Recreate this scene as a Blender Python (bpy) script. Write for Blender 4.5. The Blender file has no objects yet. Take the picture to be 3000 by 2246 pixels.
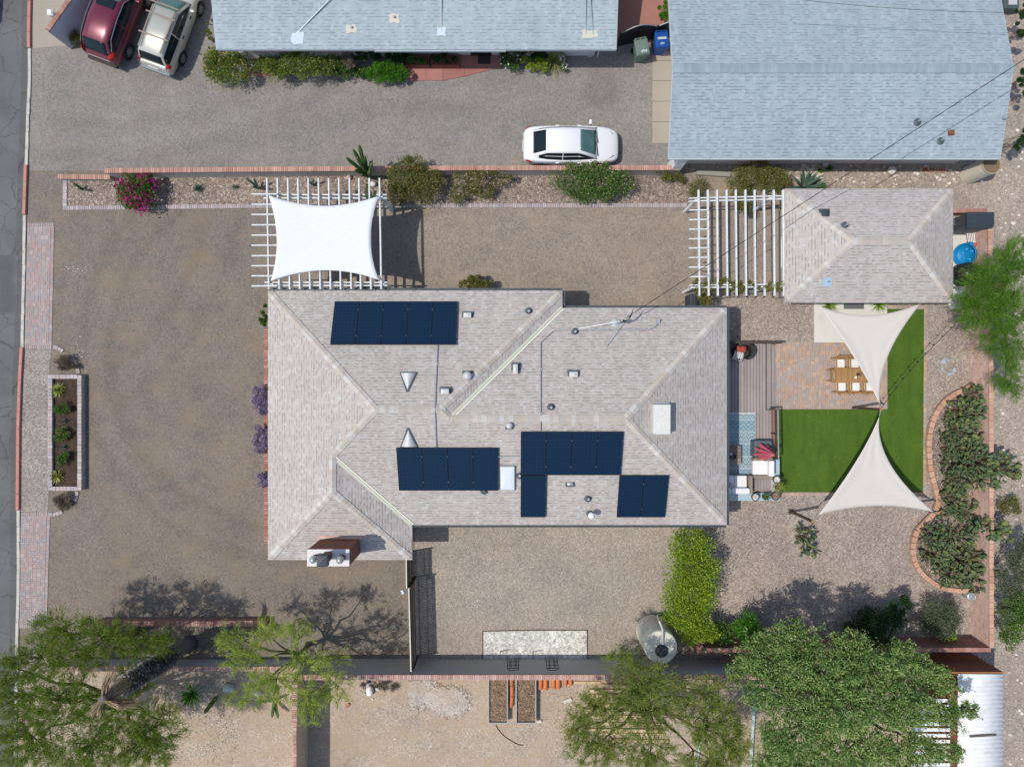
EXPO = 0.0
import bpy, math, random
import numpy as np
from mathutils import Vector, Matrix
random.seed(7); rng = np.random.default_rng(11)
H = 33.3; S = 60.0          # camera height in metres, photo pixels per metre on the ground
SC = bpy.context.scene
COL = SC.collection
R = math.radians
PI = math.pi

def P(px, py, z=0.0):
    k = 1 - z / H
    return Vector(((px - 1500) / S * k, (1123 - py) / S * k, z))
def rectw(x0, y0, x1, y1, z=0.0):
    a = P(x0, y0, z); b = P(x1, y1, z)
    return min(a.x, b.x), min(a.y, b.y), max(a.x, b.x), max(a.y, b.y)

# ------------------------------------------------------------------ mesh builder
class MB:
    def __init__(s): s.v = []; s.f = []; s.uv = None
    def add(s, vs, fs):
        o = len(s.v); s.v += [tuple(v) for v in vs]; s.f += [tuple(i + o for i in f) for f in fs]; return s
    def face(s, *vs): return s.add(vs, [tuple(range(len(vs)))])
    def box(s, x0, y0, z0, x1, y1, z1):
        return s.add([(x0,y0,z0),(x1,y0,z0),(x1,y1,z0),(x0,y1,z0),(x0,y0,z1),(x1,y0,z1),(x1,y1,z1),(x0,y1,z1)],
              [(3,2,1,0),(4,5,6,7),(0,1,5,4),(1,2,6,5),(2,3,7,6),(3,0,4,7)])
    def cbox(s, c, sx, sy, sz, rot=0.0, bev=0.0):
        """box centred in plan, standing on c.z, rotated about z, optionally with a chamfered top"""
        cs, sn = math.cos(rot), math.sin(rot)
        def q(x, y, z): return (c[0] + x*cs - y*sn, c[1] + x*sn + y*cs, c[2] + z)
        a, b = sx/2, sy/2
        r0 = [q(-a,-b,0), q(a,-b,0), q(a,b,0), q(-a,b,0)]
        if not bev:
            r1 = [q(-a,-b,sz), q(a,-b,sz), q(a,b,sz), q(-a,b,sz)]
            return s.add(r0 + r1, [(3,2,1,0),(4,5,6,7),(0,1,5,4),(1,2,6,5),(2,3,7,6),(3,0,4,7)])
        h = sz - bev; c_, d = a-bev, b-bev
        r1 = [q(-a,-b,h), q(a,-b,h), q(a,b,h), q(-a,b,h)]; r2 = [q(-c_,-d,sz), q(c_,-d,sz), q(c_,d,sz), q(-c_,d,sz)]
        return s.add(r0+r1+r2, [(3,2,1,0),(8,9,10,11)] + [(i,(i+1)%4,(i+1)%4+4,i+4) for i in range(4)] + [(i+4,(i+1)%4+4,(i+1)%4+8,i+8) for i in range(4)])
    def rbox(s, c, sx, sy, sz, rot=0.0, r=0.05, n=4, dome=0.0):
        """upright box with rounded vertical corners and a soft top edge"""
        pts = []
        for (ox, oy, a0) in ((sx/2-r, sy/2-r, 0), (-sx/2+r, sy/2-r, 90), (-sx/2+r, -sy/2+r, 180), (sx/2-r, -sy/2+r, 270)):
            for i in range(n+1):
                a = R(a0 + 90*i/n); pts.append((ox + r*math.cos(a), oy + r*math.sin(a)))
        cs, sn = math.cos(rot), math.sin(rot)
        e = min(r*.6, sz*.4)
        rings = [(1, 0), (1, sz-e), (1 - e*.35/max(sx, sy)*2, sz-e*.3), (1 - e/min(sx, sy)*2, sz)]
        vs = []; m = len(pts)
        for k, z in rings:
            for x, y in pts: vs.append((c[0] + (x*cs-y*sn)*k, c[1] + (x*sn+y*cs)*k, c[2]+z))
        fs = [tuple(range(m-1, -1, -1))]
        for j in range(len(rings)-1):
            for i in range(m): fs.append((j*m+i, j*m+(i+1)%m, (j+1)*m+(i+1)%m, (j+1)*m+i))
        if dome:
            vs.append((c[0], c[1], c[2]+sz+dome)); t = len(vs)-1; j = len(rings)-1
            for i in range(m): fs.append((j*m+i, j*m+(i+1)%m, t))
        else: fs.append(tuple((len(rings)-1)*m+i for i in range(m)))
        return s.add(vs, fs)
    def prism(s, poly, z0, z1):
        n = len(poly); ar = sum(poly[i][0]*poly[(i+1)%n][1]-poly[(i+1)%n][0]*poly[i][1] for i in range(n))
        if ar < 0: poly = poly[::-1]
        vs = [(p[0],p[1],z0) for p in poly] + [(p[0],p[1],z1) for p in poly]
        return s.add(vs, [tuple(range(n-1,-1,-1)), tuple(range(n,2*n))] + [(i,(i+1)%n,(i+1)%n+n,i+n) for i in range(n)])
    def sheet(s, poly, z):
        n = len(poly); ar = sum(poly[i][0]*poly[(i+1)%n][1]-poly[(i+1)%n][0]*poly[i][1] for i in range(n))
        if ar < 0: poly = poly[::-1]
        return s.add([(p[0],p[1],z) for p in poly], [tuple(range(n))])
    def beam(s, p, q, w, h, up=(0,0,1)):
        """bar from p to q (axis through the middle), w across, h along up"""
        p, q = Vector(p), Vector(q); d = (q-p).normalized(); up = Vector(up)
        if abs(d.dot(up)) > .98: up = Vector((1,0,0))
        r = d.cross(up).normalized(); u = r.cross(d).normalized()
        vs = []
        for c in (p, q):
            for a, b in ((-1,-1),(1,-1),(1,1),(-1,1)): vs.append(c + r*(a*w/2) + u*(b*h/2))
        return s.add(vs, [(0,3,2,1)[::-1],(4,5,6,7),(0,1,5,4),(1,2,6,5),(2,3,7,6),(3,0,4,7)])
    def tube(s, path, r, n=6, cap=True):
        path = [Vector(p) for p in path]; m = len(path)
        rs = r if isinstance(r, (list, tuple)) else [r]*m
        vs = []; ref = None
        for i, p in enumerate(path):
            d = (path[min(i+1,m-1)] - path[max(i-1,0)])
            d = d.normalized() if d.length > 1e-9 else Vector((0,0,1))
            if ref is None: ref = Vector((0,0,1)) if abs(d.z) < .9 else Vector((1,0,0))
            a = d.cross(ref)
            a = a.normalized() if a.length > 1e-6 else d.orthogonal().normalized()
            b = d.cross(a).normalized(); ref = a.cross(d).normalized()
            for k in range(n):
                t = 2*PI*k/n; vs.append(p + (a*math.cos(t) + b*math.sin(t))*rs[i])
        fs = []
        for i in range(m-1):
            for k in range(n): fs.append((i*n+k, i*n+(k+1)%n, (i+1)*n+(k+1)%n, (i+1)*n+k))
        if cap: fs += [tuple(range(n))[::-1], tuple((m-1)*n+k for k in range(n))]
        return s.add(vs, fs)
    def lathe(s, c, prof, n=20, sx=1, sy=1, closed=True):
        vs = []; fs = []; m = len(prof)
        for r, z in prof:
            for k in range(n):
                t = 2*PI*k/n; vs.append((c[0]+r*sx*math.cos(t), c[1]+r*sy*math.sin(t), c[2]+z))
        for i in range(m-1):
            for k in range(n): fs.append((i*n+k, i*n+(k+1)%n, (i+1)*n+(k+1)%n, (i+1)*n+k))
        if closed: fs += [tuple(range(n))[::-1], tuple((m-1)*n+k for k in range(n))]
        return s.add(vs, fs)
    def ball(s, c, rx, ry, rz, n=10, m=6, noise=0, seed=0):
        rr = random.Random(seed); vs = [(c[0],c[1],c[2]-rz)]; fs = []
        for i in range(1, m):
            ph = -PI/2 + PI*i/m
            for k in range(n):
                t = 2*PI*k/n; q = 1 + (rr.random()-.5)*noise
                vs.append((c[0]+rx*q*math.cos(ph)*math.cos(t), c[1]+ry*q*math.cos(ph)*math.sin(t), c[2]+rz*q*math.sin(ph)))
        vs.append((c[0],c[1],c[2]+rz)); T = len(vs)-1
        for k in range(n): fs.append((0, 1+(k+1)%n, 1+k))
        for i in range(m-2):
            for k in range(n): fs.append((1+i*n+k, 1+i*n+(k+1)%n, 1+(i+1)*n+(k+1)%n, 1+(i+1)*n+k))
        b = 1+(m-2)*n
        for k in range(n): fs.append((b+k, b+(k+1)%n, T))
        return s.add(vs, fs)
    def grid(s, pts, nu, nv):
        o = len(s.v); s.v += [tuple(p) for p in pts]
        for i in range(nu-1):
            for j in range(nv-1): s.f.append((o+i*nv+j, o+(i+1)*nv+j, o+(i+1)*nv+j+1, o+i*nv+j+1))
        return s
    def xform(s, M):
        s.v = [tuple(M @ Vector(v)) for v in s.v]; return s
    def build(s, name, mat, parent=None, smooth=False, **tags):
        me = bpy.data.meshes.new(name)
        if parent is not None:
            w = WLOC.get(parent.name, Vector((0,0,0))); base = w
        else:
            a = np.array(s.v); base = Vector((float((a[:,0].min()+a[:,0].max())/2), float((a[:,1].min()+a[:,1].max())/2), float(a[:,2].min())))
        vs = [(x-base.x, y-base.y, z-base.z) for x, y, z in s.v]
        me.from_pydata(vs, [], s.f); me.update()
        if s.uv is not None:
            ul = me.uv_layers.new(name='UVMap'); k = 0
            for p in me.polygons:
                for li, uv in zip(p.loop_indices, s.uv[p.index]): ul.data[li].uv = uv
        return finish(name, me, mat, parent, base, smooth, tags)

WLOC = {}
def finish(name, me, mat, parent, base, smooth=False, tags=None):
    if mat is not None: me.materials.append(mat)
    if smooth: me.polygons.foreach_set('use_smooth', [True]*len(me.polygons))
    o = bpy.data.objects.new(name, me); COL.objects.link(o)
    if parent is not None:
        o.parent = parent; WLOC[o.name] = WLOC.get(parent.name, Vector((0,0,0)))
    else:
        o.location = base; WLOC[o.name] = Vector(base)
    for k, v in (tags or {}).items():
        if v: o[k] = v
    return o
def thing(name, label, cat, loc, group=None):
    o = bpy.data.objects.new(name, None); COL.objects.link(o)
    o.empty_display_size = .2; o.location = loc; WLOC[o.name] = Vector(loc)
    o['label'] = label; o['category'] = cat
    if group: o['group'] = group
    return o
def copy_tree(o, loc, rz=None, label=None, parent=None):
    c = o.copy(); COL.objects.link(c)
    if parent is not None: c.parent = parent
    else:
        c.location = loc
        if rz is not None: c.rotation_euler = (0, 0, rz)
        if label: c['label'] = label
    WLOC[c.name] = Vector(loc)
    for ch in KIDS(o): copy_tree(ch, loc, parent=c)
    return c
def KIDS(o): return [x for x in bpy.data.objects if x.parent == o]

def leaf_mesh(C, A, B):
    """rhombic leaves: centres C, half length vectors A, half width vectors B"""
    n = len(C); V = np.empty((n, 4, 3)); V[:,0] = C-A; V[:,1] = C+B+A*.1; V[:,2] = C+A; V[:,3] = C-B+A*.1
    return V.reshape(-1, 3)
def quads_obj(name, V, mat, parent):
    base = np.array(WLOC[parent.name]); V = V - base
    n = len(V)//4; me = bpy.data.meshes.new(name)
    me.vertices.add(len(V)); me.vertices.foreach_set('co', V.astype(np.float32).ravel())
    me.loops.add(n*4); me.loops.foreach_set('vertex_index', np.arange(n*4, dtype=np.int32))
    me.polygons.add(n); me.polygons.foreach_set('loop_start', np.arange(n, dtype=np.int32)*4)
    me.update(calc_edges=True); me.validate()
    return finish(name, me, mat, parent, None)
def unit(n):
    v = rng.normal(size=(n,3)); return v/np.linalg.norm(v, axis=1, keepdims=True)
def nrm(v): return v/np.maximum(np.linalg.norm(v, axis=-1, keepdims=True), 1e-9)

# ------------------------------------------------------------------ materials
class NT:
    def __init__(s, name):
        s.m = bpy.data.materials.new(name); s.m.use_nodes = True; s.t = s.m.node_tree; s.t.nodes.clear()
        s.out = s.n('ShaderNodeOutputMaterial'); s.b = s.n('ShaderNodeBsdfPrincipled'); s.l(s.b.outputs[0], s.out.inputs[0])
    def n(s, t, **k):
        x = s.t.nodes.new(t)
        for a, v in k.items(): setattr(x, a, v)
        return x
    def l(s, a, b): s.t.links.new(a, b)
    def put(s, inp, v):
        if hasattr(v, 'is_output'): s.l(v, inp)
        elif isinstance(v, (tuple, list)) and len(v) == 3 and inp.type == 'RGBA': inp.default_value = (*v, 1)
        else: inp.default_value = v
    def math(s, op, a, b=0.0, c=None):
        x = s.n('ShaderNodeMath', operation=op); s.put(x.inputs[0], a); s.put(x.inputs[1], b)
        if c is not None: s.put(x.inputs[2], c)
        return x.outputs[0]
    def mix(s, f, a, b, mode='MIX'):
        x = s.n('ShaderNodeMix', data_type='RGBA', blend_type=mode); s.put(x.inputs[0], f); s.put(x.inputs[6], a); s.put(x.inputs[7], b); return x.outputs[2]
    def ramp(s, f, stops, const=False):
        x = s.n('ShaderNodeValToRGB'); s.l(f, x.inputs[0]); cr = x.color_ramp
        if const: cr.interpolation = 'CONSTANT'
        while len(cr.elements) < len(stops): cr.elements.new(.5)
        for e, (p, c) in zip(cr.elements, stops): e.position = p; e.color = (*c, 1) if len(c) == 3 else c
        return x.outputs[0]
    def pos(s): return s.n('ShaderNodeNewGeometry').outputs['Position']
    def obj(s): return s.n('ShaderNodeTexCoord').outputs['Object']
    def island(s): return s.n('ShaderNodeNewGeometry').outputs['Random Per Island']
    def noise(s, vec, scale, detail=3, rough=.6, out=0):
        x = s.n('ShaderNodeTexNoise'); s.l(vec, x.inputs['Vector']); x.inputs['Scale'].default_value = scale
        x.inputs['Detail'].default_value = detail; x.inputs['Roughness'].default_value = rough; return x.outputs[out]
    def vor(s, vec, scale, feat='F1', out='Color', rnd=1):
        x = s.n('ShaderNodeTexVoronoi', feature=feat); s.l(vec, x.inputs['Vector']); x.inputs['Scale'].default_value = scale
        x.inputs['Randomness'].default_value = rnd; return x.outputs[out]
    def scale(s, vec, k):
        x = s.n('ShaderNodeVectorMath', operation='MULTIPLY'); s.l(vec, x.inputs[0]); x.inputs[1].default_value = k; return x.outputs[0]
    def sep(s, v):
        x = s.n('ShaderNodeSeparateXYZ'); s.l(v, x.inputs[0]); return x.outputs
    def bump(s, h, strength=.3, dist=.02):
        x = s.n('ShaderNodeBump'); x.inputs['Strength'].default_value = strength; x.inputs['Distance'].default_value = dist
        s.l(h, x.inputs['Height']); s.l(x.outputs[0], s.b.inputs['Normal'])
    def done(s, col, rough=.8, metal=0.0, spec=.5, coat=0.0):
        s.put(s.b.inputs['Base Color'], col); s.put(s.b.inputs['Roughness'], rough); s.b.inputs['Metallic'].default_value = metal
        s.b.inputs['Specular IOR Level'].default_value = spec; s.b.inputs['Coat Weight'].default_value = coat
        return s.m

def paint(name, c, var=.12, scale=3.0, rough=.7, metal=0.0, isl=0.0, spec=.4, coat=0.0, dirt=None, dirt_amt=.5, fine=0.0, bump=0.0):
    """plain finish with blotchy wear, optional per-piece variation and dirt in noise patches"""
    t = NT(name); p = t.obj()
    f = t.noise(p, scale, 5, .65)
    col = t.mix(f, tuple(x*(1-var) for x in c), tuple(min(1, x*(1+var)) for x in c))
    if isl:
        i = t.island(); col = t.mix(1.0, col, t.ramp(i, [(0, (1-isl,)*3), (1, (1+isl,)*3)]), 'MULTIPLY')
    if fine:
        g = t.noise(p, 60, 2, .7); col = t.mix(1.0, col, t.ramp(g, [(.3, (1-fine,)*3), (.7, (1+fine,)*3)]), 'MULTIPLY')
    if dirt:
        d = t.ramp(t.noise(p, scale*1.7, 6, .7), [(.5, (0,0,0)), (.72, (dirt_amt,)*3)]); col = t.mix(d, col, dirt)
    if bump: t.bump(t.noise(p, 40, 3), bump, .02)
    return t.done(col, rough, metal, spec, coat)
def pieces(name, cols, rough=.85, fine=.12, metal=0.0):
    """bricks, pavers, stones: each island takes one of the colours"""
    t = NT(name); n = len(cols)
    col = t.ramp(t.island(), [(i/n, c) for i, c in enumerate(cols)], True)
    p = t.obj()
    g = t.noise(p, 45, 3, .7); col = t.mix(1.0, col, t.ramp(g, [(.3, (1-fine,)*3), (.7, (1+fine,)*3)]), 'MULTIPLY')
    g = t.noise(p, 1.2, 4, .6); col = t.mix(1.0, col, t.ramp(g, [(.3, (.88,)*3), (.7, (1.1,)*3)]), 'MULTIPLY')
    t.bump(t.noise(p, 60, 3), .25, .01)
    return t.done(col, rough, metal)
def leafm(name, cols, rough=.55, trans=.3):
    t = NT(name); n = len(cols)
    col = t.ramp(t.island(), [(i/max(1, n-1), c) for i, c in enumerate(cols)])
    big = t.noise(t.pos(), .9, 2, .5)
    col = t.mix(1.0, col, t.ramp(big, [(.3, (.8,.85,.8)), (.7, (1.15,1.1,1.05))]), 'MULTIPLY')
    t.done(col, rough, 0, .3)
    tr = t.n('ShaderNodeBsdfTranslucent'); t.l(t.mix(1.0, col, (1.15,1.2,.7), 'MULTIPLY'), tr.inputs[0])
    ms = t.n('ShaderNodeMixShader'); ms.inputs[0].default_value = trans
    t.l(t.b.outputs[0], ms.inputs[1]); t.l(tr.outputs[0], ms.inputs[2]); t.l(ms.outputs[0], t.out.inputs[0])
    return t.m
def gravel(name, cols, grain=26, dirt=None, damt=.6, patch=.5, bs=.5, fleck=None, tracks=()):
    t = NT(name); p = t.pos()
    warp = t.n('ShaderNodeVectorMath', operation='ADD'); t.l(p, warp.inputs[0])
    t.l(t.scale(t.noise(p, 18, 2, .6, 1), (.03,.03,.03)), warp.inputs[1])
    v = t.sep(t.vor(warp.outputs[0], grain))
    n = len(cols); col = t.ramp(v[0], [(i/(n-1), c) for i, c in enumerate(cols)])
    v2 = t.sep(t.vor(p, grain*.42))
    col = t.mix(1.0, col, t.ramp(v2[1], [(0, (.8,)*3), (1, (1.18,)*3)]), 'MULTIPLY')
    if fleck:
        fm = t.ramp(v[2], [(.94, (0,0,0)), (.96, (1,1,1))]); col = t.mix(fm, col, fleck)
    big = t.noise(p, .35, 6, .62)
    col = t.mix(1.0, col, t.ramp(big, [(.3, (.87,.87,.88)), (.7, (1.12,1.11,1.09))]), 'MULTIPLY')
    big = t.noise(p, 1.6, 5, .7)
    col = t.mix(1.0, col, t.ramp(big, [(.3, (.91,.91,.91)), (.7, (1.08,1.07,1.06))]), 'MULTIPLY')
    if dirt:
        m = t.ramp(t.noise(t.scale(p, (1,1.3,1)), .55, 7, .72), [(patch, (0,0,0)), (patch+.2, (damt,)*3)])
        col = t.mix(m, col, dirt)
    x, y, _ = t.sep(p); wob = t.math('MULTIPLY', t.math('SUBTRACT', t.noise(p, .4, 3), .5), .9)
    for cx, cy, rad, wd, amt in tracks:                 # worn wheel tracks pressed into the gravel
        d = t.math('SQRT', t.math('ADD', t.math('POWER', t.math('SUBTRACT', x, cx), 2.0), t.math('POWER', t.math('SUBTRACT', y, cy), 2.0)))
        e = t.math('ABSOLUTE', t.math('SUBTRACT', t.math('ADD', d, wob), rad)); m = t.math('MULTIPLY', t.ramp(t.math('DIVIDE', e, wd), [(.2, (1,1,1)), (1, (0,0,0))]), t.math('MULTIPLY', t.noise(p, .8, 4, .7), amt))
        col = t.mix(m, col, t.mix(1.0, col, (.70,.69,.67) if amt > 0 else (1.2,1.2,1.2), 'MULTIPLY'))
    t.bump(t.vor(warp.outputs[0], grain, out='Distance'), bs, .03)
    return t.done(col, .95, 0, .2)
def shingle(name, cols, band, row=.145, cell=.17, mott=.1, bandamt=.8):
    """laminated shingles: rows along the eave, random tabs, and the dark granule band printed under raised tabs"""
    t = NT(name); uvn = t.n('ShaderNodeUVMap'); uvn.uv_map = 'UVMap'
    u, v, _ = t.sep(uvn.outputs[0])
    vr = t.math('DIVIDE', v, row); ri = t.math('FLOOR', vr); fv = t.math('FRACT', vr)
    w1 = t.n('ShaderNodeTexWhiteNoise', noise_dimensions='1D'); t.l(ri, w1.inputs['W'])
    uo = t.math('ADD', t.math('DIVIDE', u, cell), t.math('MULTIPLY', w1.outputs['Value'], 7.3)); ci = t.math('FLOOR', uo); fu = t.math('FRACT', uo)
    cmb = t.n('ShaderNodeCombineXYZ'); t.l(ci, cmb.inputs[0]); t.l(ri, cmb.inputs[1])
    w2 = t.n('ShaderNodeTexWhiteNoise', noise_dimensions='2D'); t.l(cmb.outputs[0], w2.inputs['Vector'])
    r0, r1, r2 = t.sep(w2.outputs['Color'])
    n = len(cols); col = t.ramp(r0, [(i/(n-1), c) for i, c in enumerate(cols)])
    up = t.math('GREATER_THAN', r1, .6)
    bm = t.math('MULTIPLY', up, t.math('LESS_THAN', fv, .27))
    col = t.mix(t.math('MULTIPLY', bm, bandamt), col, band)
    gap = t.math('MULTIPLY', t.math('LESS_THAN', fu, .09), t.math('GREATER_THAN', r2, .4))
    col = t.mix(t.math('MULTIPLY', gap, bandamt*.4), col, band)
    line = t.math('LESS_THAN', fv, .07); col = t.mix(t.math('MULTIPLY', line, bandamt*.35), col, band)
    g = t.noise(t.pos(), 40, 3, .75); col = t.mix(1.0, col, t.ramp(g, [(.3, (1-mott,)*3), (.7, (1+mott,)*3)]), 'MULTIPLY')
    st = t.n('ShaderNodeCombineXYZ'); t.l(t.math('MULTIPLY', u, 2.2), st.inputs[0]); t.l(t.math('MULTIPLY', v, .22), st.inputs[1])
    g = t.noise(st.outputs[0], 1.0, 4, .6); col = t.mix(1.0, col, t.ramp(g, [(.3, (.94,.935,.93)), (.7, (1.05,)*3)]), 'MULTIPLY')
    g = t.noise(t.pos(), .5, 5, .6); col = t.mix(1.0, col, t.ramp(g, [(.3, (.94,)*3), (.7, (1.05,)*3)]), 'MULTIPLY')
    hgt = t.math('ADD', t.math('MULTIPLY', up, .5), t.math('SUBTRACT', 1.0, fv)); t.bump(hgt, .35, .012)
    return t.done(col, .92, 0, .25)
# ================================================================== materials
def brickface(name, c1, c2, mortar, bw=.21, bh=.07):
    t = NT(name); x, y, z = t.sep(t.pos()); c = t.n('ShaderNodeCombineXYZ'); t.l(t.math('ADD', x, y), c.inputs[0]); t.l(z, c.inputs[1])
    b = t.n('ShaderNodeTexBrick'); t.l(c.outputs[0], b.inputs['Vector']); b.inputs['Color1'].default_value = (*c1,1); b.inputs['Color2'].default_value = (*c2,1); b.inputs['Mortar'].default_value = (*mortar,1)
    b.inputs['Scale'].default_value = 1; b.inputs['Brick Width'].default_value = bw; b.inputs['Row Height'].default_value = bh; b.inputs['Mortar Size'].default_value = .008
    g = t.noise(t.pos(), 5, 5, .7); col = t.mix(1.0, b.outputs[0], t.ramp(g, [(.3, (.78,)*3), (.7, (1.15,)*3)]), 'MULTIPLY')
    t.bump(b.outputs['Fac'], -.5, .01)
    return t.done(col, .9)
M = {}
PINK = [(.46,.25,.19),(.52,.30,.23),(.41,.22,.17),(.49,.28,.21),(.55,.34,.27),(.44,.26,.20)]
M['pinkcap'] = pieces('pink_brick', PINK)
M['mortar'] = paint('mortar', (.42,.36,.32), .1, 8)
M['redcap'] = pieces('red_brick', [(.36,.17,.13),(.42,.22,.17),(.33,.16,.13),(.46,.27,.22),(.38,.19,.15)])
M['rosecap'] = pieces('rose_brick', [(.47,.28,.24),(.52,.34,.29),(.43,.25,.21),(.55,.38,.33),(.49,.30,.25)])
M['brickwall'] = brickface('brick_wall_face', (.33,.15,.115), (.25,.11,.09), (.36,.24,.20), .3, .10)
M['tanbrickwall'] = brickface('pink_brick_wall_face', (.68,.46,.39), (.54,.34,.28), (.68,.55,.49), .36, .12)
M['chimneybrick'] = brickface('chimney_brick', (.23,.07,.04), (.17,.055,.035), (.20,.10,.07))
M['grey_stucco'] = paint('grey_stucco', (.41,.395,.37), .1, 2, .95, fine=.06, bump=.3)
M['tan_stucco'] = paint('tan_stucco', (.47,.38,.29), .08, 2, .95, fine=.06, bump=.3)
M['blue_stucco'] = paint('slate_stucco', (.58,.58,.63), .08, 1.5, .95, fine=.05, bump=.2)
M['white_stucco'] = paint('white_stucco', (.70,.69,.67), .05, 2, .95, fine=.04, bump=.2)
M['paver_grey'] = pieces('grey_pink_pavers', [(.40,.36,.36),(.45,.38,.36),(.36,.33,.34),(.43,.35,.33),(.48,.43,.42)])
M['paver_pink'] = pieces('pink_pavers', [(.37,.29,.28),(.34,.30,.30),(.40,.29,.27),(.32,.30,.31),(.38,.32,.30),(.36,.28,.26),(.43,.35,.33)])
M['paver_warm'] = pieces('warm_pavers', [(.43,.32,.25),(.37,.31,.28),(.47,.32,.22),(.36,.33,.32),(.44,.30,.23),(.40,.33,.29),(.50,.36,.26),(.38,.29,.25)])
M['peach_block'] = pieces('peach_retaining_block', [(.54,.32,.22),(.58,.36,.26),(.50,.29,.20)])
M['concrete'] = paint('concrete', (.365,.325,.265), .08, 1.2, .95, fine=.07, dirt=(.33,.29,.24), dirt_amt=.4)
M['pale_concrete'] = paint('pale_concrete', (.66,.65,.60), .05, 1.0, .95, fine=.05, dirt=(.45,.43,.40), dirt_amt=.4)
M['red_concrete'] = paint('red_concrete', (.36,.165,.125), .1, .8, .9, fine=.07, dirt=(.36,.20,.15), dirt_amt=.5)
M['red_tile'] = pieces('red_tile', [(.36,.16,.135),(.40,.18,.15),(.33,.145,.12)], .8, .06)
M['kerb_red'] = paint('red_kerb_paint', (.50,.22,.18), .15, 2, .9, dirt=(.40,.33,.30), dirt_amt=.6, fine=.1)
M['kerb'] = paint('worn_kerb', (.55,.52,.46), .12, 2, .95, dirt=(.25,.24,.22), dirt_amt=.8, fine=.1)
M['soil'] = gravel('dark_soil', [(.045,.03,.022),(.085,.058,.042),(.06,.042,.03)], 22, None)
M['soil_pale'] = gravel('straw_soil', [(.12,.08,.06),(.30,.20,.14),(.17,.11,.08),(.40,.29,.2)], 20, None)
def asphalt(name, c, crack=.35):
    t = NT(name); p = t.pos(); w = t.n('ShaderNodeVectorMath', operation='ADD'); t.l(p, w.inputs[0]); t.l(t.scale(t.noise(p, 1.3, 5, .7, 1), (.7,.7,0)), w.inputs[1])
    e = t.vor(t.scale(w.outputs[0], (1,.8,0)), crack, 'DISTANCE_TO_EDGE', 'Distance')
    f = t.noise(p, 40, 3, .8); col = t.ramp(f, [(.25, tuple(x*.72 for x in c)), (.75, tuple(x*1.3 for x in c))])
    g = t.noise(p, .5, 5, .6); col = t.mix(1.0, col, t.ramp(g, [(.3, (.82,)*3), (.7, (1.14,)*3)]), 'MULTIPLY')
    col = t.mix(t.ramp(e, [(.006, (.5,)*3), (.016, (0,0,0))]), col, (.05,.05,.052))
    t.bump(f, .3, .01); return t.done(col, .95, 0, .2)
M['asphalt'] = asphalt('asphalt', (.145,.148,.15), .8)
M['gutter'] = asphalt('gutter_asphalt', (.125,.125,.123), .5)
M['patch'] = asphalt('asphalt_patch', (.175,.177,.176), .05)
DIRT = (.40,.31,.22)
M['ground'] = gravel('desert_dirt', [(.26,.215,.175),(.38,.325,.275),(.32,.27,.225),(.46,.40,.35)], 28, (.36,.29,.23), .6, .5, fleck=(.62,.58,.54))
M['drive'] = gravel('neighbour_gravel', [(.215,.197,.178),(.27,.252,.232),(.235,.218,.199),(.298,.28,.26)], 38, (.27,.228,.18), .65, .52, .35, fleck=(.35,.335,.32), tracks=((-20,30,17.4,.6,.6),(-20,30,19.0,.6,.6),(-4,-8,21.5,.6,.5),(4.4,14.2,.5,.7,.9)))
M['front'] = gravel('front_gravel', [(.175,.148,.122),(.215,.185,.156),(.19,.162,.136),(.238,.207,.177)], 38, (.262,.205,.145), .7, .47, .3, fleck=(.29,.26,.235), tracks=((-11,1.5,8.6,.45,.62),(-11,1.5,10.1,.45,.62),(-26,9.5,11.0,.5,.55),(-26,9.5,12.6,.5,.5),(-15,-20,9.5,.7,-.5),(-17,-3,2.6,1.6,-.45)))
M['strip'] = gravel('strip_gravel', [(.20,.175,.15),(.345,.31,.275),(.255,.225,.195),(.42,.385,.35)], 26, (.30,.25,.19), .5, .52, fleck=(.5,.47,.44))
M['side'] = gravel('side_gravel', [(.235,.196,.158),(.295,.249,.204),(.255,.215,.175),(.325,.279,.233)], 36, (.33,.262,.19), .6, .48, .35, fleck=(.38,.345,.31))
M['court'] = gravel('court_gravel', [(.30,.256,.211),(.37,.32,.268),(.325,.28,.233),(.405,.355,.302)], 36, (.40,.325,.245), .5, .56, fleck=(.58,.54,.5))
M['pebble'] = gravel('pebbles', [(.225,.183,.153),(.365,.312,.268),(.275,.223,.187),(.44,.385,.337),(.32,.253,.21)], 25, None, fleck=(.56,.52,.48))
M['bedpebble'] = gravel('bed_pebbles', [(.115,.092,.076),(.29,.235,.192),(.175,.138,.112),(.38,.32,.27),(.225,.165,.133)], 19, None, fleck=(.62,.56,.5))
M['whitegravel'] = gravel('white_gravel', [(.36,.36,.32),(.66,.65,.60),(.50,.50,.46),(.78,.77,.72),(.44,.41,.35)], 14, (.44,.36,.27), .5, .62)
M['dirtlot'] = gravel('dirt_lot', [(.385,.31,.24),(.435,.355,.28),(.405,.33,.258),(.465,.39,.315)], 34, (.43,.325,.225), .85, .42, .25, fleck=(.62,.58,.52))
M['heap'] = gravel('crushed_stone', [(.42,.37,.315),(.53,.485,.43),(.47,.42,.365),(.60,.56,.505)], 30, (.46,.36,.26), .9, .46)
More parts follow.
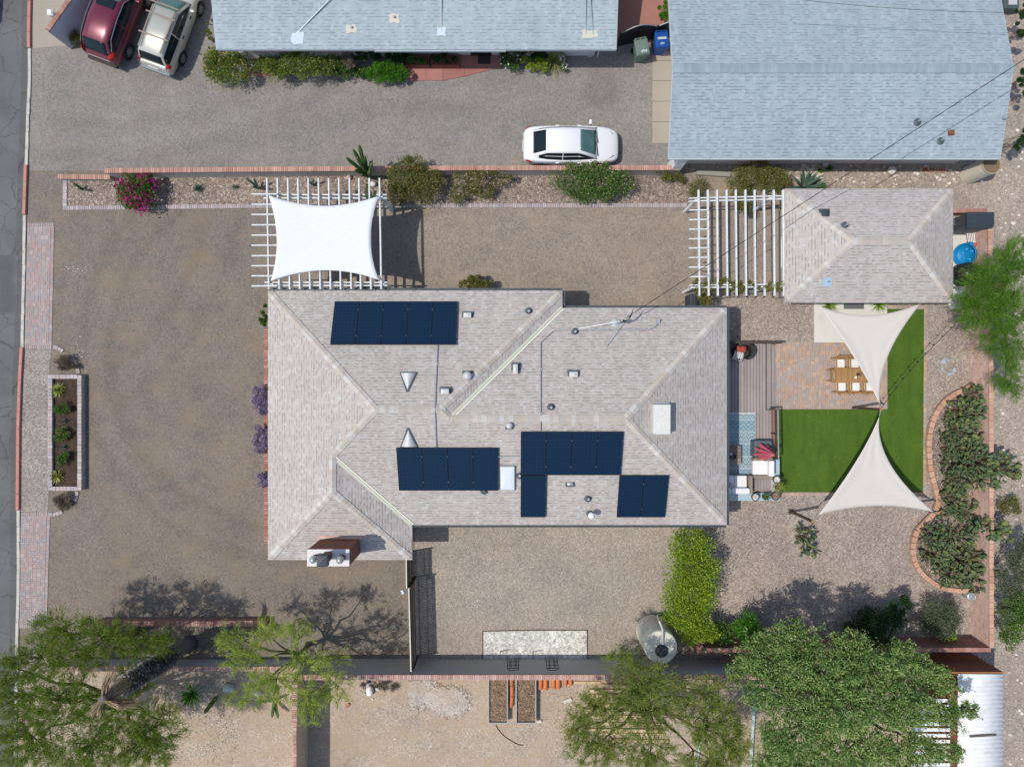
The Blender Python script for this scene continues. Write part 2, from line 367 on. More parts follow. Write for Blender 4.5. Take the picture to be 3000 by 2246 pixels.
def turf(name):
    t = NT(name); p = t.pos(); f = t.noise(p, 45, 3, .8)
    col = t.ramp(f, [(.25, (.035,.075,.008)), (.5, (.07,.135,.013)), (.78, (.125,.205,.03))])
    g = t.noise(t.scale(p, (1.5,.5,1)), 1.6, 4, .6); col = t.mix(1.0, col, t.ramp(g, [(.3, (.78,.82,.7)), (.7, (1.18,1.13,1.1))]), 'MULTIPLY')
    v = t.sep(t.vor(p, 22)); col = t.mix(t.ramp(v[0], [(.995, (0,0,0)), (.998, (.4,.4,.4))]), col, (.3,.36,.16))
    t.bump(f, .6, .03); return t.done(col, .75, 0, .25)
M['turf'] = turf('artificial_turf')
M['shingle'] = shingle('tan_shingle', [(.445,.405,.37),(.475,.435,.40),(.43,.385,.35),(.515,.49,.465),(.455,.41,.375),(.49,.46,.435)], (.21,.175,.155), .132, .15, .07, .66)
M['shingle_pale'] = shingle('pale_shingle', [(.43,.39,.36),(.475,.44,.415),(.445,.405,.375),(.51,.485,.47)], (.215,.18,.165), .132, .15, .07, .66)
M['shingle_grey'] = shingle('grey_shingle', [(.35,.415,.445),(.385,.45,.475),(.335,.40,.43),(.41,.475,.50)], (.16,.205,.23), .132, .16, .05, .62)
M['shingle_blue'] = shingle('blue_grey_shingle', [(.31,.375,.415),(.34,.405,.445),(.295,.36,.40),(.375,.435,.475),(.32,.385,.425)], (.13,.175,.205), .132, .16, .06, .62)
M['ridge'] = pieces('ridge_cap', [(.49,.445,.395),(.515,.47,.42),(.475,.425,.375),(.55,.525,.495),(.49,.43,.365)], .92, .08)
M['ridge_blue'] = pieces('grey_ridge_cap', [(.285,.355,.40),(.315,.38,.425),(.27,.335,.38)], .92, .08)
M['valley'] = paint('valley_flashing', (.72,.73,.60), .05, 3, .55)
M['gutter_dark'] = paint('dark_gutter', (.085,.105,.12), .1, 3, .5)
M['gutter_pale'] = paint('pale_gutter', (.48,.55,.58), .1, 3, .5)
M['trim'] = paint('pale_trim', (.50,.47,.44), .08, 3, .8)
M['house_wall'] = paint('house_stucco', (.47,.40,.33), .06, 2, .95, fine=.05)
M['glass'] = paint('window_glass', (.02,.03,.035), .1, 2, .06, spec=.8)
M['white'] = paint('white_paint', (.76,.77,.77), .04, 6, .6, dirt=(.52,.52,.50), dirt_amt=.35)
M['weathered'] = paint('weathered_white_paint', (.72,.74,.73), .06, 7, .75, dirt=(.30,.29,.26), dirt_amt=.75, fine=.08)
M['galv'] = paint('galvanised', (.45,.48,.50), .15, 6, .45, .6)
M['galv_pale'] = paint('pale_metal', (.55,.56,.55), .12, 8, .6, .2, dirt=(.38,.36,.33), dirt_amt=.5)
M['black'] = paint('black_metal', (.014,.015,.017), .2, 5, .5)
M['darkbox'] = paint('dark_resin', (.035,.048,.06), .12, 4, .55, fine=.1)
M['rust'] = paint('rusted_steel', (.20,.075,.04), .25, 3, .85, fine=.15)
M['steel'] = paint('brown_steel', (.085,.062,.048), .25, 5, .6, .3)
M['sail_white'] = paint('white_shade_cloth', (.70,.755,.80), .02, 2, .85, fine=.035)
M['sail_cream'] = paint('cream_shade_cloth', (.615,.565,.51), .025, 1.2, .9, fine=.04)
M['wood'] = pieces('teak_slats', [(.42,.24,.09),(.48,.29,.12),(.37,.205,.075),(.45,.26,.10)], .6, .12)
M['oldwood'] = pieces('grey_wood', [(.24,.19,.15),(.30,.24,.19),(.20,.16,.125)], .8, .15)
M['cushion'] = paint('white_cushion', (.80,.80,.79), .03, 3, .9)
M['deckboard'] = pieces('deck_boards', [(.325,.28,.262),(.35,.305,.285),(.305,.262,.245),(.335,.287,.268)], .8, .07)
M['ledge'] = paint('pale_blue_paint', (.40,.52,.57), .05, 3, .7, fine=.03)
M['timber'] = pieces('fresh_lumber', [(.55,.37,.21),(.48,.31,.17),(.60,.43,.27),(.42,.26,.14)], .8, .12)
M['terracotta'] = paint('terracotta', (.60,.20,.075), .14, 4, .8)
M['stone'] = pieces('pale_stones', [(.56,.50,.44),(.66,.61,.56),(.48,.41,.35),(.72,.68,.64),(.58,.48,.40)], .9, .1)
M['bark'] = paint('bark', (.13,.10,.075), .3, 9, .95, fine=.2)
M['greenbark'] = paint('green_bark', (.15,.17,.06), .25, 8, .9, fine=.15)
M['stem'] = paint('dry_stem', (.22,.17,.12), .25, 9, .95)
M['wire'] = paint('black_cable', (.02,.02,.022), .1, 3, .6)
# ================================================================== setting
def struct(name, mb, mat, **k): return mb.build(name, mat, kind='structure', **k)
def pxpoly(pts, z=0): return [P(x, y, 0)[:2] for x, y in pts]
def ground_sheet(name, pts, z, mat): return struct(name, MB().sheet(pxpoly(pts), z), mat)
struct('ground', MB().sheet([(-150,-150),(150,-150),(150,150),(-150,150)], 0.0), M['ground'])
KX = [(-400,95),(0,90),(88,88),(143,88),(250,88),(330,84),(485,79),(631,74),(800,71),(1018,67),(1100,62),(1250,57),(1494,55),(1700,56),(1850,52),(2246,46),(2700,40)]
def kx(y):
    for (a, b), (c, d) in zip(KX, KX[1:]):
        if a <= y <= c: return b + (d-b)*(y-a)/(c-a)
    return KX[-1][1]
ys = list(range(-400, 2701, 100))
ground_sheet('road', [(-430,-400)] + [(kx(y)-24, y) for y in ys] + [(-480,2700)], .004, M['asphalt'])
struct('far_kerb', MB().prism(pxpoly([(-438,-400),(-430,-400),(-480,2700),(-488,2700)]), -.05, .12), M['kerb'])
ground_sheet('road_gutter', [(kx(y)-25, y) for y in ys] + [(kx(y), y) for y in ys[::-1]], .008, M['gutter'])
ground_sheet('road_patch', [(-200,748),(53,748),(50,915),(-200,915)], .012, M['patch'])
def kerb(y0, y1, mat):
    mb = MB(); n = max(2, int((y1-y0)/45)); w = 4.2
    for i in range(n):
        a = y0 + (y1-y0)*i/n; b = y0 + (y1-y0)*(i+1)/n - (1 if mat is M['kerb_red'] else .6)
        j = 0 if mat is M['kerb_red'] else random.uniform(-1.2, 1.2)
        mb.prism(pxpoly([(kx(a)-w+j*.5,a),(kx(a)+w+j,a),(kx(b)+w-j*.3,b),(kx(b)-w,b)]), -.05, .12 if mat is M['kerb_red'] else .06+random.uniform(-.008,.008))
    struct('kerb', mb, mat)
for a, b, m in ((-400,143,'kerb_red'),(143,485,'kerb'),(485,631,'kerb_red'),(631,1018,'kerb'),(1018,1494,'kerb_red'),(1494,2700,'kerb')): kerb(a, b, M[m])
ground_sheet('neighbour_driveway', [(kx(y), y) for y in (-400,0,143,330,500)] + [(2000,500),(2000,-400)], .004, M['drive'])
ground_sheet('front_gravel_yard', [(kx(y), y) for y in (500,631,1018,1250,1494,1700,1958)] + [(1215,1958),(1215,1400),(860,1400),(860,500)], .004, M['front'])
ground_sheet('street_gravel_strip', [(kx(1022)+4,1024),(150,1024),(142,1100),(142,1436),(140,1500),(kx(1494)+4,1498),(kx(1250)+4,1250)], .008, M['strip'])
ground_sheet('side_gravel_drive', [(860,500),(2330,500),(2330,1010),(860,1010)], .004, M['side'])
ground_sheet('courtyard_gravel', [(1215,1400),(1985,1400),(1985,1958),(1215,1958)], .004, M['court'])
ground_sheet('pebble_yard', [(1985,1300),(2080,1300),(2080,1010),(2330,1010),(2330,860),(2860,860),(2860,1905),(1985,1905)], .004, M['pebble'])
ground_sheet('side_pebbles', [(2090,868),(2395,868),(2395,1003),(2090,1003)], .008, M['pebble'])
ground_sheet('pebble_bed', [(190,516),(2010,512),(2020,560),(2015,603),(190,608)], .008, M['bedpebble'])
ground_sheet('dirt_lot', [(150,1962),(2830,1962),(2830,2700),(-30,2700),(40,2000)], .006, M['dirtlot'])
ground_sheet('white_gravel_bed', [(1415,1849),(1719,1846),(1719,1934),(1415,1934)], .010, M['whitegravel'])
ground_sheet('lawn', [(2270,1198),(2600,1198),(2600,905),(2707,906),(2704,1441),(2268,1441)], .012, M['turf'])
ground_sheet('patio_slab', [(2384,870),(2598,870),(2598,1003),(2385,1003)], .016, M['pale_concrete'])
ground_sheet('shed_slab', [(2780,640),(2880,640),(2880,905),(2780,905)], .012, M['pale_concrete'])
ground_sheet('street_pad', [(95,-200),(300,-200),(206,133),(96,143)], .012, M['concrete'])
ground_sheet('red_patio', [(1700,-300),(1990,-300),(1990,112),(1700,150)], .012, M['red_concrete'])
mb = MB()
for i, (a, b) in enumerate(((150,178),(180,237),(239,297),(299,357),(359,420))): mb.prism(pxpoly([(1911,a),(1985,a),(1985,b),(1911+random.uniform(-1,1),b)]), -.02, .03)
struct('side_path', mb, M['concrete'])
mb = MB()
for a, b, c in ((1187,1248,0),(1248.6,1297,0),(1297.6,1361,0),(1361.6,1420,1),(1420.6,1470,1)):
    f = lambda x: 237 if x < 1313 else 237 - (x-1313)*39/156
    mb.prism(pxpoly([(a,197),(b,197),(b,f(b)),(a,f(a))]), -.02, .05)
struct('red_tile_walk', mb, M['red_tile'])
struct('porch_step', MB().prism(pxpoly([(1346,150),(1469,150),(1469,196.5),(1346,196.5)]), -.02, .12), M['red_concrete'])
mb = MB()
for x0, x1 in ((738,800),(975,1016)): mb.prism(pxpoly([(x0,211),(x1,211),(x1,224),(x0,224)]), -.02, .05)
struct('bed_edging', mb, M['red_concrete'])
# paver borders and paved strips: every block a little mesh island of its own
def brick_row(mb, p, q, across, along, z0, z1, gap=.012, jit=.004):
    """row of blocks from p to q (world xy)"""
    p, q = Vector(p[:2]), Vector(q[:2]); L = (q-p).length; n = max(1, round(L/along)); d = (q-p)/L; a = math.atan2(d.y, d.x)
    for i in range(n):
        c = p + d*((i+.5)*L/n)
        mb.cbox((c.x + random.uniform(-jit,jit), c.y + random.uniform(-jit,jit), z0), L/n-gap, across*random.uniform(.96,1.02), z1-z0+random.uniform(-.004,.004), a + random.uniform(-.012,.012), .006)
def pave(mb, quad, mod, z0, z1, gap=.01):
    """random mix of square and oblong blocks over a quad given as 4 pixel corners (tl, tr, br, bl)"""
    tl, tr, br, bl = [P(*c) for c in quad]; W = ((tr-tl).length + (br-bl).length)/2; D = ((bl-tl).length + (br-tr).length)/2
    nx, ny = max(1, round(W/mod)), max(1, round(D/mod)); used = set()
    def pt(u, v): return (tl*(1-u) + tr*u)*(1-v) + (bl*(1-u) + br*u)*v
    for j in range(ny):
        for i in range(nx):
            if (i, j) in used: continue
            opts = [(2,2),(2,1),(1,2),(2,2),(1,1)]; random.shuffle(opts)
            for w, h in opts + [(1,1)]:
                if i+w <= nx and j+h <= ny and all((i+a, j+b) not in used for a in range(w) for b in range(h)): break
            used.update((i+a, j+b) for a in range(w) for b in range(h))
            g = gap/2/mod
            q = [pt((i+g)/nx, (j+g)/ny), pt((i+w-g)/nx, (j+g)/ny), pt((i+w-g)/nx, (j+h-g)/ny), pt((i+g)/nx, (j+h-g)/ny)]
            mb.prism([c[:2] for c in q], z0, z1 + random.uniform(-.003,.003))
def strip_apron(x0t, x1t, y0, x0b, x1b, y1):
    struct('paver_joint_sand', MB().sheet(pxpoly([(x0t,y0),(x1t,y0),(x1b,y1),(x0b,y1)]), .010), M['mortar'])
    mb = MB(); pave(mb, [(x0t,y0+12),(x1t-9,y0+12),(x1b-9,y1-11),(x0b,y1-11)], .105, -.01, .03)
    brick_row(mb, P(x0t,y0+6), P(x1t,y0+5), .19, .105, -.01, .03); brick_row(mb, P(x0b,y1-5), P(x1b,y1-5), .19, .105, -.01, .03)
    brick_row(mb, P(x1t-4,y0+12), P(x1b-4,y1-11), .15, .2, -.01, .03)
    struct('paver_apron', mb, M['paver_pink'])
strip_apron(81,159,653,73,152,1022); strip_apron(62,147,1500,57,138,1838)
struct('patio_joint_sand', MB().sheet(pxpoly([(2266,1002),(2598,1002),(2598,1198),(2266,1198)]), .012), M['mortar'])
mb = MB(); pave(mb, [(2267,1003),(2598,1003),(2598,1198),(2267,1198)], .105, -.01, .032); struct('paver_patio', mb, M['paver_warm'])
mb = MB(); brick_row(mb, P(2711,890), P(2708,1452), .14, .25, -.01, .035); brick_row(mb, P(2266,1447), P(2703,1446), .14, .25, -.01, .035)
brick_row(mb, P(2600,899), P(2706,900), .14, .25, -.01, .035); struct('lawn_border', mb, M['paver_warm'])
mb = MB(); brick_row(mb, P(192,527), P(191,605), .2, .16, -.01, .05); brick_row(mb, P(186,610), P(750,604), .2, .105, -.01, .05)
brick_row(mb, P(750,604), P(2012,602), .2, .105, -.01, .05); struct('bed_border', mb, M['paver_grey'])
mb = MB()
for pts in ([(158,1016),(172,1019),(186,1029)],[(212,1050),(226,1070),(232,1094)],[(147,1506),(165,1506),(184,1498)],[(227,1438),(226,1452),(220,1466)]):
    for a, b in zip(pts, pts[1:]): brick_row(mb, P(*a), P(*b), .17, .16, -.01, .06)
struct('curved_edging', mb, M['paver_grey'])
mb = MB()
for a, b in (((1414,1934),(1414,1848)),((1414,1848),(1565,1844)),((1565,1844),(1720,1845)),((1720,1845),(1720,1934))): mb.beam(P(*a,.02), P(*b,.02), .02, .08)
struct('steel_edging', mb, M['steel'])
# ================================================================== houses
def face_uv(pts):
    p = [Vector(q) for q in pts]; n = Vector((0,0,0))
    for a, b in zip(p, p[1:]+p[:1]): n += a.cross(b)
    n.normalize(); n = n if n.z > 0 else -n
    u = Vector((0,0,1)).cross(n); u = u.normalized() if u.length > 1e-5 else Vector((1,0,0)); v = n.cross(u)
    return [(q.dot(u), q.dot(v)) for q in p]
def roof(name, faces, mat, parent, **k):
    mb = MB(); mb.uv = []
    for f in faces:
        p = [Vector(q) for q in f]; n = sum(((a.cross(b)) for a, b in zip(p, p[1:]+p[:1])), Vector((0,0,0)))
        if n.z < 0: f = f[::-1]
        mb.face(*f); mb.uv.append(face_uv(f))
    return mb.build(name, mat, parent, **k)
def ridge_caps(parent, segs, mat, s, step=.19, half=.16, drop=None, name='ridge_cap'):
    mb = MB()
    for p, q in segs:
        p, q = Vector(p), Vector(q); p = p + (q-p).normalized()*(.17 if abs(q.z-p.z) > .01 and p.z < 2.7 else 0); L = (q-p).length; n = max(1, round(L/step)); d = (q-p)/L; r = d.cross(Vector((0,0,1))).normalized()
        flat = abs(q.z-p.z) < .01; dr = half*s*(1 if flat else .7)
        for i in range(n):
            a = p + d*(i*L/n); b = p + d*((i+1.12)*L/n); hw = half*random.uniform(.94,1.05)
            za, zb = Vector((0,0,.04)), Vector((0,0,.02)); dn = Vector((0,0,-dr)); up = Vector((0,0,.035))
            al, ar, bl, br = a - r*hw + dn + za, a + r*hw + dn + za, b - r*hw + dn + zb, b + r*hw + dn + zb
            ac, bc = a + za + up*.4, b + zb + up*.4
            mb.add([al, ac, ar, bl, bc, br, al-up, ac-up, ar-up], [(0,1,4,3)[::-1],(1,2,5,4)[::-1],(0,1,7,6),(1,2,8,7)])
    return mb.build(name, mat, parent)
def window(parent, c, w, h, face, name='window'):
    """c = centre on the wall face, face = outward unit vector (x, y)"""
    f = Vector((face[0], face[1], 0)); a = Vector((-f.y, f.x, 0)); c = Vector(c); mb = MB(); u = Vector((0,0,1))
    for s in (-1, 1):
        mb.beam(c + a*(s*w/2) - u*(h/2+.06) + f*.02, c + a*(s*w/2) + u*(h/2+.06) + f*.02, .07, .06, f)
    for s in (-1, 0, 1):
        mb.beam(c - a*(w/2-.035) + u*(s*h/2) + f*.022, c + a*(w/2-.035) + u*(s*h/2) + f*.022, .055, .06)
    fr = mb.build(name, M['white'], parent)
    mb = MB(); p = [c + a*x + u*z + f*.012 for x, z in ((-w/2,-h/2),(w/2,-h/2),(w/2,h/2),(-w/2,h/2))]; mb.face(*p)
    mb.build('pane', M['glass'], fr)
def door(parent, c, w, h, face, mat):
    f = Vector((face[0], face[1], 0)); a = Vector((-f.y, f.x, 0)); c = Vector(c); u = Vector((0,0,1))
    d = MB().beam(c + f*.02, c + u*h + f*.02, w, .05, f).build('door', mat, parent)
    MB().tube([c + a*(w*.4) + u*1.0 + f*.05, c + a*(w*.4) + u*1.0 + f*.1], .03).build('handle', M['galv'], d)
# ---- main house
E, SL = 2.6, .4
hx = lambda x0, x1, y0, y1: (lambda x, y: E + SL*min(x-x0, x1-x, y-y0, y1-y))
RA, RB, RW = hx(-10.99,2.27,-6.36,4.18), hx(-12,9.67,-6.36,3.40), hx(-10.99,-4.49,-7.94,6)
def roofz(x, y): return max(RA(x, y), RB(x, y) if x > -2.7 else -9, RW(x, y) if y < -3 else -9)
def PR(px, py, up=0.0, f=None):
    f = f or roofz; z = 3.5
    for _ in range(25): p = P(px, py, z); z = .5*z + .5*(f(p.x, p.y) + up)
    return P(px, py, z)
house = thing('house', 'L-shaped house with tan shingle hip roof carrying solar panels', 'house', (0,0,0))
aNW, aNE, R1, R2 = (-10.99,4.18,E), (2.27,4.18,E), (-5.72,-1.09,4.708), (-3.0,-1.09,4.708)
cC, V, bNE, bSE, R3 = (2.27,3.40,E), (-2.61,-1.48,4.552), (9.67,3.40,E), (9.67,-6.36,E), (4.79,-1.48,4.552)
sI, wT, wR, wSW, wSE = (-4.49,-6.36,E), (-7.74,-3.11,3.9), (-7.74,-4.69,3.9), (-10.99,-7.94,E), (-4.49,-7.94,E)
rf = roof('roof', [[aNW,aNE,R2,R1],[aNE,cC,V,R2],[cC,bNE,R3,V],[bNE,bSE,R3],[R1,R2,V,wT],[V,R3,bSE,sI,wT],[aNW,R1,wT,wR,wSW],[wT,wR,wSE,sI],[wR,wSW,wSE]], M['shingle'], house)
ridge_caps(rf, [(aNW,R1),(aNE,R2),(R1,R2),(wT,R1),(wR,wT),(wSW,wR),(wSE,wR),(V,R2),(V,R3),(bNE,R3),(bSE,R3)], M['ridge'], SL)
OUT = [aNW,aNE,cC,bNE,bSE,sI,wSE,wSW]
mb = MB(); mb.sheet([p[:2] for p in OUT], 2.46); mb.v = mb.v[::1]; mb.build('soffit', M['trim'], house)
mb = MB()
for a, b in zip(OUT, OUT[1:]+OUT[:1]): mb.face((*a[:2],2.45),(*b[:2],2.45),(*b[:2],2.597),(*a[:2],2.597))
mb.build('fascia', M['trim'], house)
def gutter(a, b, n, mat, w=.11):
    a, b, n = Vector(a), Vector(b), Vector((*n,0)); mb = MB(); c = n*(w/2)
    for o, h in ((n*.008, .10), (n*(w-.008), .10)): mb.beam(a+o-Vector((0,0,.05)), b+o-Vector((0,0,.05)), .014, h)
    mb.beam(a+c-Vector((0,0,.10)), b+c-Vector((0,0,.10)), w, .012); L = (b-a).length
    for i in range(int(L/1.2)+1):
        p = a + (b-a)*min(.999, (i+.5)*1.2/L); mb.beam(p+n*.01, p+n*(w-.01), .03, .012)
    return mb.build('gutter', mat, house_of[0])
house_of = [house]
for a, b, n in ((aNW,aNE,(0,1)),(aNE,cC,(1,0)),(cC,bNE,(0,1)),(bNE,bSE,(1,0)),(bSE,sI,(0,-1))): gutter(a, b, n, M['gutter_dark'])
def valley(p, q):
    p, q = Vector(p), Vector(q); d = (q-p).normalized(); r = d.cross(Vector((0,0,1))).normalized(); mb = MB(); u = Vector((0,0,.035))
    for s in (-1, 1):
        n = r*s; mb.add([p+n*.015+u*.5, p+n*.095+u*1.6, q+n*.095+u*1.6, q+n*.015+u*.5, p+n*.095-u, q+n*.095-u], [(0,1,2,3) if s > 0 else (3,2,1,0), (1,4,5,2)])
    mb.beam(p+u*1.1, q+u*1.1, .012, .03); return mb.build('valley_flashing', M['valley'], house)
valley(cC, V); valley(sI, wT)
WALL = [(-10.39,3.58),(1.67,3.58),(1.67,2.8),(9.07,2.8),(9.07,-5.76),(-5.09,-5.76),(-5.09,-7.34),(-10.39,-7.34)]
MB().prism(WALL, 0, 2.459).build('wall', M['house_wall'], house)
for x, w in ((-8.8,1.4),(-1.2,1.6)): window(house, (x,3.58,1.5), w, 1.1, (0,1))
for x in (3.6, 7.0): window(house, (x,2.8,1.5), 1.3, 1.0, (0,1))
for x in (-3.4, 0.5, 4.5, 7.6): window(house, (x,-5.76,1.5), 1.3, 1.1, (0,-1))
for y in (1.8, -2.0, -5.6): window(house, (-10.39,y,1.5), 1.7, 1.2, (-1,0))
for y in (1.5, -4.3): window(house, (9.07,y,1.5), 1.5, 1.2, (1,0))
door(house, (9.07,-1.2,.1), 1.0, 2.05, (1,0), M['white']); door(house, (-10.39,-.1,.1), 1.0, 2.05, (-1,0), M['oldwood'])
# chimney
ZC = 4.9; kx_ = lambda px, z: (px-1500)/S*(1-z/H); ky_ = lambda py, z: (1123-py)/S*(1-z/H)
x0, x1, y0, y1 = kx_(899,ZC), kx_(1025,ZC), ky_(1659,ZC), ky_(1607,ZC)
ch = MB().box(x0+.03,y0+.03,0,x1-.03,y1-.03,ZC-.16).box(x0+.015,y0+.015,ZC-.16,x1-.015,y1-.015,ZC-.09).box(x0,y0,ZC-.09,x1,y1,ZC-.03).build('chimney', M['chimneybrick'], house)
MB().box(x0+.02,y0+.02,ZC-.03,x1-.02,y1-.02,ZC+.03).build('cap', M['white_stucco'], ch)
mb = MB(); zf = 3.05
for (a, b) in (((x0-.06,y1+.06),(x1+.06,y1+.06)),): mb.beam((a[0],a[1],roofz(0*a[0]-7.6,y1)+.04), (b[0],b[1],roofz(-7.6,y1)+.04), .14, .06)
mb.beam((x1+.06,y1+.06,roofz(-7.6,y1)+.04), (x1+.06,y0+.5,2.68), .14, .06); mb.beam((x0-.06,y1+.06,roofz(-7.6,y1)+.04), (x0-.06,y0+.5,2.68), .14, .06)
mb.build('flashing', M['tanbrickwall'], ch)
for px, py, h, r, kind in ((925,1632,.30,.135,0),(1003,1632,.34,.14,0),(962,1626,.7,.17,1)):
    c = P(px, py, ZC+.03)
    if kind:
        MB().cbox(c, .3, .3, h).build('flue', M['chimneybrick'], ch)
        MB().rbox((c.x,c.y,c.z+h), .46, .46, .24, 0, .04, 3, .03).build('flue_cap', M['darkbox'], ch)
    else:
        MB().lathe(c, [(r,0),(r,h*.8),(r*.9,h)], 16).build('flue', M['chimneybrick'], ch)
        MB().lathe((c.x,c.y,c.z+h), [(r*.9,-.02),(r*1.12,0),(r*1.1,.12),(r*.75,.2),(r*.15,.23)], 18).build('flue_cap', M['galv'], ch, True)
# roof fittings
def vent_pipe(px, py, h, r=.05, cap=0, f=None, par=None, boot=True):
    p = PR(px, py, 0, f); mb = MB()
    if boot: mb.lathe((p.x,p.y,p.z-.08), [(.17,0),(.17,.10),(.11,.14),(r+.015,.22)], 14)
    mb.build('pipe_boot', M['gutter_dark'], par or rf) if boot else None
    b = MB().tube([(p.x,p.y,p.z-.1),(p.x,p.y,p.z+h)], r, 10).build('vent_pipe', M['galv'], par or rf)
    if cap: MB().lathe((p.x,p.y,p.z+h), [(r,-.02),(cap,0),(cap,.05),(cap*.6,.12),(.01,.13)], 16).build('cap', M['white'], b, True)
for a in ((1549,912,.22),(1684,972,.3),(1614,1193,.28),(1722,1459,.3),(1418,1437,.12),(1522,1392,.2)): vent_pipe(*a)
vent_pipe(1728,1502,.62,.06,.15)
def box_vent(px, py, sx, sy, h, mat='galv_pale', f=None, par=None, name='roof_vent'):
    p = PR(px, py, 0, f); n = MB().cbox((p.x,p.y,p.z-.12), sx+.14, sy+.14, .14)
    mb = MB().rbox((p.x,p.y,p.z-.05), sx, sy, h+.05, 0, .03, 3, .02); b = mb.build(name, M[mat], par or rf)
    MB().cbox((p.x,p.y,p.z-.12), sx+.16, sy+.16, .15, 0, .01).build('flange', M['gutter_dark'], b)
    return b
box_vent(1370,924,.34,.22,.22); box_vent(1305,1146,.34,.22,.3); box_vent(1510,1081,.2,.42,.3); box_vent(1680,1097,.36,.24,.2); box_vent(1670,1416,.26,.12,.16,'galv')
def dome_vent(px, py, r, h):
    p = PR(px, py); b = MB().lathe((p.x,p.y,p.z-.1), [(r*.6,0),(r*.6,h*.6),(r,h*.65),(r*1.02,h),(r*.8,h+r*.4),(r*.4,h+r*.62),(.01,h+r*.68)], 20).build('turbine_vent', M['galv_pale'], rf, True)
    mb = MB()
    for k in range(14):
        t = 2*PI*k/14; mb.beam((p.x+r*math.cos(t),p.y+r*math.sin(t),p.z-.1+h*.68), (p.x+r*.72*math.cos(t+.3),p.y+r*.72*math.sin(t+.3),p.z-.1+h+r*.48), .025, .012)
    mb.build('vane', M['galv'], b)
    MB().cbox((p.x,p.y,p.z-.14), r*2.4, r*2.4, .12, 0, .01).build('flange', M['shingle'] if 0 else M['gutter_dark'], b)
dome_vent(1370,1101,.19,.34); dome_vent(1492,1246,.14,.3)
def cone_vent(px, py, sgn, sx, sy):
    """half-cone dormer vent, mouth towards the eave (sgn = +1 north)"""
    p = PR(px, py); n = 14; mb = MB()
    mouth = []; y = p.y + sgn*sy/2
    for i in range(n+1):
        t = PI*i/n; mouth.append((p.x - sx/2*math.cos(t), y, roofz(p.x, y) + .02 + .30*math.sin(t)))
    apex = (p.x, p.y - sgn*sy/2, roofz(p.x, p.y-sgn*sy/2)+.03)
    mb.add(mouth + [apex], [(i, i+1, n+1) for i in range(n)]); b = mb.build('dormer_vent', M['galv_pale'], rf)
    a = .06; MB().face((p.x-sx/2-a,y+sgn*.05,roofz(p.x,y)+.01),(p.x+sx/2+a,y+sgn*.05,roofz(p.x,y)+.01),(p.x+.05,apex[1]-sgn*.1,apex[2]+.02),(p.x-.05,apex[1]-sgn*.1,apex[2]+.02)).build('flange', M['gutter_dark'], b)
    MB().add([(q[0], q[1]-sgn*.02, q[2]-.015) for q in mouth], [tuple(range(n+1))]).build('mesh_screen', M['black'], b)
cone_vent(1196,1117,1,.68,.72); cone_vent(1198,1283,-1,.68,.72)
c = PR(1487,1397); tl = Matrix.Rotation(math.atan(SL), 4, 'X')
MB().rbox((0,0,0), .66, 1.22, .12, 0, .04, 3).xform(Matrix.Translation(c) @ tl).build('skylight', M['galv'], rf)
MB().rbox((0,0,.12), .60, 1.14, .03, 0, .05, 3, .05).xform(Matrix.Translation(c) @ tl).build('skylight_dome', paint('acrylic_dome', (.70,.73,.77), .04, 1, .2, spec=.6), rf, True)
p = PR(1932,1226); mb = MB().box(p.x-.36,p.y-.62,p.z-.2,p.x+.36,p.y+.62,p.z+.48); bx = mb.build('duct_cover', paint('chalky_metal', (.66,.66,.61), .12, 4, .8, dirt=(.48,.45,.36), dirt_amt=.5), rf)
MB().box(p.x-.42,p.y-.68,p.z-.3,p.x+.42,p.y+.68,p.z+.06).build('flange', M['galv_pale'], bx)
def conduit(pts, name='conduit', r=.022, f=None, par=None):
    path = []
    for a, b in zip(pts, pts[1:]):
        n = max(2, int(math.hypot(a[0]-b[0], a[1]-b[1])/25))
        for i in range(n): path.append(PR(a[0]+(b[0]-a[0])*i/n, a[1]+(b[1]-a[1])*i/n, .07, f))
    path.append(PR(*pts[-1], .07, f)); o = MB().tube(path, r, 6).build(name, M['galv'], par or rf)
    mb = MB()
    for q in path[2::5]: mb.cbox((q.x,q.y,q.z-.08), .12, .06, .07)
    mb.build('conduit_clamp', M['galv_pale'], o)
conduit([(1282,1012),(1277,1120),(1274,1198),(1278,1312)]); conduit([(1584,1262),(1584,1003),(1622,968),(1905,965),(1922,955),(1927,945)]); conduit([(1460,1338),(1523,1338)])
p = PR(1927,942); MB().cbox((p.x,p.y,p.z), .17, .2, .14, 0, .01).build('junction_box', M['galv'], rf)
# service mast with struts
mp = PR(1802,948); mt = P(1838,934,mp.z+1.15); mt = Vector((mp.x,mp.y,mp.z+1.1))
mast = thing('service_mast', 'galvanised electrical service mast with looped black cables on the roof', 'utility mast', mp)
MB().tube([mp-Vector((0,0,.1)), mt], .035, 10).build('pole', M['galv'], mast)
MB().lathe((mt.x,mt.y,mt.z), [(.05,-.06),(.09,0),(.09,.08),(.05,.15),(.01,.16)], 12).build('weatherhead', M['galv'], mast, True)
MB().lathe((mp.x,mp.y,mp.z-.1), [(.2,0),(.2,.11),(.05,.2)], 14).build('pole_boot', M['gutter_pale'], mast)
for px, py in ((1697,962),(1777,1017)):
    q = PR(px, py, .03); MB().tube([q, mt-Vector((0,0,.25))], .02, 6).build('strut', M['galv'], mast)
for k in range(4):
    a = mt + Vector((.02,.0,.0)); pts = []
    for i in range(12):
        t = i/11; ang = t*PI*1.9 + k*.5
        pts.append(a + Vector((.10+.35*t+.05*k, -.02+.10*k*t+.25*t*t, -.22*math.sin(t*PI)-.05*k*math.sin(t*PI))) + Vector((.1*math.cos(ang), .1*math.sin(ang), 0))*math.sin(t*PI))
    MB().tube(pts, .012, 5).build('cable_loop', M['wire'], mast)
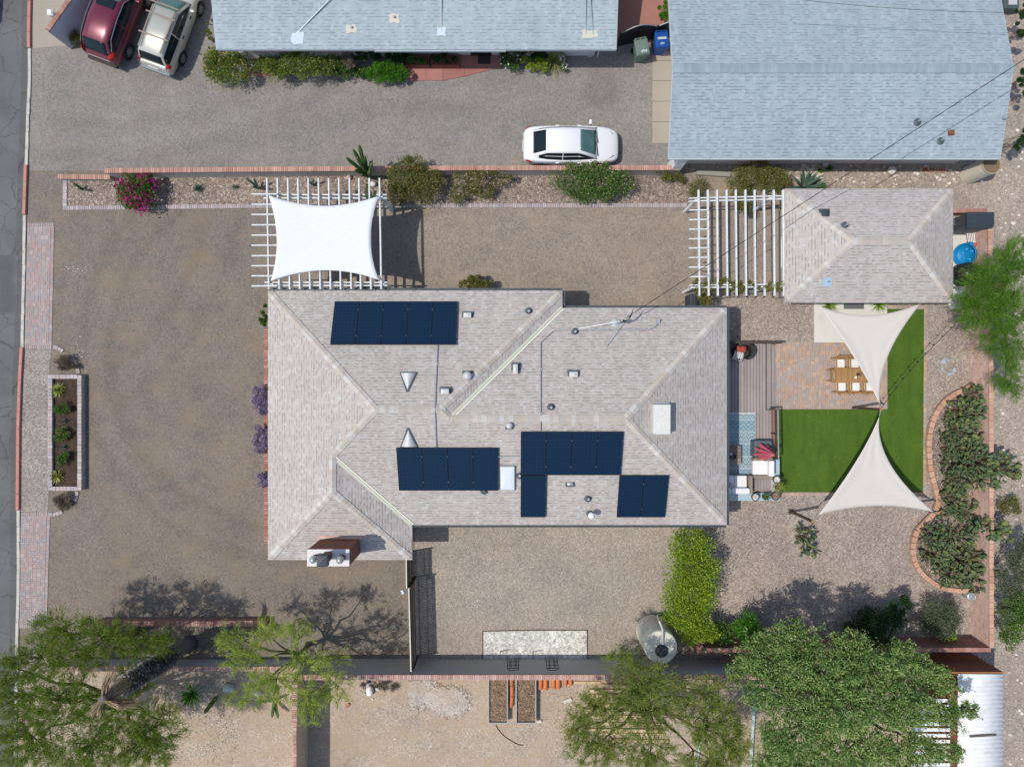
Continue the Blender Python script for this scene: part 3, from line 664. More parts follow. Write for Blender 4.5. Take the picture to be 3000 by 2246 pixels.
def cable(label, pts, sag=0.0, r=.016, name='power_line', extra=None):
    mb = MB(); path = []
    for a, b in zip(pts, pts[1:]):
        a, b = Vector(a), Vector(b)
        for i in range(25):
            t = i/24; path.append(a.lerp(b, t) - Vector((0,0,sag*4*t*(1-t))))
    o = MB().tube(path, r, 5).build(name, M['wire'], label=label, category='cable')
    if extra: pass
    return o
wa = mt + Vector((.3,.15,.05)); wb = P(2900,240,6.9); wc = wb + (wb-wa)*.6
mb_path = []
for ph, off in ((0, 0), (PI, 0)):
    pts = []
    for i in range(160):
        t = i/159; q = wa.lerp(wc, t) - Vector((0,0,.9*t*(1-t))); a = t*120 + ph; pts.append(q + Vector((0, .014*math.cos(a), .014*math.sin(a))))
    mb_path.append(pts)
MB().tube(mb_path[0], .009, 5).tube(mb_path[1], .009, 5).build('power_line', M['wire'], label='twisted black power line running from the roof mast over the small guest house', category='cable')
cable('thin black cable crossing the blue grey roof near the top edge', [P(2300,-6,5.2), P(3060,38,5.2)], .3, .009)
# ---- guest house
gx0, gx1, gy0, gy1 = 12.29, 19.86, 3.63, 8.76; gh = (gy1-gy0)/2; gz = E + SL*gh; gy = (gy0+gy1)/2
GR = lambda x, y: E + SL*min(x-gx0, gx1-x, y-gy0, gy1-y)
guest = thing('guest_house', 'small rectangular guest house with pale tan hip roof beside the slatted arbor', 'house', (16,6.2,0))
g1, g2 = (gx0+gh,gy,gz), (gx1-gh,gy,gz); c1,c2,c3,c4 = (gx0,gy1,E),(gx1,gy1,E),(gx1,gy0,E),(gx0,gy0,E)
grf = roof('roof', [[c1,c2,g2,g1],[c2,c3,g2],[c3,c4,g1,g2],[c4,c1,g1]], M['shingle_pale'], guest)
ridge_caps(grf, [(c1,g1),(c2,g2),(c3,g2),(c4,g1),(g1,g2)], M['ridge'], SL)
MB().sheet([p[:2] for p in (c1,c2,c3,c4)], 2.47).build('soffit', M['trim'], guest)
mb = MB(); Q = [c1,c2,c3,c4]
for a, b in zip(Q, Q[1:]+Q[:1]): mb.face((*a[:2],2.45),(*b[:2],2.45),(*b[:2],2.597),(*a[:2],2.597))
mb.build('fascia', M['trim'], guest)
MB().box(gx0+.5,gy0+.5,0,gx1-.5,gy1-.5,2.469).build('wall', M['house_wall'], guest)
door(guest, (15.4,gy0+.5,.03), 1.0, 2.05, (0,-1), M['oldwood'])
for x in (13.7, 18.2): window(guest, (x,gy0+.5,1.5), 1.2, 1.0, (0,-1))
window(guest, (gx0+.5,6.2,1.5), 1.4, 1.0, (-1,0)); window(guest, (16,gy1-.5,1.5), 1.2, .8, (0,1))
vent_pipe(2474,661,.34,.05,0,GR,grf); box_vent(2415,626,.3,.28,.18,'darkbox',GR,grf)
p = PR(2424,826,.02,GR); tg = Matrix.Translation(p) @ tl
MB().box(-.2,-.2,0,.2,.2,.012).xform(tg).build('pipe_flashing', paint('blue_sealant', (.35,.50,.60), .06, 4, .8), grf); vent_pipe(2424,826,.22,.035,0,GR,grf,False)
# ---- neighbours
nw = thing('house', 'neighbouring house with long grey shingle gable roof and shrubs along its wall', 'house', P(1220,100))
ex0, ex1, ey, ez, ns = -13.48, 4.75, 15.24, 2.2, .25; ry = ey + 5.0; rz = ez + ns*5
NR = lambda x, y: ez + ns*min(y-ey, 2*ry-ey-y)
nrf = roof('roof', [[(ex0,ey,ez),(ex1,ey,ez),(ex1,ry,rz),(ex0,ry,rz)],[(ex0,ry,rz),(ex1,ry,rz),(ex1,2*ry-ey,ez),(ex0,2*ry-ey,ez)]], M['shingle_grey'], nw)
mb = MB()
for a, b in (((ex0,ey,ez),(ex1,ey,ez)),((ex1,ey,ez),(ex1,ry,rz)),((ex0,ey,ez),(ex0,ry,rz)),((ex1,2*ry-ey,ez),(ex1,ry,rz)),((ex0,2*ry-ey,ez),(ex0,ry,rz))): mb.beam(Vector(a)-Vector((0,0,.09)), Vector(b)-Vector((0,0,.09)), .04, .16)
mb.build('fascia', M['gutter_pale'], nw)
ridge_caps(nrf, [((ex0,ry,rz),(ex1,ry,rz))], M['ridge_blue'], ns)
mb = MB().box(ex0+.5,ey+.74,0,ex1-.75,2*ry-ey-.7,ez-.02)
for x in (ex0+.5, ex1-.75): mb.face((x,ey+.74,ez-.02),(x,2*ry-ey-.74,ez-.02),(x,ry,rz-.04))
mb.build('wall', M['white_stucco'], nw)
house_of[0] = nw; gutter((P(1097,144,ez).x,ey,ez), (P(1482,141,ez).x,ey,ez), (0,-1), M['gutter_pale'], .1); 
yw = ey+.74
door(nw, (P(1410,150,0).x,yw,.12), 1.0, 2.0, (0,-1), M['black']); window(nw, (P(1218,150,0).x,yw,1.3), 1.3, 1.0, (0,-1)); window(nw, (P(830,150,0).x,yw,1.3), 1.5, 1.0, (0,-1))
MB().cbox((P(1676,158,0).x,yw-.08,.9), .7, .16, .5).build('meter_box', M['galv'], nw)
mb = MB()
for px in (1725,1731,1750): mb.tube([(P(px,160).x,yw-.05,0),(P(px,160).x,yw-.05,2.1)], .03)
mb.build('wall_pipe', M['white'], nw)
def patch(px, py, rx, ry_, c, f, par, name='sealant_patch'):
    pts = []; n = 16; rr = random.Random(px)
    for i in range(n):
        t = 2*PI*i/n; q = 1 + rr.uniform(-.22,.22); sx = max(-1, min(1, 1.5*math.cos(t))); sy = max(-1, min(1, 1.5*math.sin(t)))
        pts.append(PR(px+rx*q*sx, py+ry_*q*sy, .015, f))
    return MB().add(pts[::-1], [tuple(range(n))]).build(name, c, par)
cr, wh = paint('cream_sealant', (.60,.57,.48), .05, 4, .8), paint('white_sealant', (.58,.64,.72), .05, 4, .8)
patch(872,112,17,17,wh,NR,nrf); patch(1293,92,14,12,wh,NR,nrf); patch(1030,84,15,12,cr,NR,nrf); patch(1155,54,15,13,cr,NR,nrf); patch(1727,100,24,11,cr,NR,nrf)
vent_pipe(1030,82,.12,.05,0,NR,nrf,False); vent_pipe(1155,52,.12,.05,0,NR,nrf,False)
for a, b, dz in (((869,100),(985,-22),.12),((1293,96),(1292,-25),.12),((1717,102),(1716,-25),.12),((1738,102),(1728,-25),.12)):
    MB().tube([PR(*a,.0,NR), PR(*b,dz,NR)], .026, 6).build('antenna_strut', M['galv'], nrf)
ne = thing('house', 'neighbouring house with wide blue grey shingle gable roof and long gutter', 'house', P(2450,230))
fx0, fx1, fy, fz, fs = 7.08, 22.06, 10.22, 2.5, .22; fr = 13.86; frz = fz + fs*(fr-fy)
FR = lambda x, y: fz + fs*min(y-fy, 2*fr-fy-y)
frf = roof('roof', [[(fx0,fy,fz),(fx1,fy,fz),(fx1,fr,frz),(fx0,fr,frz)],[(fx0,fr,frz),(fx1,fr,frz),(fx1,2*fr-fy,fz),(fx0,2*fr-fy,fz)]], M['shingle_blue'], ne)
ridge_caps(frf, [((fx0,fr,frz),(fx1,fr,frz))], M['ridge_blue'], fs, .16, .2)
mb = MB()
for x in (fx0, fx1):
    for yy in (fy, 2*fr-fy): mb.beam((x,yy,fz-.09), (x,fr,frz-.09), .04, .16)
mb.build('fascia', M['gutter_pale'], ne)
mb = MB().box(fx0+.75,fy+.5,0,fx1-.5,2*fr-fy-.5,fz-.02)
for x in (fx0+.75, fx1-.5): mb.face((x,fy+.5,fz-.02),(x,2*fr-fy-.5,fz-.02),(x,fr,frz-.03))
mb.build('wall', M['white_stucco'], ne)
house_of[0] = ne; gutter((fx0,fy,fz), (fx1,fy,fz), (0,-1), M['gutter_pale'])
for x in (10, 14, 18): window(ne, (x,fy+.5,1.5), 1.3, 1.0, (0,-1))
p = P(1986,472,1.2); MB().box(p.x-.22,p.y-.3,0,p.x+.22,p.y+.25,2.2).build('porch_post', M['white'], ne)
for a in ((2687,358,.26),(2755,413,.26)): 
    vent_pipe(*a,.05,0,FR,frf)
p = PR(2785,390,.02,FR); MB().cbox(p, .24, .22, .1, .1, .01).build('roof_vent', M['rust'], frf)
p = PR(2944,344,.1,FR); MB().lathe(p, [(.09,-.05),(.1,.1),(.05,.18),(.01,.19)], 10).build('roof_vent', M['galv'], frf)
# ---- solar panels
solar = NT('solar_cells'); uv = solar.obj(); x, y, z = solar.sep(uv)
gx_ = solar.math('ABSOLUTE', solar.math('SUBTRACT', solar.math('FRACT', solar.math('MULTIPLY', x, 6.2)), .5)); gy_ = solar.math('ABSOLUTE', solar.math('SUBTRACT', solar.math('FRACT', solar.math('MULTIPLY', y, 6.0)), .5))
ln = solar.math('GREATER_THAN', solar.math('MAXIMUM', gx_, gy_), .475); bus = solar.math('GREATER_THAN', solar.math('FRACT', solar.math('MULTIPLY', x, 31)), .86)
sc = solar.mix(solar.math('MULTIPLY', ln, .8), (.001,.013,.036), (.012,.045,.085)); sc = solar.mix(solar.math('MULTIPLY', bus, .35), sc, (.012,.05,.115))
M['solar'] = solar.done(sc, .32, 0, .45)
M['panelframe'] = paint('panel_frame', (.012,.02,.035), .1, 4, .45, .4)
def make_panel(w, l):
    t = thing('solar_panel', 'x', 'solar panel', (0,0,0), 'solar panels on the house roof')
    mb = MB()
    for s in (-1, 1):
        mb.box(s*w/2-(.025 if s > 0 else 0), -l/2, 0, s*w/2+(.025 if s < 0 else 0), l/2, .045)
        mb.box(-w/2+.026, s*l/2-(.025 if s > 0 else 0), 0, w/2-.026, s*l/2+(.025 if s < 0 else 0), .044)
    mb.build('frame', M['panelframe'], t)
    MB().box(-w/2+.02,-l/2+.02,.008,w/2-.02,l/2-.02,.038).build('cells', M['solar'], t)
    mb = MB()
    for yy in (-l*.3, l*.3): mb.cbox((w/2+.005,yy,.03), .022, .035, .02)
    mb.build('clamp', M['galv'], t)
    mb = MB()
    for yy in (-l*.3, l*.3): mb.box(-w/2,yy-.02,-.09,w/2,yy+.02,0)
    mb.build('rail', M['black'], t)
    return t
proto = {}
def array(pxl, pyt, pxr, pyb, n, labels):
    a, b, c = PR(pxl, (pyt+pyb)/2), PR(pxr, (pyt+pyb)/2), PR((pxl+pxr)/2, pyt, .1); d = PR((pxl+pxr)/2, pyb, .1)
    w = (b.x-a.x)/n; l = (c-d).length; mid = (c+d)/2; sgn = 1 if d.z < c.z else -1
    for i in range(n):
        key = 'p'
        x = a.x + w*(i+.5)
        if key not in proto: proto[key] = (make_panel(w-.012, l), w-.012, l); o = proto[key][0]
        else: o = copy_tree(proto[key][0], (0,0,0))
        o.location = (x, mid.y, mid.z); o.rotation_euler = (math.atan(SL)*sgn, 0, 0); o.scale = ((w-.012)/proto[key][1], l/proto[key][2], 1); o['label'] = labels[i]
array(976,884,1339,1010,5,['leftmost dark blue solar panel of the row of five near the white pergola','second solar panel from the left in the row of five near the white pergola','middle solar panel of the row of five near the white pergola','fourth solar panel from the left in the row of five near the white pergola','rightmost dark blue solar panel of the row of five near the white pergola'])
array(1166,1311,1460,1435,4,['leftmost solar panel of the row ending at the white skylight','second solar panel from the left in the row ending at the white skylight','third solar panel from the left in the row ending at the white skylight','solar panel right next to the white skylight on its left'])
array(1525,1264,1821,1390,4,['leftmost solar panel of the upper row of four right of the skylight','second from left solar panel in the upper row of four right of the skylight','third from left solar panel in the upper row of four right of the skylight','rightmost solar panel of the upper row of four right of the skylight'])
array(1525,1392,1599,1513,1,['single solar panel hanging alone below the upper row right of the skylight'])
array(1809,1392,1952,1513,2,['left solar panel of the lower pair near the right end of the roof','right solar panel of the lower pair near the right end of the roof'])
# ================================================================== walls, fences, planters
def wall(name, label, pts, h, th, face, cap, along=.1, over=.03, group=None, caph=.07, z0=0):
    """pts: pixels of the cap's middle line, seen at height h"""
    w = [P(x, y, h) for x, y in pts]; c = sum(w, Vector((0,0,0)))/len(w)
    t = thing(name, label, 'wall', (c.x, c.y, 0), group)
    mb = MB(); cb = MB()
    for i, (a, b) in enumerate(zip(w, w[1:])):
        d = (b-a).normalized(); e = th/2 if 0 < i or len(w) > 2 and i < len(w)-2 else 0
        n = Vector((-d.y, d.x, 0))*(th/2)
        aa = a - d*(th/2 if i else 0); bb = b + d*(th/2 if i < len(w)-2 else 0)
        mb.prism([(aa+n)[:2], (bb+n)[:2], (bb-n)[:2], (aa-n)[:2]], z0-.1, h-caph)
        if cap: brick_row(cb, aa, bb, th+2*over, along, h-caph, h, .010, .002)
    mb.build('wall', face, t)
    if cap:
        cb.build('brick_cap', cap, t)
    return t
wall('garden_wall', 'long grey stucco garden wall with pink brick cap behind the parked white car', [(305,500),(750,495.5),(1300,492),(1990,491)], .92, .17, M['grey_stucco'], M['pinkcap'])
wall('garden_wall', 'short low end of the brick capped wall beside the magenta bougainvillea', [(168,517),(322,518.5)], .42, .17, M['grey_stucco'], M['pinkcap'])
wall('brick_pier', 'square brick pier at the corner of the blue grey roofed house', [(1986,484),(1986,462)], .9, .36, M['grey_stucco'], M['pinkcap'])
wall('boundary_wall', 'tall grey wall with red brick cap behind the gravel courtyard', [(866,1984),(1500,1984),(2200,1983),(2764,1982)], 1.95, .18, M['grey_stucco'], M['rosecap'])
wall('boundary_wall', 'low grey wall with brick cap under the leaning dead palm trunk', [(152,1959),(858,1959)], .97, .17, M['grey_stucco'], M['rosecap'])
sw = wall('boundary_wall', 'tan wall running away between two bare dirt lots', [(863,1998),(862,2116)], 1.95, .2, M['tan_stucco'], M['rosecap'])
mb = MB(); a, b = P(863,2116,1.9), P(863,2600,1.9); mb.prism([(a.x-.06,a.y),(a.x+.06,a.y),(b.x+.06,b.y),(b.x-.06,b.y)], -.1, 1.86); mb.build('wall', M['tan_stucco'], sw)
cb = MB(); brick_row(cb, P(864,2116,1.93), P(864,2600,1.93), .15, .2, 1.86, 1.93); cb.build('brick_cap', M['pinkcap'], sw)
wall('low_brick_wall', 'low brick edging wall in front of the feathery trees', [(276,1827),(640,1826),(778,1825)], .5, .2, M['brickwall'], M['redcap'], .085)
wall('brick_wall', 'tall brick wall along the right side of the pebble yard beside the prickly pears', [(2902,660),(2905,1200),(2906,1896)], 1.35, .16, M['tanbrickwall'], M['peach_block'], .3, .02)
wall('brick_wall', 'dark brick wall behind the green shrubs at the bottom of the pebble yard', [(2072,1904),(2904,1903)], 1.4, .16, M['brickwall'], M['redcap'], .3, .02)
wall('brick_wall', 'short brick wall stub beside the pale water tank', [(2049,1850),(2049,1916)], 1.35, .22, M['brickwall'], M['redcap'], .2, .02)
wall('brick_wall', 'short brick wall behind the dark storage cabinet', [(2780,617),(2892,617)], .7, .16, M['brickwall'], M['redcap'], .2, .02)
wall('street_wall', 'slate grey stucco wall with diagonal brick cap beside the maroon car', [(136,90),(222,-30),(300,-138)], 1.7, .16, M['blue_stucco'], M['redcap'], .1)
# brick planter along the house front
bp = thing('brick_planter', 'low red brick planter along the left side of the house', 'planter', (-11.2,-2.5,0))
MB().box(-11.92,-7.7,0,-11.74,2.62,.43).box(-11.74,-7.7,0,-10.4,-7.55,.43).box(-11.74,2.47,0,-10.4,2.62,.43).build('wall', M['brickwall'], bp)
mb = MB(); brick_row(mb, (-11.83,-7.7), (-11.83,2.62), .21, .085, .43, .5); mb.build('brick_cap', M['redcap'], bp)
MB().box(-11.735,-7.545,0,-10.395,2.465,.36).build('soil', M['soil'], bp)
# street planter
t = thing('raised_planter', 'long raised paver planter of dark soil near the street', 'planter', P(189,1266))
mb = MB(); hh = .34
for (a, b) in (((146,1098),(146,1436)),((232,1098),(232,1436)),((152,1103),(226,1103)),((152,1431),(226,1431))):
    for j in range(3): brick_row(mb, P(*a,hh), P(*b,hh), .20, .17, j*hh/3, (j+1)*hh/3-.006, .008, .006)
mb.build('wall', M['paver_grey'], t)
MB().sheet([P(x,y,hh)[:2] for x, y in ((148,1100),(230,1100),(230,1434),(148,1434))], .2).build('soil', M['soil'], t)
# curved peach retaining wall
CUR = [(2868,1118),(2835,1140),(2800,1156),(2770,1180),(2746,1215),(2731,1260),(2726,1300),(2728,1345),(2733,1385),(2744,1425),(2751,1455),(2748,1490),(2722,1524),(2693,1555),(2681,1590),(2681,1630),(2696,1668),(2727,1699),(2767,1721),(2810,1729),(2862,1728)]
cw = thing('retaining_wall', 'curving peach block retaining wall around the prickly pears', 'retaining wall', P(2690,1620))
def smooth(pts, n=6):
    out = []
    for i in range(len(pts)-1):
        p0, p1, p2, p3 = pts[max(i-1,0)], pts[i], pts[i+1], pts[min(i+2,len(pts)-1)]
        for k in range(n):
            t = k/n; out.append(tuple(.5*((2*p1[j]) + (-p0[j]+p2[j])*t + (2*p0[j]-5*p1[j]+4*p2[j]-p3[j])*t*t + (-p0[j]+3*p1[j]-3*p2[j]+p3[j])*t**3) for j in range(len(p1))))
    return out + [tuple(pts[-1])]
def arc_blocks(mb, pts, off, blen, across, z0, z1, ph=0):
    w = [P(x, y, z1)[:2] for x, y in smooth(pts)]; d = [0]
    for a, b in zip(w, w[1:]): d.append(d[-1] + math.hypot(b[0]-a[0], b[1]-a[1]))
    n = int(d[-1]/blen)
    def at(s):
        s = min(max(s, 0), d[-1]-1e-6); i = max(j for j in range(len(d)) if d[j] <= s); i = min(i, len(w)-2); f = (s-d[i])/(d[i+1]-d[i])
        return Vector((w[i][0]+(w[i+1][0]-w[i][0])*f, w[i][1]+(w[i+1][1]-w[i][1])*f)), Vector((w[i+1][0]-w[i][0], w[i+1][1]-w[i][1])).normalized()
    for i in range(n):
        c, t = at((i+.5+ph)*blen); nn = Vector((t.y, -t.x)); c = c + nn*off; a = math.atan2(t.y, t.x)
        mb.cbox((c.x, c.y, z0), blen-.012, across, z1-z0, a + random.uniform(-.03,.03), .02)
mb = MB(); arc_blocks(mb, CUR, -.045, .3, .2, .0, .17, .5); mb.build('lower_course', M['peach_block'], cw)
mb = MB(); arc_blocks(mb, CUR, .03, .3, .22, .17, .34); mb.build('upper_course', M['peach_block'], cw)
MB().sheet([P(x, y, .2)[:2] for x, y in CUR[1:-1]] + [P(2858,y,.2)[:2] for y in (1728,1500,1300,1120)], .2).build('soil', M['bedpebble'], cw)
# slatted fence and gate
def picket_fence(name, label, cat, a, b, h, zt=0):
    a, b = Vector((*a[:2],0)), Vector((*b[:2],0)); t = thing(name, label, cat, (a+b)/2); L = (b-a).length; d = (b-a)/L; n = int(L/.075)
    mb = MB()
    for i in range(n):
        p = a + d*((i+.5)*L/n); mb.cbox((p.x,p.y,.05), .066, .018, h-.05, math.atan2(d.y,d.x)+.12)
    mb.build('pickets', M['picket'], t)
    side = Vector((d.y,-d.x,0))*.035
    for z in (.3, 1.05, h-.25):
        MB().beam(a-side+Vector((0,0,z)), b-side+Vector((0,0,z)), .035, .06).build('rail', M['steel'], t)
    MB().beam(a+Vector((0,0,h+.012)), b+Vector((0,0,h+.012)), .05, .024).build('top_rail', M['cream'], t)
    for q in (a, b): MB().cbox((q.x-side.x*2,q.y-side.y*2,0), .07, .07, h).build('post', M['steel'], t)
    return t
M['picket'] = pieces('tan_pickets', [(.33,.29,.22),(.38,.33,.25),(.29,.25,.19),(.35,.32,.26)]); M['cream'] = paint('cream_metal', (.66,.63,.52), .06, 4, .6)
fe = picket_fence('slatted_fence', 'tall slatted tan fence standing beside the gravel courtyard', 'fence', P(1197.5,1722,1.8), P(1204,1966,1.8), 1.8)
picket_fence('slatted_gate', 'narrow slatted gate between the house corner and the tall tan fence', 'gate', P(1190,1640,1.75), P(1191,1722,1.75), 1.75)
q = P(1186,1733,1.85); fl = thing('flood_light', 'small grey flood light on the end of the slatted fence', 'lamp', q)
MB().tube([(q.x+.15,q.y,q.z-.05),(q.x,q.y,q.z)], .025).build('bracket', M['galv'], fl); MB().cbox((q.x-.1,q.y,q.z-.04), .16, .24, .1, .4, .03).build('lamp_head', M['galv'], fl)
# arched black gate between the neighbours
t = thing('metal_gate', 'arched black metal gate between the two neighbouring houses', 'gate', P(1890,110))
a, b = P(1806,138), P(1960,108); d = (b-a); mb = MB(); n = 26; tops = []
for i in range(n+1):
    f = i/n; p = a + d*f; h = 1.25 + .45*math.sin(PI*min(1, f/.68)) if f < .68 else 1.25 + .3*math.sin(PI*(f-.68)/.64)
    tops.append(Vector((p.x,p.y,h)))
    if i < n: mb.add([(p.x,p.y,.05), (p+d/n)[:2]+(.05,), ], []) if 0 else None
for i in range(n):
    p, q = tops[i], tops[i+1]; mb.add([(p.x,p.y,.05),(q.x,q.y,.05),q,p,(p.x+.01,p.y+.03,.05),(q.x+.01,q.y+.03,.05),q+Vector((.01,.03,0)),p+Vector((.01,.03,0))], [(0,1,2,3),(7,6,5,4),(3,2,6,7)])
mb.build('panel', M['black'], t); MB().tube(tops, .022, 6).build('top_rail', M['galv'], t)
for f in (0, .36, .68, 1): p = a+d*f; MB().cbox((p.x,p.y-.03,0), .07, .07, 1.4).build('post', M['black'], t)
# street pedestal
p = P(146,36,.55); t = thing('utility_pedestal', 'small silver square utility post on the concrete street pad', 'pedestal', (p.x,p.y,0))
MB().cbox((p.x,p.y,0), .2, .2, .5).build('post', M['galv'], t); MB().cbox((p.x,p.y,.5), .29, .29, .1, 0, .06).build('lid', M['white'], t)
# ================================================================== pergola, arbor, sails
pg = thing('pergola', 'white wooden pergola with long rafters beneath the square white sail', 'pergola', P(950,700))
for i, x in enumerate((783,813.5,844,873.5,903.5,933.5,963.5,993,1024,1052,1082,1112)):
    MB().beam(P(x,523,2.8), P(x+5.5,847,2.8), .062, .15).build('rafter', M['weathered'], pg)
for y in (569.5,599.5,629,659.5,689.5,719,749.5,779,808.5,838): MB().beam(P(738,y,2.93), P(812,y-.5,2.93), .055, .09).build('purlin', M['weathered'], pg)
for y, o in ((572,0),(582,0),(828,2),(837,2)): MB().beam(P(775+o,y,2.62), P(1134+o,y,2.62), .055, .2).build('beam', M['weathered'], pg)
for x, y in ((790,577),(1120,577),(795,832),(1126,832)):
    p = P(x, y, 2.55); MB().cbox((p.x,p.y,0), .14, .14, 2.52).build('post', M['white'], pg)
ar = thing('arbor', 'weathered white arbor with vines beside the small guest house', 'arbor', P(2160,710))
for x in (2046,2073,2100,2128,2155,2183,2210,2237.5,2266,2293): MB().beam(P(x,557,2.45), P(x+2.5,867,2.45), .065, .13).build('rafter', M['weathered'], ar)
for y in (616,644,672,700,727,755,783,811): MB().beam(P(2018,y,2.55), P(2074,y-1,2.55), .05, .07).build('purlin', M['weathered'], ar)
for y in (578,587,836,843): MB().beam(P(2018,y+ (4 if y < 600 else 0),2.3), P(2298,y-3,2.3), .05, .18).build('beam', M['weathered'], ar)
for x, y in ((2040,586),(2256,582),(2038,838),(2250,838)):
    p = P(x, y, 2.2); MB().cbox((p.x,p.y,0), .12, .12, 2.25).build('post', M['white'], ar)
def quad_sail():
    A, B, C, D = [P(*q) for q in ((787,572,3.05),(1110,574,3.0),(1111,821,3.05),(793,823,3.0))]
    dT, dR, dB, dL = [P(q[0],q[1],3.03) for q in ((948,603),(1086,700),(955,792),(811,700))]
    def qb(a, m, b, t): c = m*2 - (a+b)/2; return a*(1-t)**2 + c*2*t*(1-t) + b*t*t
    n = 25; pts = []
    for i in range(n):
        u = i/(n-1)
        for j in range(n):
            v = j/(n-1)
            p = qb(A,dT,B,u)*(1-v) + qb(D,dB,C,u)*v + qb(A,dL,D,v)*(1-u) + qb(B,dR,C,v)*u - (A*(1-u)*(1-v)+B*u*(1-v)+D*(1-u)*v+C*u*v)
            p.z += -.04*math.sin(PI*u)*math.sin(PI*v) + .012*math.sin(9*u+5*v)*abs(2*u-1)*abs(2*v-1)*4*min(u,1-u,.3); pts.append(p)
    return MB().grid(pts, n, n)
def add_solid(o, t=.012):
    m = o.modifiers.new('thickness', 'SOLIDIFY'); m.thickness = t; return o
sw_ = NT('white_mesh_cloth'); x_, y_, z_ = sw_.sep(sw_.obj()); st_ = sw_.math('FRACT', sw_.math('MULTIPLY', x_, 2.05)); cl_ = sw_.mix(sw_.math('LESS_THAN', st_, .05), (.735,.77,.80), (.755,.785,.81))
cl_ = sw_.mix(1.0, cl_, sw_.ramp(sw_.noise(sw_.scale(sw_.obj(), (1,8,1)), 3, 4, .7), [(.3, (.955,)*3), (.7, (1.03,)*3)]), 'MULTIPLY'); M['sail_white'] = sw_.done(cl_, .9)
add_solid(quad_sail().build('shade_sail', M['sail_white'], None, True, label='bright white square shade sail stretched over the pergola', category='shade sail'))
def tri_sail(label, A, B, C, mAB, mBC, mCA, wr):
    a, b, c = P(*A), P(*B), P(*C); z = (A[2]+B[2]+C[2])/3
    dab, dbc, dca = [P(m[0],m[1],(q.z+r.z)/2) - (q+r)/2 for m, q, r in ((mAB,a,b),(mBC,b,c),(mCA,c,a))]
    n = 26; mb = MB(); idx = {}
    for i in range(n+1):
        for j in range(n+1-i):
            k = n-i-j; u, v, w = i/n, j/n, k/n
            p = a*u + b*v + c*w + dab*4*u*v + dbc*4*v*w + dca*4*w*u
            for (q, amp, ang) in wr:                # soft tension folds running out of a corner
                s = (u,v,w)[q]; o = (v-w, w-u, u-v)[q]/max(.06, 1-s)
                p.z += amp*math.sin(o*ang)*max(0, s-.25)*min(1, (1-s)*3)
            p.z -= .25*u*v*w*4; idx[i,j] = len(mb.v); mb.v.append(tuple(p))
    for i in range(n):
        for j in range(n-i):
            mb.f.append((idx[i,j], idx[i,j+1], idx[i+1,j]))
            if j < n-i-1: mb.f.append((idx[i+1,j], idx[i,j+1], idx[i+1,j+1]))
    return add_solid(mb.build('shade_sail', M['sail_cream'], None, True, label=label, category='shade sail'))
tri_sail('upper cream triangular shade sail covering part of the dining table', (2394,891,2.45), (2700,888,2.45), (2578,1184,2.5), (2540,923), (2604,1037), (2496,1037), ((1,.05,7),(2,.04,9),(0,.03,6)))
tri_sail('lower cream triangular shade sail spreading over the lawn and pebbles', (2576,1219,2.5), (2397,1508,2.3), (2738,1500,2.3), (2504,1357), (2563,1481), (2609,1360), ((0,.05,9),(1,.03,7),(2,.04,7)))
def sail_post(label, px, py, h):
    p = P(px, py, h); t = thing('sail_post', label, 'post', (p.x,p.y,0), 'steel posts holding the cream sails')
    MB().cbox((p.x,p.y,0), .11, .11, h).build('post', M['steel'], t); MB().cbox((p.x,p.y,h), .13, .13, .02).build('cap', M['rustcap'], t)
    MB().cbox((p.x,p.y,0), .26, .26, .015).build('base_plate', M['steel'], t); return p
M['rustcap'] = paint('orange_rust', (.38,.17,.07), .2, 6, .8)
pc = sail_post('brown post standing between the two cream sails', 2581,1199,2.55); ps = sail_post('brown post beside the small lone prickly pear', 2381,1527,2.4); pe = sail_post('brown post on the curving peach retaining wall', 2749,1502,2.4)
mb = MB(); mb.tube([P(2578,1184,2.5), pc], .014, 5).tube([P(2576,1219,2.5), pc], .014, 5).tube([P(2738,1500,2.3), pe], .014, 5).tube([P(2397,1508,2.3), ps], .012, 5)
for i, (a, b, l) in enumerate(((P(2578,1184,2.5),pc,'steel shackle line at the tip of the upper cream sail'),(P(2576,1219,2.5),pc,'steel shackle line at the tip of the lower cream sail'),(P(2738,1500,2.3),pe,'steel shackle line at the right corner of the lower cream sail'),(P(2397,1508,2.3),ps,'steel shackle line at the left corner of the lower cream sail'))):
    MB().tube([a, a.lerp(b,.5), b], [.012,.024,.012], 6).build('shackle', M['galv'], label=l, category='shackle')
sl = thing('string_lights', 'black string of light bulbs from the sail post towards the feathery tree', 'string lights', pc)
a, b = pc+Vector((0,0,-.05)), P(2800,950,2.9); path = [a.lerp(b, i/30) - Vector((0,0,1.3*(i/30)*(1-i/30))) for i in range(31)]
MB().tube(path, .013, 5).build('wire', M['wire'], sl)
for i in range(2, 31, 3):
    q = path[i]; MB().lathe((q.x,q.y,q.z-.15), [(.008,0),(.035,.03),(.03,.08),(.018,.1),(.018,.15)], 8).build('bulb', M['black'] if i % 2 else M['glass'], sl)
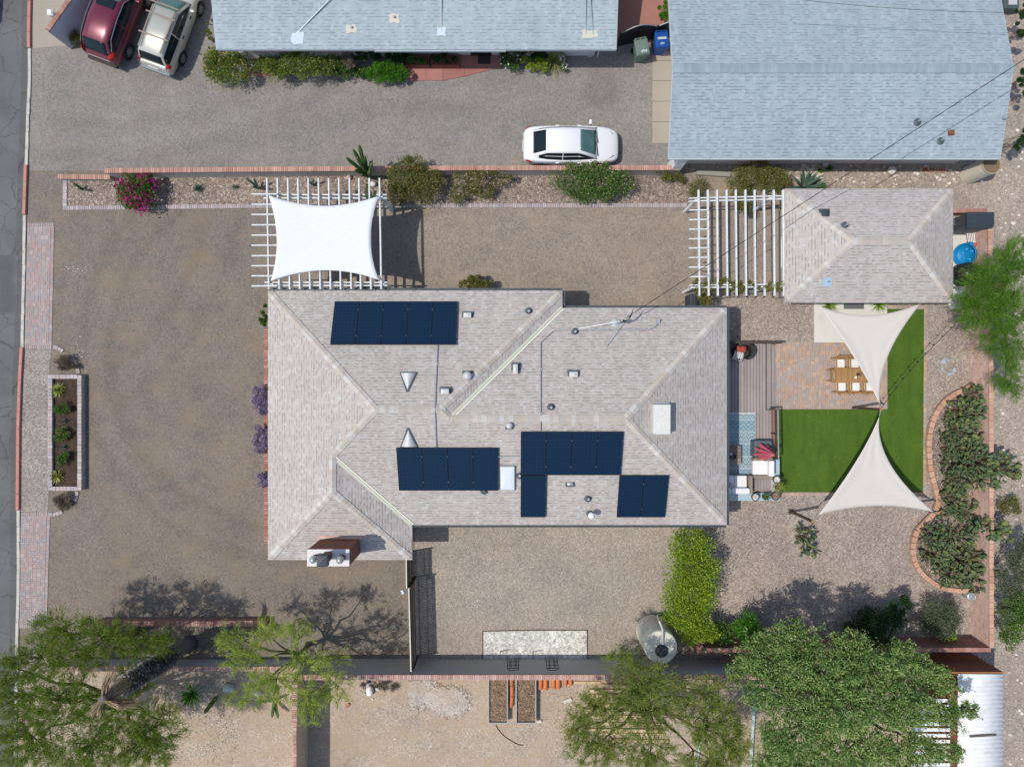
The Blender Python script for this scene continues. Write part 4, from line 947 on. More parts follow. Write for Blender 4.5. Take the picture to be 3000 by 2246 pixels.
# ================================================================== deck and its furniture
DZ = .42
dk = thing('deck', 'grey brown board deck with steps along the right side of the house', 'deck', P(2190,1230))
mb = MB(); x = P(2071,1000,DZ).x; xe = P(2245,1000,DZ).x; y1 = P(2200,1003,DZ).y; y0 = P(2200,1462,DZ).y; ym = P(2200,1200,DZ).y
while x < xe-.02: mb.box(x, y0, DZ-.03, min(x+.13, xe), y1, DZ); x += .15
while x < P(2263,0,DZ).x: mb.box(x, y0, DZ-.03, x+.13, ym, DZ); x += .15
mb.build('boards', M['deckboard'], dk)
MB().box(P(2075,0,DZ).x, y0+.02, .0, P(2243,0,DZ).x, y1-.02, DZ-.14).box(P(2243,0,DZ).x, y0+.02, 0, P(2261,0,DZ).x, ym-.01, DZ-.14).build('frame', M['black'], dk)
for xa, xb, z in ((2246,2258.5,.28),(2259.5,2270,.14)):
    a, b = P(xa,0,z).x, P(xb,0,z).x; MB().box(a, ym, z-.03, b, y1, z).build('step', M['deckboard'], dk)
    MB().box(a, ym+.01, .0, b-.03, y1-.01, z-.035).build('riser', M['steel'], dk)
t = thing('deck_screen', 'dark brown rail screen across the upper end of the deck', 'railing', P(2210,1003))
z = 1.25; a, b = P(2128,1002,z), P(2290,1003,z); MB().beam(a, b, .11, .04).build('top_rail', M['steel'], t)
for i in range(6): p = a.lerp(b, i/5); MB().cbox((p.x,p.y,0), .06, .06, z-.02).build('post', M['steel'], t)
mb = MB()
for k in range(7): q = Vector((0,0,-.12*(k+1))); mb.beam(a+q, b+q, .025, .06)
mb.build('slats', M['steel'], t)
t = thing('deck_railing', 'metal deck railing with silver top rail overlooking the lawn', 'railing', P(2270,1270))
z = 1.3; a, b = P(2279,1200,z), P(2281,1345,z); MB().beam(a, b, .06, .03).build('top_rail', M['galv'], t)
for i in range(3): p = a.lerp(b, i/2); MB().cbox((p.x,p.y,0), .055, .055, z-.015).build('post', M['steel'], t)
mb = MB()
for k in range(9): q = Vector((0,0,-.095*(k+1))); mb.beam(a+q, b+q, .012, .012)
mb.build('cables', M['rust'], t)
MB().beam(P(2246,1200,1.2), P(2279,1200,1.3), .05, .03).build('step_rail', M['steel'], t)
lz = .68; t = thing('bench_ledge', 'pale blue painted L-shaped bench ledge at the corner of the deck', 'bench', P(2270,1450))
b1 = rectw(2075,1444,2284,1466,lz); b2 = rectw(2265,1345,2284,1444,lz)
MB().box(*b1[:2], lz-.05, *b1[2:], lz).build('seat', M['ledge'], t); MB().box(b2[0], b2[1]+.002, lz-.05, b2[2], b2[3], lz).build('seat', M['ledge'], t)
MB().box(b1[0]+.02,b1[1]+.03,.0,b1[2]-.03,b1[3]-.03,lz-.05).box(b2[0]+.03,b2[1]+.0,.0,b2[2]-.03,b2[3]-.02,lz-.052).build('base', M['white'], t)
# rug
ru = NT('patterned_rug'); x, y, z = ru.sep(ru.pos()); zig = ru.math('ABSOLUTE', ru.math('SUBTRACT', ru.math('FRACT', ru.math('MULTIPLY', x, 3.9)), .5))
yb = ru.math('MULTIPLY', y, 1.55); ban = ru.math('FRACT', ru.math('ADD', ru.math('MULTIPLY', y, 4.6), ru.math('MULTIPLY', zig, 1.7))); z2 = ru.math('FRACT', ru.math('SUBTRACT', ru.math('MULTIPLY', y, 4.6), ru.math('MULTIPLY', zig, 1.7)))
l1 = ru.math('LESS_THAN', ban, .17); l2 = ru.math('LESS_THAN', z2, .17); sel = ru.math('GREATER_THAN', ru.math('FRACT', ru.math('MULTIPLY', y, .85)), .5)
ln = ru.math('MAXIMUM', l1, ru.math('MULTIPLY', l2, sel)); bl = ru.math('LESS_THAN', ru.math('FRACT', ru.math('MULTIPLY', y, 1.7)), .07); ln = ru.math('MAXIMUM', ln, bl)
M['rug'] = ru.done(ru.mix(ru.math('MULTIPLY', ln, .6), (.19,.30,.355), (.62,.66,.66)), .95)
rw = rectw(2120,1213,2211,1393,DZ); t = thing('rug', 'blue and white patterned outdoor rug on the deck', 'rug', ((rw[0]+rw[2])/2,(rw[1]+rw[3])/2,DZ))
MB().box(rw[0],rw[1],DZ+.004,rw[2],rw[3],DZ+.014).build('rug_cloth', M['rug'], t)
mb = MB()
for i in range(40):
    xx = rw[0] + (rw[2]-rw[0])*(i+.5)/40
    for yy, s in ((rw[1],-1),(rw[3],1)): mb.cbox((xx, yy+s*.04, DZ+.004), .02, .08, .006, random.uniform(-.3,.3))
mb.build('fringe', M['cushion'], t)
# coffee table
z = DZ+.38; r = rectw(2128,1305,2171,1361,z); t = thing('coffee_table', 'low plank coffee table on the blue rug', 'table', ((r[0]+r[2])/2,(r[1]+r[3])/2,DZ))
mb = MB(); n = 6
for i in range(n): ya = r[1]+(r[3]-r[1])*i/n; mb.box(r[0], ya+.005, z-.03, r[2], ya+(r[3]-r[1])/n-.005, z)
mb.build('tabletop', M['oldwood'], t)
for xx in (r[0]+.06, r[2]-.06):
    for yy in (r[1]+.06, r[3]-.06): MB().cbox((xx,yy,DZ+.015), .07, .07, .335).build('leg', M['oldwood'], t)
q = P(2146,1337,z); MB().lathe(q, [(.10,0),(.14,.06),(.145,.10),(.13,.10),(.09,.03)], 14).build('bowl', M['glass'], None, True, label='dark glass bowl on the plank coffee table', category='bowl')
q = P(2140,1329,z); MB().lathe(q, [(.06,0),(.06,.11),(.05,.12)], 12).build('candle', M['cushion'], None, True, label='small white candle on the plank coffee table', category='candle')
# wicker chair
c = P(2172,1031,DZ+.3); t = thing('wicker_chair', 'black wicker barrel chair in the upper corner of the deck', 'chair', (c.x,c.y,DZ)); M['wicker'] = paint('black_wicker', (.03,.028,.028), .4, 30, .7, fine=.3)
mb = MB(); prev = None; n = 18; th0 = R(-60); th1 = R(135); ring = []
for i in range(n+1):
    a = th0 + (th1-th0)*i/n; hgt = .62 + .14*math.sin(PI*i/n)
    for r_, zz in ((.30,.03),(.37,.05),(.44,hgt-.05),(.42,hgt),(.34,hgt),(.30,hgt-.06)): ring.append((c.x+.06+r_*math.cos(a)*1.0, c.y+r_*math.sin(a), DZ+zz))
m = 6
mb.v = ring; mb.f = [(i*m+j, i*m+(j+1)%m, (i+1)*m+(j+1)%m, (i+1)*m+j) for i in range(n) for j in range(m)] + [tuple(range(m))[::-1], tuple(n*m+j for j in range(m))]
mb.build('backrest', M['wicker'], t); MB().rbox((c.x-.02,c.y,DZ+.04), .68, .64, .34, .5, .12).build('seat', M['wicker'], t)
MB().rbox((c.x-.06,c.y+.14,DZ+.40), .46, .3, .14, -.15, .08, 4, .03).build('pillow', paint('rust_red_cloth', (.36,.07,.045), .1, 5, .9), None, True, label='rust red pillow lying on the black wicker chair', category='pillow')
st = NT('striped_throw'); x, y, z_ = st.sep(st.obj()); s_ = st.math('FRACT', st.math('MULTIPLY', st.math('ADD', st.math('MULTIPLY', x, .94), st.math('MULTIPLY', y, -.34)), 9.0)); M['throw'] = st.done(st.ramp(s_, [(0, (.65,.63,.6)), (.55, (.10,.11,.13)), (.72, (.7,.69,.66)), (.86, (.2,.21,.24))], True), .95)
pts = []
for i in range(10):
    for j in range(8):
        u, v = i/9-.5, j/7; pts.append((c.x-.12+u*.46-v*.1, c.y+.02-v*.42-u*.14, DZ+.415-.22*max(0, v-.62)*2+.012*math.sin(u*20)))
add_solid(MB().grid(pts, 10, 8).build('throw_blanket', M['throw'], None, True, label='black and white striped blanket draped on the wicker chair', category='blanket'))
# fire table, umbrella
z = DZ+.62; q = P(2237,1315,z); MB().rbox((q.x,q.y,DZ), .84, .80, .62, 0, .07, 4).build('side_table', paint('slate_grey', (.10,.125,.15), .1, 3, .6), label='dark slate square table under the closed pink umbrella', category='table')
q = P(2265,1333,2.45); t = thing('patio_umbrella', 'closed pink patio umbrella standing beside the slate table', 'umbrella', (q.x,q.y,DZ))
MB().tube([(q.x,q.y,DZ),(q.x,q.y,2.5)], .025, 8).build('pole', M['oldwood'], t); mb = MB(); n = 48; rings = []
for zz, rr, am in ((2.46,.04,.0),(2.25,.10,.25),(1.95,.16,.38),(1.6,.22,.42),(1.25,.29,.45),(1.12,.31,.5)):
    for k in range(n):
        a = 2*PI*k/n; r_ = rr*(1+am*math.cos(8*a)); rings.append((q.x+r_*math.cos(a+.2*(2.46-zz)), q.y+r_*math.sin(a+.2*(2.46-zz)), zz))
mb.v = rings; mb.f = [(i*n+k, i*n+(k+1)%n, (i+1)*n+(k+1)%n, (i+1)*n+k)[::-1] for i in range(5) for k in range(n)] + [tuple(range(n))]
mb.build('canopy', paint('faded_pink_canvas', (.56,.13,.17), .15, 5, .9), t, True); MB().lathe((q.x,q.y,DZ), [(.25,0),(.25,.06),(.06,.1),(.04,.3)], 16).build('base', M['black'], t)
# armchair and sofa
def lounge(name, label, r, back, arms):
    x0, y0, x1, y1 = r; t = thing(name, label, 'armchair' if name == 'armchair' else 'sofa', ((x0+x1)/2,(y0+y1)/2,DZ))
    MB().box(x0+.03,y0+.03,DZ+.16,x1-.03,y1-.03,DZ+.24).build('seat_frame', M['oldwood'], t)
    for xx in (x0+.06, x1-.06):
        for yy in (y0+.06, y1-.06): MB().cbox((xx,yy,DZ+.016), .06, .06, .144).build('leg', M['oldwood'], t)
    for a in arms: MB().box(*a[:2],DZ+.24,*a[2:],DZ+.58).build('armrest', M['oldwood'], t)
    return t
z = DZ+.5; r = rectw(2207,1341,2262,1399,z); t = lounge('armchair', 'white cushioned wooden armchair beside the pink umbrella', r, 0, [(r[0],r[3]-.12,r[2],r[3]),(r[0],r[1],r[2],r[1]+.1)])
MB().rbox(((r[0]+r[2])/2-.1,(r[1]+r[3])/2,DZ+.241), r[2]-r[0]-.22, r[3]-r[1]-.25, .2, 0, .06, 4, .02).build('seat_cushion', M['cushion'], t); MB().rbox((r[2]-.12,(r[1]+r[3])/2,DZ+.3), .24, r[3]-r[1]-.2, .5, 0, .06, 4, .02).build('back_cushion', M['cushion'], t)
r = rectw(2085,1393,2203,1445,z); t = lounge('sofa', 'white cushioned outdoor sofa against the pale blue ledge', r, 0, [(r[2]-.14,r[1],r[2],r[3])])
for k in range(3): MB().rbox((r[2]-.16-.35-k*.6+0,(r[1]+r[3])/2+.12,DZ+.241), .585, r[3]-r[1]-.26, .2, 0, .05, 4, .02).build('seat_cushion', M['cushion'], t)
for k in range(2): MB().rbox((r[2]-.16-.45-k*.88,r[1]+.15,DZ+.3), .86, .26, .46, 0, .07, 4, .02).build('back_cushion', M['cushion'], t)
q = P(2138,1426,DZ+.55); MB().rbox((q.x,q.y,DZ+.45), .36, .3, .12, .4, .08, 4, .03).build('pillow', M['throw'], None, True, label='striped pillow on the white outdoor sofa', category='pillow')
t = thing('footstool', 'low board topped footstool behind the armchair', 'stool', P(2235,1420)); r = rectw(2210,1402,2255,1440,DZ+.03)
mb = MB()
for k in range(5): xa = r[0]+(r[2]-r[0])*k/5; mb.box(xa+.006,r[1],DZ+.02,xa+(r[2]-r[0])/5-.006,r[3],DZ+.05)
mb.build('top', M['deckboard'], t); MB().box(r[0]+.02,r[1]+.03,DZ+.004,r[2]-.02,r[3]-.03,DZ+.018).build('base', M['steel'], t)
# pots on the ledge
def pot(px, py, r, label, z=lz, fill='soil', cm=None):
    q = P(px, py, z+.3); t = thing('plant_pot', label, 'pot', (q.x,q.y,z), 'pots on the pale blue ledge')
    MB().lathe((q.x,q.y,z), [(r*.7,0),(r,.22),(r*1.02,.3),(r*.88,.3),(r*.84,.24)], 20, closed=False).build('pot', cm or M['potdark'], t, True)
    MB().lathe((q.x,q.y,z), [(r*.6,.01),(r*.85,.25),(.01,.26)], 16).build('soil', M[fill], t); return q
M['potdark'] = paint('dark_glazed_pot', (.05,.055,.06), .2, 5, .3); M['potcream'] = paint('cream_pot', (.42,.37,.28), .1, 5, .7)
pot(2277,1405,.18,'dark pot of pale pebbles at the top of the ledge corner', fill='whitegravel'); potB = pot(2279,1427,.17,'cream pot with spiky plant beside the lawn', cm=M['potcream']); pot(2273,1453,.2,'large dark pot of straw coloured soil on the ledge corner', fill='soil_pale'); pot(2214,1456,.18,'dark round pot of white stones on the lower ledge', fill='whitegravel'); potD = pot(2243,1455,.13,'small dark pot with green plant on the lower ledge')
# ================================================================== dining set
t = thing('dining_table', 'slatted teak dining table half under the cream sail', 'table', P(2510,1100)); z = .75; r = rectw(2444,1077,2572,1121,z)
mb = MB(); n = 30
for i in range(n): xa = r[0]+(r[2]-r[0])*i/n; mb.box(xa+.010,r[1]+.055,z-.025,xa+(r[2]-r[0])/n-.010,r[3]-.055,z)
mb.build('tabletop', M['wood'], t); MB().box(r[0],r[1],z-.035,r[2],r[1]+.05,z+.002).box(r[0],r[3]-.05,z-.035,r[2],r[3],z+.002).build('edge_rail', M['wood'], t)
for xx in (r[0]+.12, r[2]-.12):
    for yy in (r[1]+.12, r[3]-.12): MB().cbox((xx,yy,.033), .07, .07, z-.07).build('leg', M['wood'], t)
def make_chair():
    t = thing('dining_chair', 'x', 'chair', (0,0,0), 'teak chairs around the dining table')     # faces +y
    mb = MB()
    for s in (-1, 1):
        for yy in (-.25, .25): MB().cbox((s*.27,yy,.0), .05, .05, .62).build('leg', M['wood'], t)
        MB().beam((s*.27,-.29,.635), (s*.27,.3,.635), .06, .03).build('armrest', M['wood'], t)
        MB().beam((s*.25,-.24,.45), (s*.25,-.36,.9), .045, .04).build('back_post', M['wood'], t)
    for k in range(6): mb.box(-.24,-.24+k*.085,.39,.24,-.17+k*.085,.41)
    mb.build('seat', M['wood'], t); mb = MB()
    for k in range(3): mb.beam((-.26,-.27-.035*k,.55+.15*k), (.26,-.27-.035*k,.55+.15*k), .025, .07)
    mb.build('backrest', M['wood'], t); MB().rbox((0,.02,.411), .44, .42, .06, 0, .05, 3, .01).build('cushion', M['cushion'], t); return t
chp = None
for px, py, rz, lb in ((2462,1064,PI,'first teak chair on the upper side of the dining table'),(2503,1063,PI,'second teak chair on the upper side of the dining table, beside the sail edge'),(2465,1133,0,'first teak chair on the lower side of the dining table'),(2506,1133,0,'second teak chair on the lower side of the dining table'),(2547,1133,0,'third teak chair on the lower side, half under the cream sail'),(2449,1099,-PI/2,'teak chair at the head of the dining table facing the sail')):
    q = P(px, py, .5)
    if chp is None: chp = make_chair(); o = chp
    else: o = copy_tree(chp, (0,0,0))
    o.location = (q.x, q.y, .033); o.rotation_euler = (0,0,rz); o['label'] = lb
q = P(2511,1096,.75); t = thing('vase', 'small grey glass vase with sprigs on the dining table', 'vase', q); MB().lathe(q, [(.05,0),(.07,.06),(.05,.16),(.055,.2),(.045,.2)], 14).build('vase_body', M['glass'], t, True)
mb = MB()
for k in range(9): a = k*.7; mb.tube([(q.x,q.y,q.z+.15),(q.x+.1*math.cos(a),q.y+.1*math.sin(a),q.z+.35)], .008, 4)
mb.build('sprigs', M['stem'], t)
q = P(2504,1105,.75); MB().lathe(q, [(.055,0),(.055,.12),(.04,.125)], 12).build('candle', M['cushion'], None, True, label='white pillar candle on the teak dining table', category='candle')
r = rectw(2472,872,2531,905,.02); MB().box(r[0],r[1],.018,r[2],r[3],.032).build('doormat', paint('grey_mat', (.14,.14,.145), .15, 12, .95, fine=.2), label='large grey doormat at the guest house door', category='doormat')
r = rectw(1400,164,1437,188,.12); MB().box(r[0],r[1],.122,r[2],r[3],.136).build('doormat', paint('brown_mat', (.05,.04,.038), .2, 12, .95, fine=.2), label='dark brown doormat on the red porch', category='doormat')
# ================================================================== vehicles
M['tyre'] = paint('tyre_rubber', (.016,.016,.017), .2, 8, .9); M['rim'] = paint('alloy', (.42,.43,.44), .1, 6, .35, .7); M['carglass'] = paint('tinted_glass', (.008,.018,.022), .05, 2, .05, spec=.3)
M['screen'] = paint('windscreen_glass', (.07,.15,.14), .35, 2.2, .05, spec=.7); M['red_light'] = paint('tail_lamp', (.45,.02,.02), .1, 4, .2); M['clear_light'] = paint('headlamp', (.22,.24,.26), .15, 8, .15); M['plastic'] = paint('black_trim', (.02,.021,.022), .1, 5, .6)
def carpaint(name, c, metal=.0): return paint(name, c, .03, 2, .28, metal, spec=.5, coat=.8)
def make_car(label, body, st, cab, zb, wheels, wr, rails=0, sunroof=0, cat='car', dark_low=0):
    """local axes: x forward, y left. st: body stations (x, half width, z low, z shoulder, z crown). cab: cabin stations (x, half base, half top, z)"""
    t = thing('parked_car', label, cat, (0,0,0)); pts = []
    prof = [(.80,0,0),(.96,.16,0),(1,.5,0),(1,.8,0),(.965,1,0),(.88,1,.5),(.6,1,.85),(.3,1,.97),(0,1,1)]
    prof = prof + [(-a,b,c) for a,b,c in prof[-2::-1]]
    for x, w, z0, zs, zc in st:
        for a, b, c in prof: pts.append((x, -a*w, z0 + (zs-z0)*b + (zc-zs)*c))
    nu, nv = len(st), len(prof); mb = MB().grid(pts, nu, nv); mb.f += [tuple(range(nv)), tuple((nu-1)*nv+k for k in range(nv))[::-1]]
    b = mb.build('body', body, t, True)
    m = b.modifiers.new('soft', 'SUBSURF'); m.levels = 1; m.render_levels = 2
    # cabin
    cp = [(1,0,0),(.5,.5,0),(0,.93,0),(0,1,.12),(0,1,.5),(0,1,1)]
    def row(x, wb, wt, z, ins=0, up=0):
        out = [(wb, zb-.03), (wb*.55+wt*.45+.01, zb+(z-zb)*.5), (wt, z-.055), (wt*.9, z-.008), (wt*.5, z+.018), (0, z+.022)]
        return [(x, -y, zz) for y, zz in out] + [(x, y, zz) for y, zz in out[-2::-1]]
    pts = []
    for c in cab: pts += row(*c)
    nv = 11; mb = MB().grid(pts, len(cab), nv); mb.f += [tuple(range(nv)), tuple((len(cab)-1)*nv+k for k in range(nv))[::-1]]
    mb.build('cabin', body, t, True)
    def patch(i0, i1, mat, name, f0=.06, f1=.94, keep=.86):
        a, c = cab[i0], cab[i1]; P_ = []; n = 7
        for u in range(6):
            f = f0 + (f1-f0)*u/5
            x = a[0]+(c[0]-a[0])*f; wt = (a[2]+(c[2]-a[2])*f)*keep; wb = (a[1]+(c[1]-a[1])*f); z = a[3]+(c[3]-a[3])*f
            for k in range(n):
                y = -wt + 2*wt*k/(n-1); q = abs(y)/max(wt/keep, .01); zz = z + .022 - .03*q**2.2
                P_.append((x, y, zz + .012))
        mb = MB().grid(P_, 6, n); return add_solid(mb.build(name, mat, t, True), .006)
    patch(0, 1, M['carglass'], 'rear_window', .08, .92)
    ws = patch(len(cab)-2, len(cab)-1, M['screen'], 'windscreen', .03, .92)
    # side glass
    for s in (-1, 1):
        for (i0, f0, i1, f1) in ((0,.45,2,.0),(2,.06,len(cab)-1,.35)):
            def pt(i, f, v):
                j = min(i+1, len(cab)-1); c = [cab[i][k]+(cab[j][k]-cab[i][k])*f for k in range(4)]
                z = zb + .03 + (c[3]-.09-zb)*v; q = (z-zb)/max(.05, c[3]-zb); wy = c[1]*(1-q)+c[2]*q + .018
                return (c[0], s*wy, z)
            xs = []; n = 8; g0 = i0+f0; g1 = i1+f1 - (1e-6 if i1+f1 >= len(cab)-1 else 0)
            for k in range(n+1):
                g = g0+(g1-g0)*k/n; i = int(g)
                xs.append((pt(i, g-i, 0), pt(i, g-i, .55), pt(i, g-i, 1)))
            mb = MB()
            for p, q in zip(xs, xs[1:]):
                for lo in (0, 1): mb.face(*( [p[lo],q[lo],q[lo+1],p[lo+1]] if s < 0 else [q[lo],p[lo],p[lo+1],q[lo+1]]))
            mb.build('side_window', M['carglass'], t)
    hw = max(s_[1] for s_ in st)
    for x in wheels:
        for s in (-1, 1):
            y = s*(hw-.10)
            def ring(prof, n=22): 
                mb = MB(); vs = []; m = len(prof)
                for r, o in prof:
                    for k in range(n): a = 2*PI*k/n; vs.append((x+r*math.cos(a), y+s*o, wr+r*math.sin(a)))
                fs = [(i*n+k, i*n+(k+1)%n, (i+1)*n+(k+1)%n, (i+1)*n+k) for i in range(m-1) for k in range(n)] + [tuple(range(n)), tuple((m-1)*n+k for k in range(n))]
                return mb.add(vs, fs)
            MB
            ring([(wr+.06,-.1),(wr+.06,.085)]).build('wheel_arch', M['plastic'], t)
            wh_ = ring([(wr,-.1),(wr,.08),(wr-.03,.11),(wr*.68,.115)]).build('wheel', M['tyre'], t)
            ring([(wr*.68,.08),(wr*.68,.118),(wr*.6,.12)], 22).build('rim', M['plastic'], wh_)
            mb = MB()
            for k in range(10):
                a = 2*PI*k/10; mb.beam((x,y+s*.123,wr), (x+wr*.66*math.cos(a),y+s*.123,wr+wr*.66*math.sin(a)), .045, .012, (0,1,0))
            mb.build('spokes', M['rim'], wh_)
    xf, xr = st[-1][0], st[0][0]
    fx = cab[-1][0]
    for s in (-1, 1):
        mr = MB().rbox((fx-.32, s*(hw+.10), zb+.02), .12, .22, .13, 0, .04).build('mirror', body, t)
        MB().beam((fx-.30, s*(hw-.06), zb+.03), (fx-.31, s*(hw+.02), zb+.06), .05, .03).build('mirror_arm', M['plastic'], t)
    return t, hw, fx
def lamps(t, pts, mat, name):
    for s in (-1, 1):
        mb = MB(); p = [(x, s*y, z) for x, y, z in pts]; n = len(p)//2
        mb.grid(p, 2, n) ; add_solid(mb.build(name, mat, t, True), .012)
# white sedan
white = carpaint('white_car_paint', (.80,.81,.82))
t, hw, fx = make_car('white four-door sedan parked behind the long garden wall', white,
  [(-2.29,.60,.35,.62,.66),(-2.24,.72,.27,.82,.90),(-2.05,.82,.22,.90,1.00),(-1.5,.875,.20,.93,1.01),(-.6,.885,.20,.93,.98),(.4,.885,.20,.92,.97),(1.05,.88,.20,.90,.98),(1.5,.865,.20,.84,.92),(1.95,.80,.22,.74,.81),(2.2,.66,.26,.62,.69),(2.30,.50,.32,.52,.56)],
  [(-1.86,.66,.60,1.00),(-1.17,.76,.56,1.42),(-.45,.80,.58,1.46),(.36,.79,.57,1.43),(1.22,.74,.68,.98)], .93, (-1.36,1.34), .32)
lamps(t, [(2.00,.50,.78),(1.86,.62,.80),(1.62,.80,.82),(2.12,.52,.68),(2.0,.68,.68),(1.80,.83,.70)], M['clear_light'], 'headlight')
lamps(t, [(-2.18,.60,.88),(-2.08,.74,.89),(-1.85,.87,.90),(-2.255,.60,.78),(-2.16,.78,.78),(-1.95,.87,.82)], M['red_light'], 'tail_light')
MB().box(-2.32,-.26,.5,-2.30,.26,.62).build('number_plate', M['white'], t)
for x in (-.75, .3):
    for s in (-1, 1): MB().box(x,s*.895-.02,.80,x+.18,s*.895+.02,.83).build('door_handle', white, t)
MB().beam((1.26,-.62,1.0),(1.16,.05,1.05),.02,.02).build('wiper', M['plastic'], t); MB().beam((1.26,.0,1.0),(1.14,.6,1.05),.02,.02).build('wiper', M['plastic'], t)
q = P(1669,440); t.location = q; t.rotation_euler = (0,0,0); sedan = t
# shadow caster just outside the frame, a car of the same build
o = copy_tree(sedan, (0,0,0)); q = P(-70,-55); o.location = q; o.rotation_euler = (0,0,PI/2); o['label'] = 'parked car at the street edge, only its shadow reaching the road corner'
# maroon SUV
mar = carpaint('maroon_car_paint', (.15,.013,.034), .2)
t, hw, fx = make_car('maroon car with dark sunroof parked beside the slate grey wall', mar,
  [(-2.22,.62,.42,.72,.74),(-2.18,.76,.34,.98,1.02),(-2.05,.86,.30,1.04,1.08),(-1.4,.91,.26,1.07,1.12),(-.4,.915,.26,1.05,1.1),(.6,.915,.26,1.03,1.08),(1.1,.90,.26,1.0,1.08),(1.6,.88,.27,.94,1.02),(2.0,.80,.3,.82,.88),(2.2,.64,.36,.68,.72)],
  [(-2.10,.76,.70,1.12),(-1.62,.82,.63,1.60),(-.6,.85,.66,1.67),(.35,.83,.65,1.62),(1.18,.76,.72,1.08)], 1.06, (-1.31,1.31), .35)
MB().rbox((.12,0,1.67), .42, .86, .02, 0, .06).build('sunroof', M['carglass'], t)
lamps(t, [(-2.13,.62,1.22),(-2.02,.72,1.24),(-1.82,.80,1.26),(-2.21,.66,1.0),(-2.08,.83,1.0),(-1.85,.93,1.04)], M['red_light'], 'tail_light')
MB().beam((-2.2,-.55,.86),(-2.2,.55,.86),.03,.05).build('chrome_strip', M['rim'], t); MB().rbox((-2.24,0,.42), .12, 1.5, .16, 0, .05).build('bumper', M['plastic'], t)
for s in (-1, 1): MB().tube([(-1.85,s*.78,1.28),(-1.4,s*.74,1.53),(-.5,s*.735,1.62),(.4,s*.72,1.57),(1.05,s*.80,1.15)], .014, 5).build('window_trim', M['rim'], t)
t.location = P(367,70); t.rotation_euler = (0,0,R(90-20.5))
# champagne wagon with roof rack
champ = carpaint('champagne_car_paint', (.52,.51,.44), .35)
t, hw, fx = make_car('pale champagne wagon with roof rack beside the maroon car', champ,
  [(-2.28,.66,.36,.66,.68),(-2.24,.78,.30,.90,.93),(-2.1,.84,.26,.95,.99),(-1.4,.86,.22,.96,1.0),(-.4,.865,.22,.95,1.0),(.6,.865,.22,.93,.98),(1.05,.86,.22,.92,.98),(1.6,.84,.24,.86,.94),(2.05,.78,.27,.76,.82),(2.3,.62,.34,.62,.66)],
  [(-2.12,.74,.70,1.00),(-1.86,.78,.62,1.44),(-.7,.80,.63,1.50),(.32,.79,.62,1.45),(1.12,.73,.70,1.0)], .95, (-1.26,1.26), .32)
for s in (-1, 1):
    MB().beam((-1.75,s*.54,1.545),(.3,s*.54,1.55),.05,.045).build('roof_rail', M['oldwood'], t)
for x in (-1.1, -.1, .42): MB().beam((x,-.72,1.60),(x,.72,1.60),.06,.035).build('roof_bar', M['oldwood'], t)
lamps(t, [(-2.16,.66,1.04),(-2.08,.74,1.06),(-1.95,.80,1.08),(-2.25,.68,.86),(-2.14,.80,.86),(-1.98,.88,.90)], M['red_light'], 'tail_light')
MB().rbox((-2.30,0,.42), .14, 1.5, .22, 0, .06).build('bumper', paint('slate_bumper', (.20,.24,.25), .05, 3, .5), t); MB().box(-2.30,-.26,.70,-2.275,.26,.84).build('number_plate', M['white'], t)
for x in (-.55, .45):
    for s in (-1, 1): MB().box(x,s*.875-.02,.82,x+.18,s*.875+.02,.85).build('door_handle', M['plastic'], t)
t.location = P(522,92); t.rotation_euler = (0,0,R(90-20))
# ================================================================== bins
def text_mesh(s, size, mat, name, parent, M4):
    cu = bpy.data.curves.new(name, 'FONT'); cu.body = s; cu.size = size; cu.align_x = 'CENTER'; cu.align_y = 'CENTER'; cu.extrude = .003
    tmp = bpy.data.objects.new('tmp_text', cu); COL.objects.link(tmp); bpy.context.view_layer.update()
    me = bpy.data.meshes.new_from_object(tmp.evaluated_get(bpy.context.evaluated_depsgraph_get())); bpy.data.objects.remove(tmp); bpy.data.curves.remove(cu)
    me.transform(M4); me.name = name; return finish(name, me, mat, parent, None)
def bin_(label, px, py, rot, c, extra):
    q = P(px, py, 1.0); t = thing('wheelie_bin', label, 'bin', (q.x,q.y,0)); mt = paint('bin_plastic', c, .08, 4, .5, fine=.05); WLOC[t.name] = Vector((0,0,0))
    mb = MB(); w0, w1, d0, d1, h = .46, .60, .52, .72, .98; vs = []
    for k, (w, d, z) in enumerate(((w0,d0,.04),(w0,d0,.1),(w1,d1,h-.06),(w1+.04,d1+.04,h-.05),(w1+.04,d1+.04,h))): vs += [(-w/2,-d/2,z),(w/2,-d/2,z),(w/2,d/2,z),(-w/2,d/2,z)]
    mb.add(vs, [(3,2,1,0)] + [(i*4+k, i*4+(k+1)%4, (i+1)*4+(k+1)%4, (i+1)*4+k) for i in range(4) for k in range(4)] + [(16,17,18,19)]); mb.build('body', mt, t)
    l = MB().rbox((0,-.01,h+.004), .62, .70, .07, 0, .05, 4, .015).build('lid', mt, t)
    mb = MB()
    for s in (-.24, 0, .24): mb.box(s-.03,.35,h-.02,s+.03,.43,h+.03)
    mb.box(-.27,.415,h-.005,.27,.445,h+.035); mb.build('handle', mt, t)
    for s in (-1, 1): MB().tube([(s*.24,.30,.13),(s*.30,.30,.13)], .13, 14).build('wheel', M['tyre'], t)
    Tm = Matrix.Translation((0,0,h+.09)); extra(t, l, Tm, h); WLOC[t.name] = Vector(t.location); t.rotation_euler = (0,0,rot); return t
def ex_g(t, l, Tm, h):
    text_mesh('494', .2, M['white'], 'painted_number', l, Matrix.Translation((.04,-.235,h+.086)))
    MB().rbox((0,.04,h+.078), .46, .34, .014, 0, .06).build('raised_panel', M['bing'], l)
M['bing'] = paint('green_bin_plastic', (.15,.21,.175), .08, 4, .5)
bin_('faded green wheelie bin with white number on the lid', 1881,138, R(11), (.14,.20,.165), ex_g)
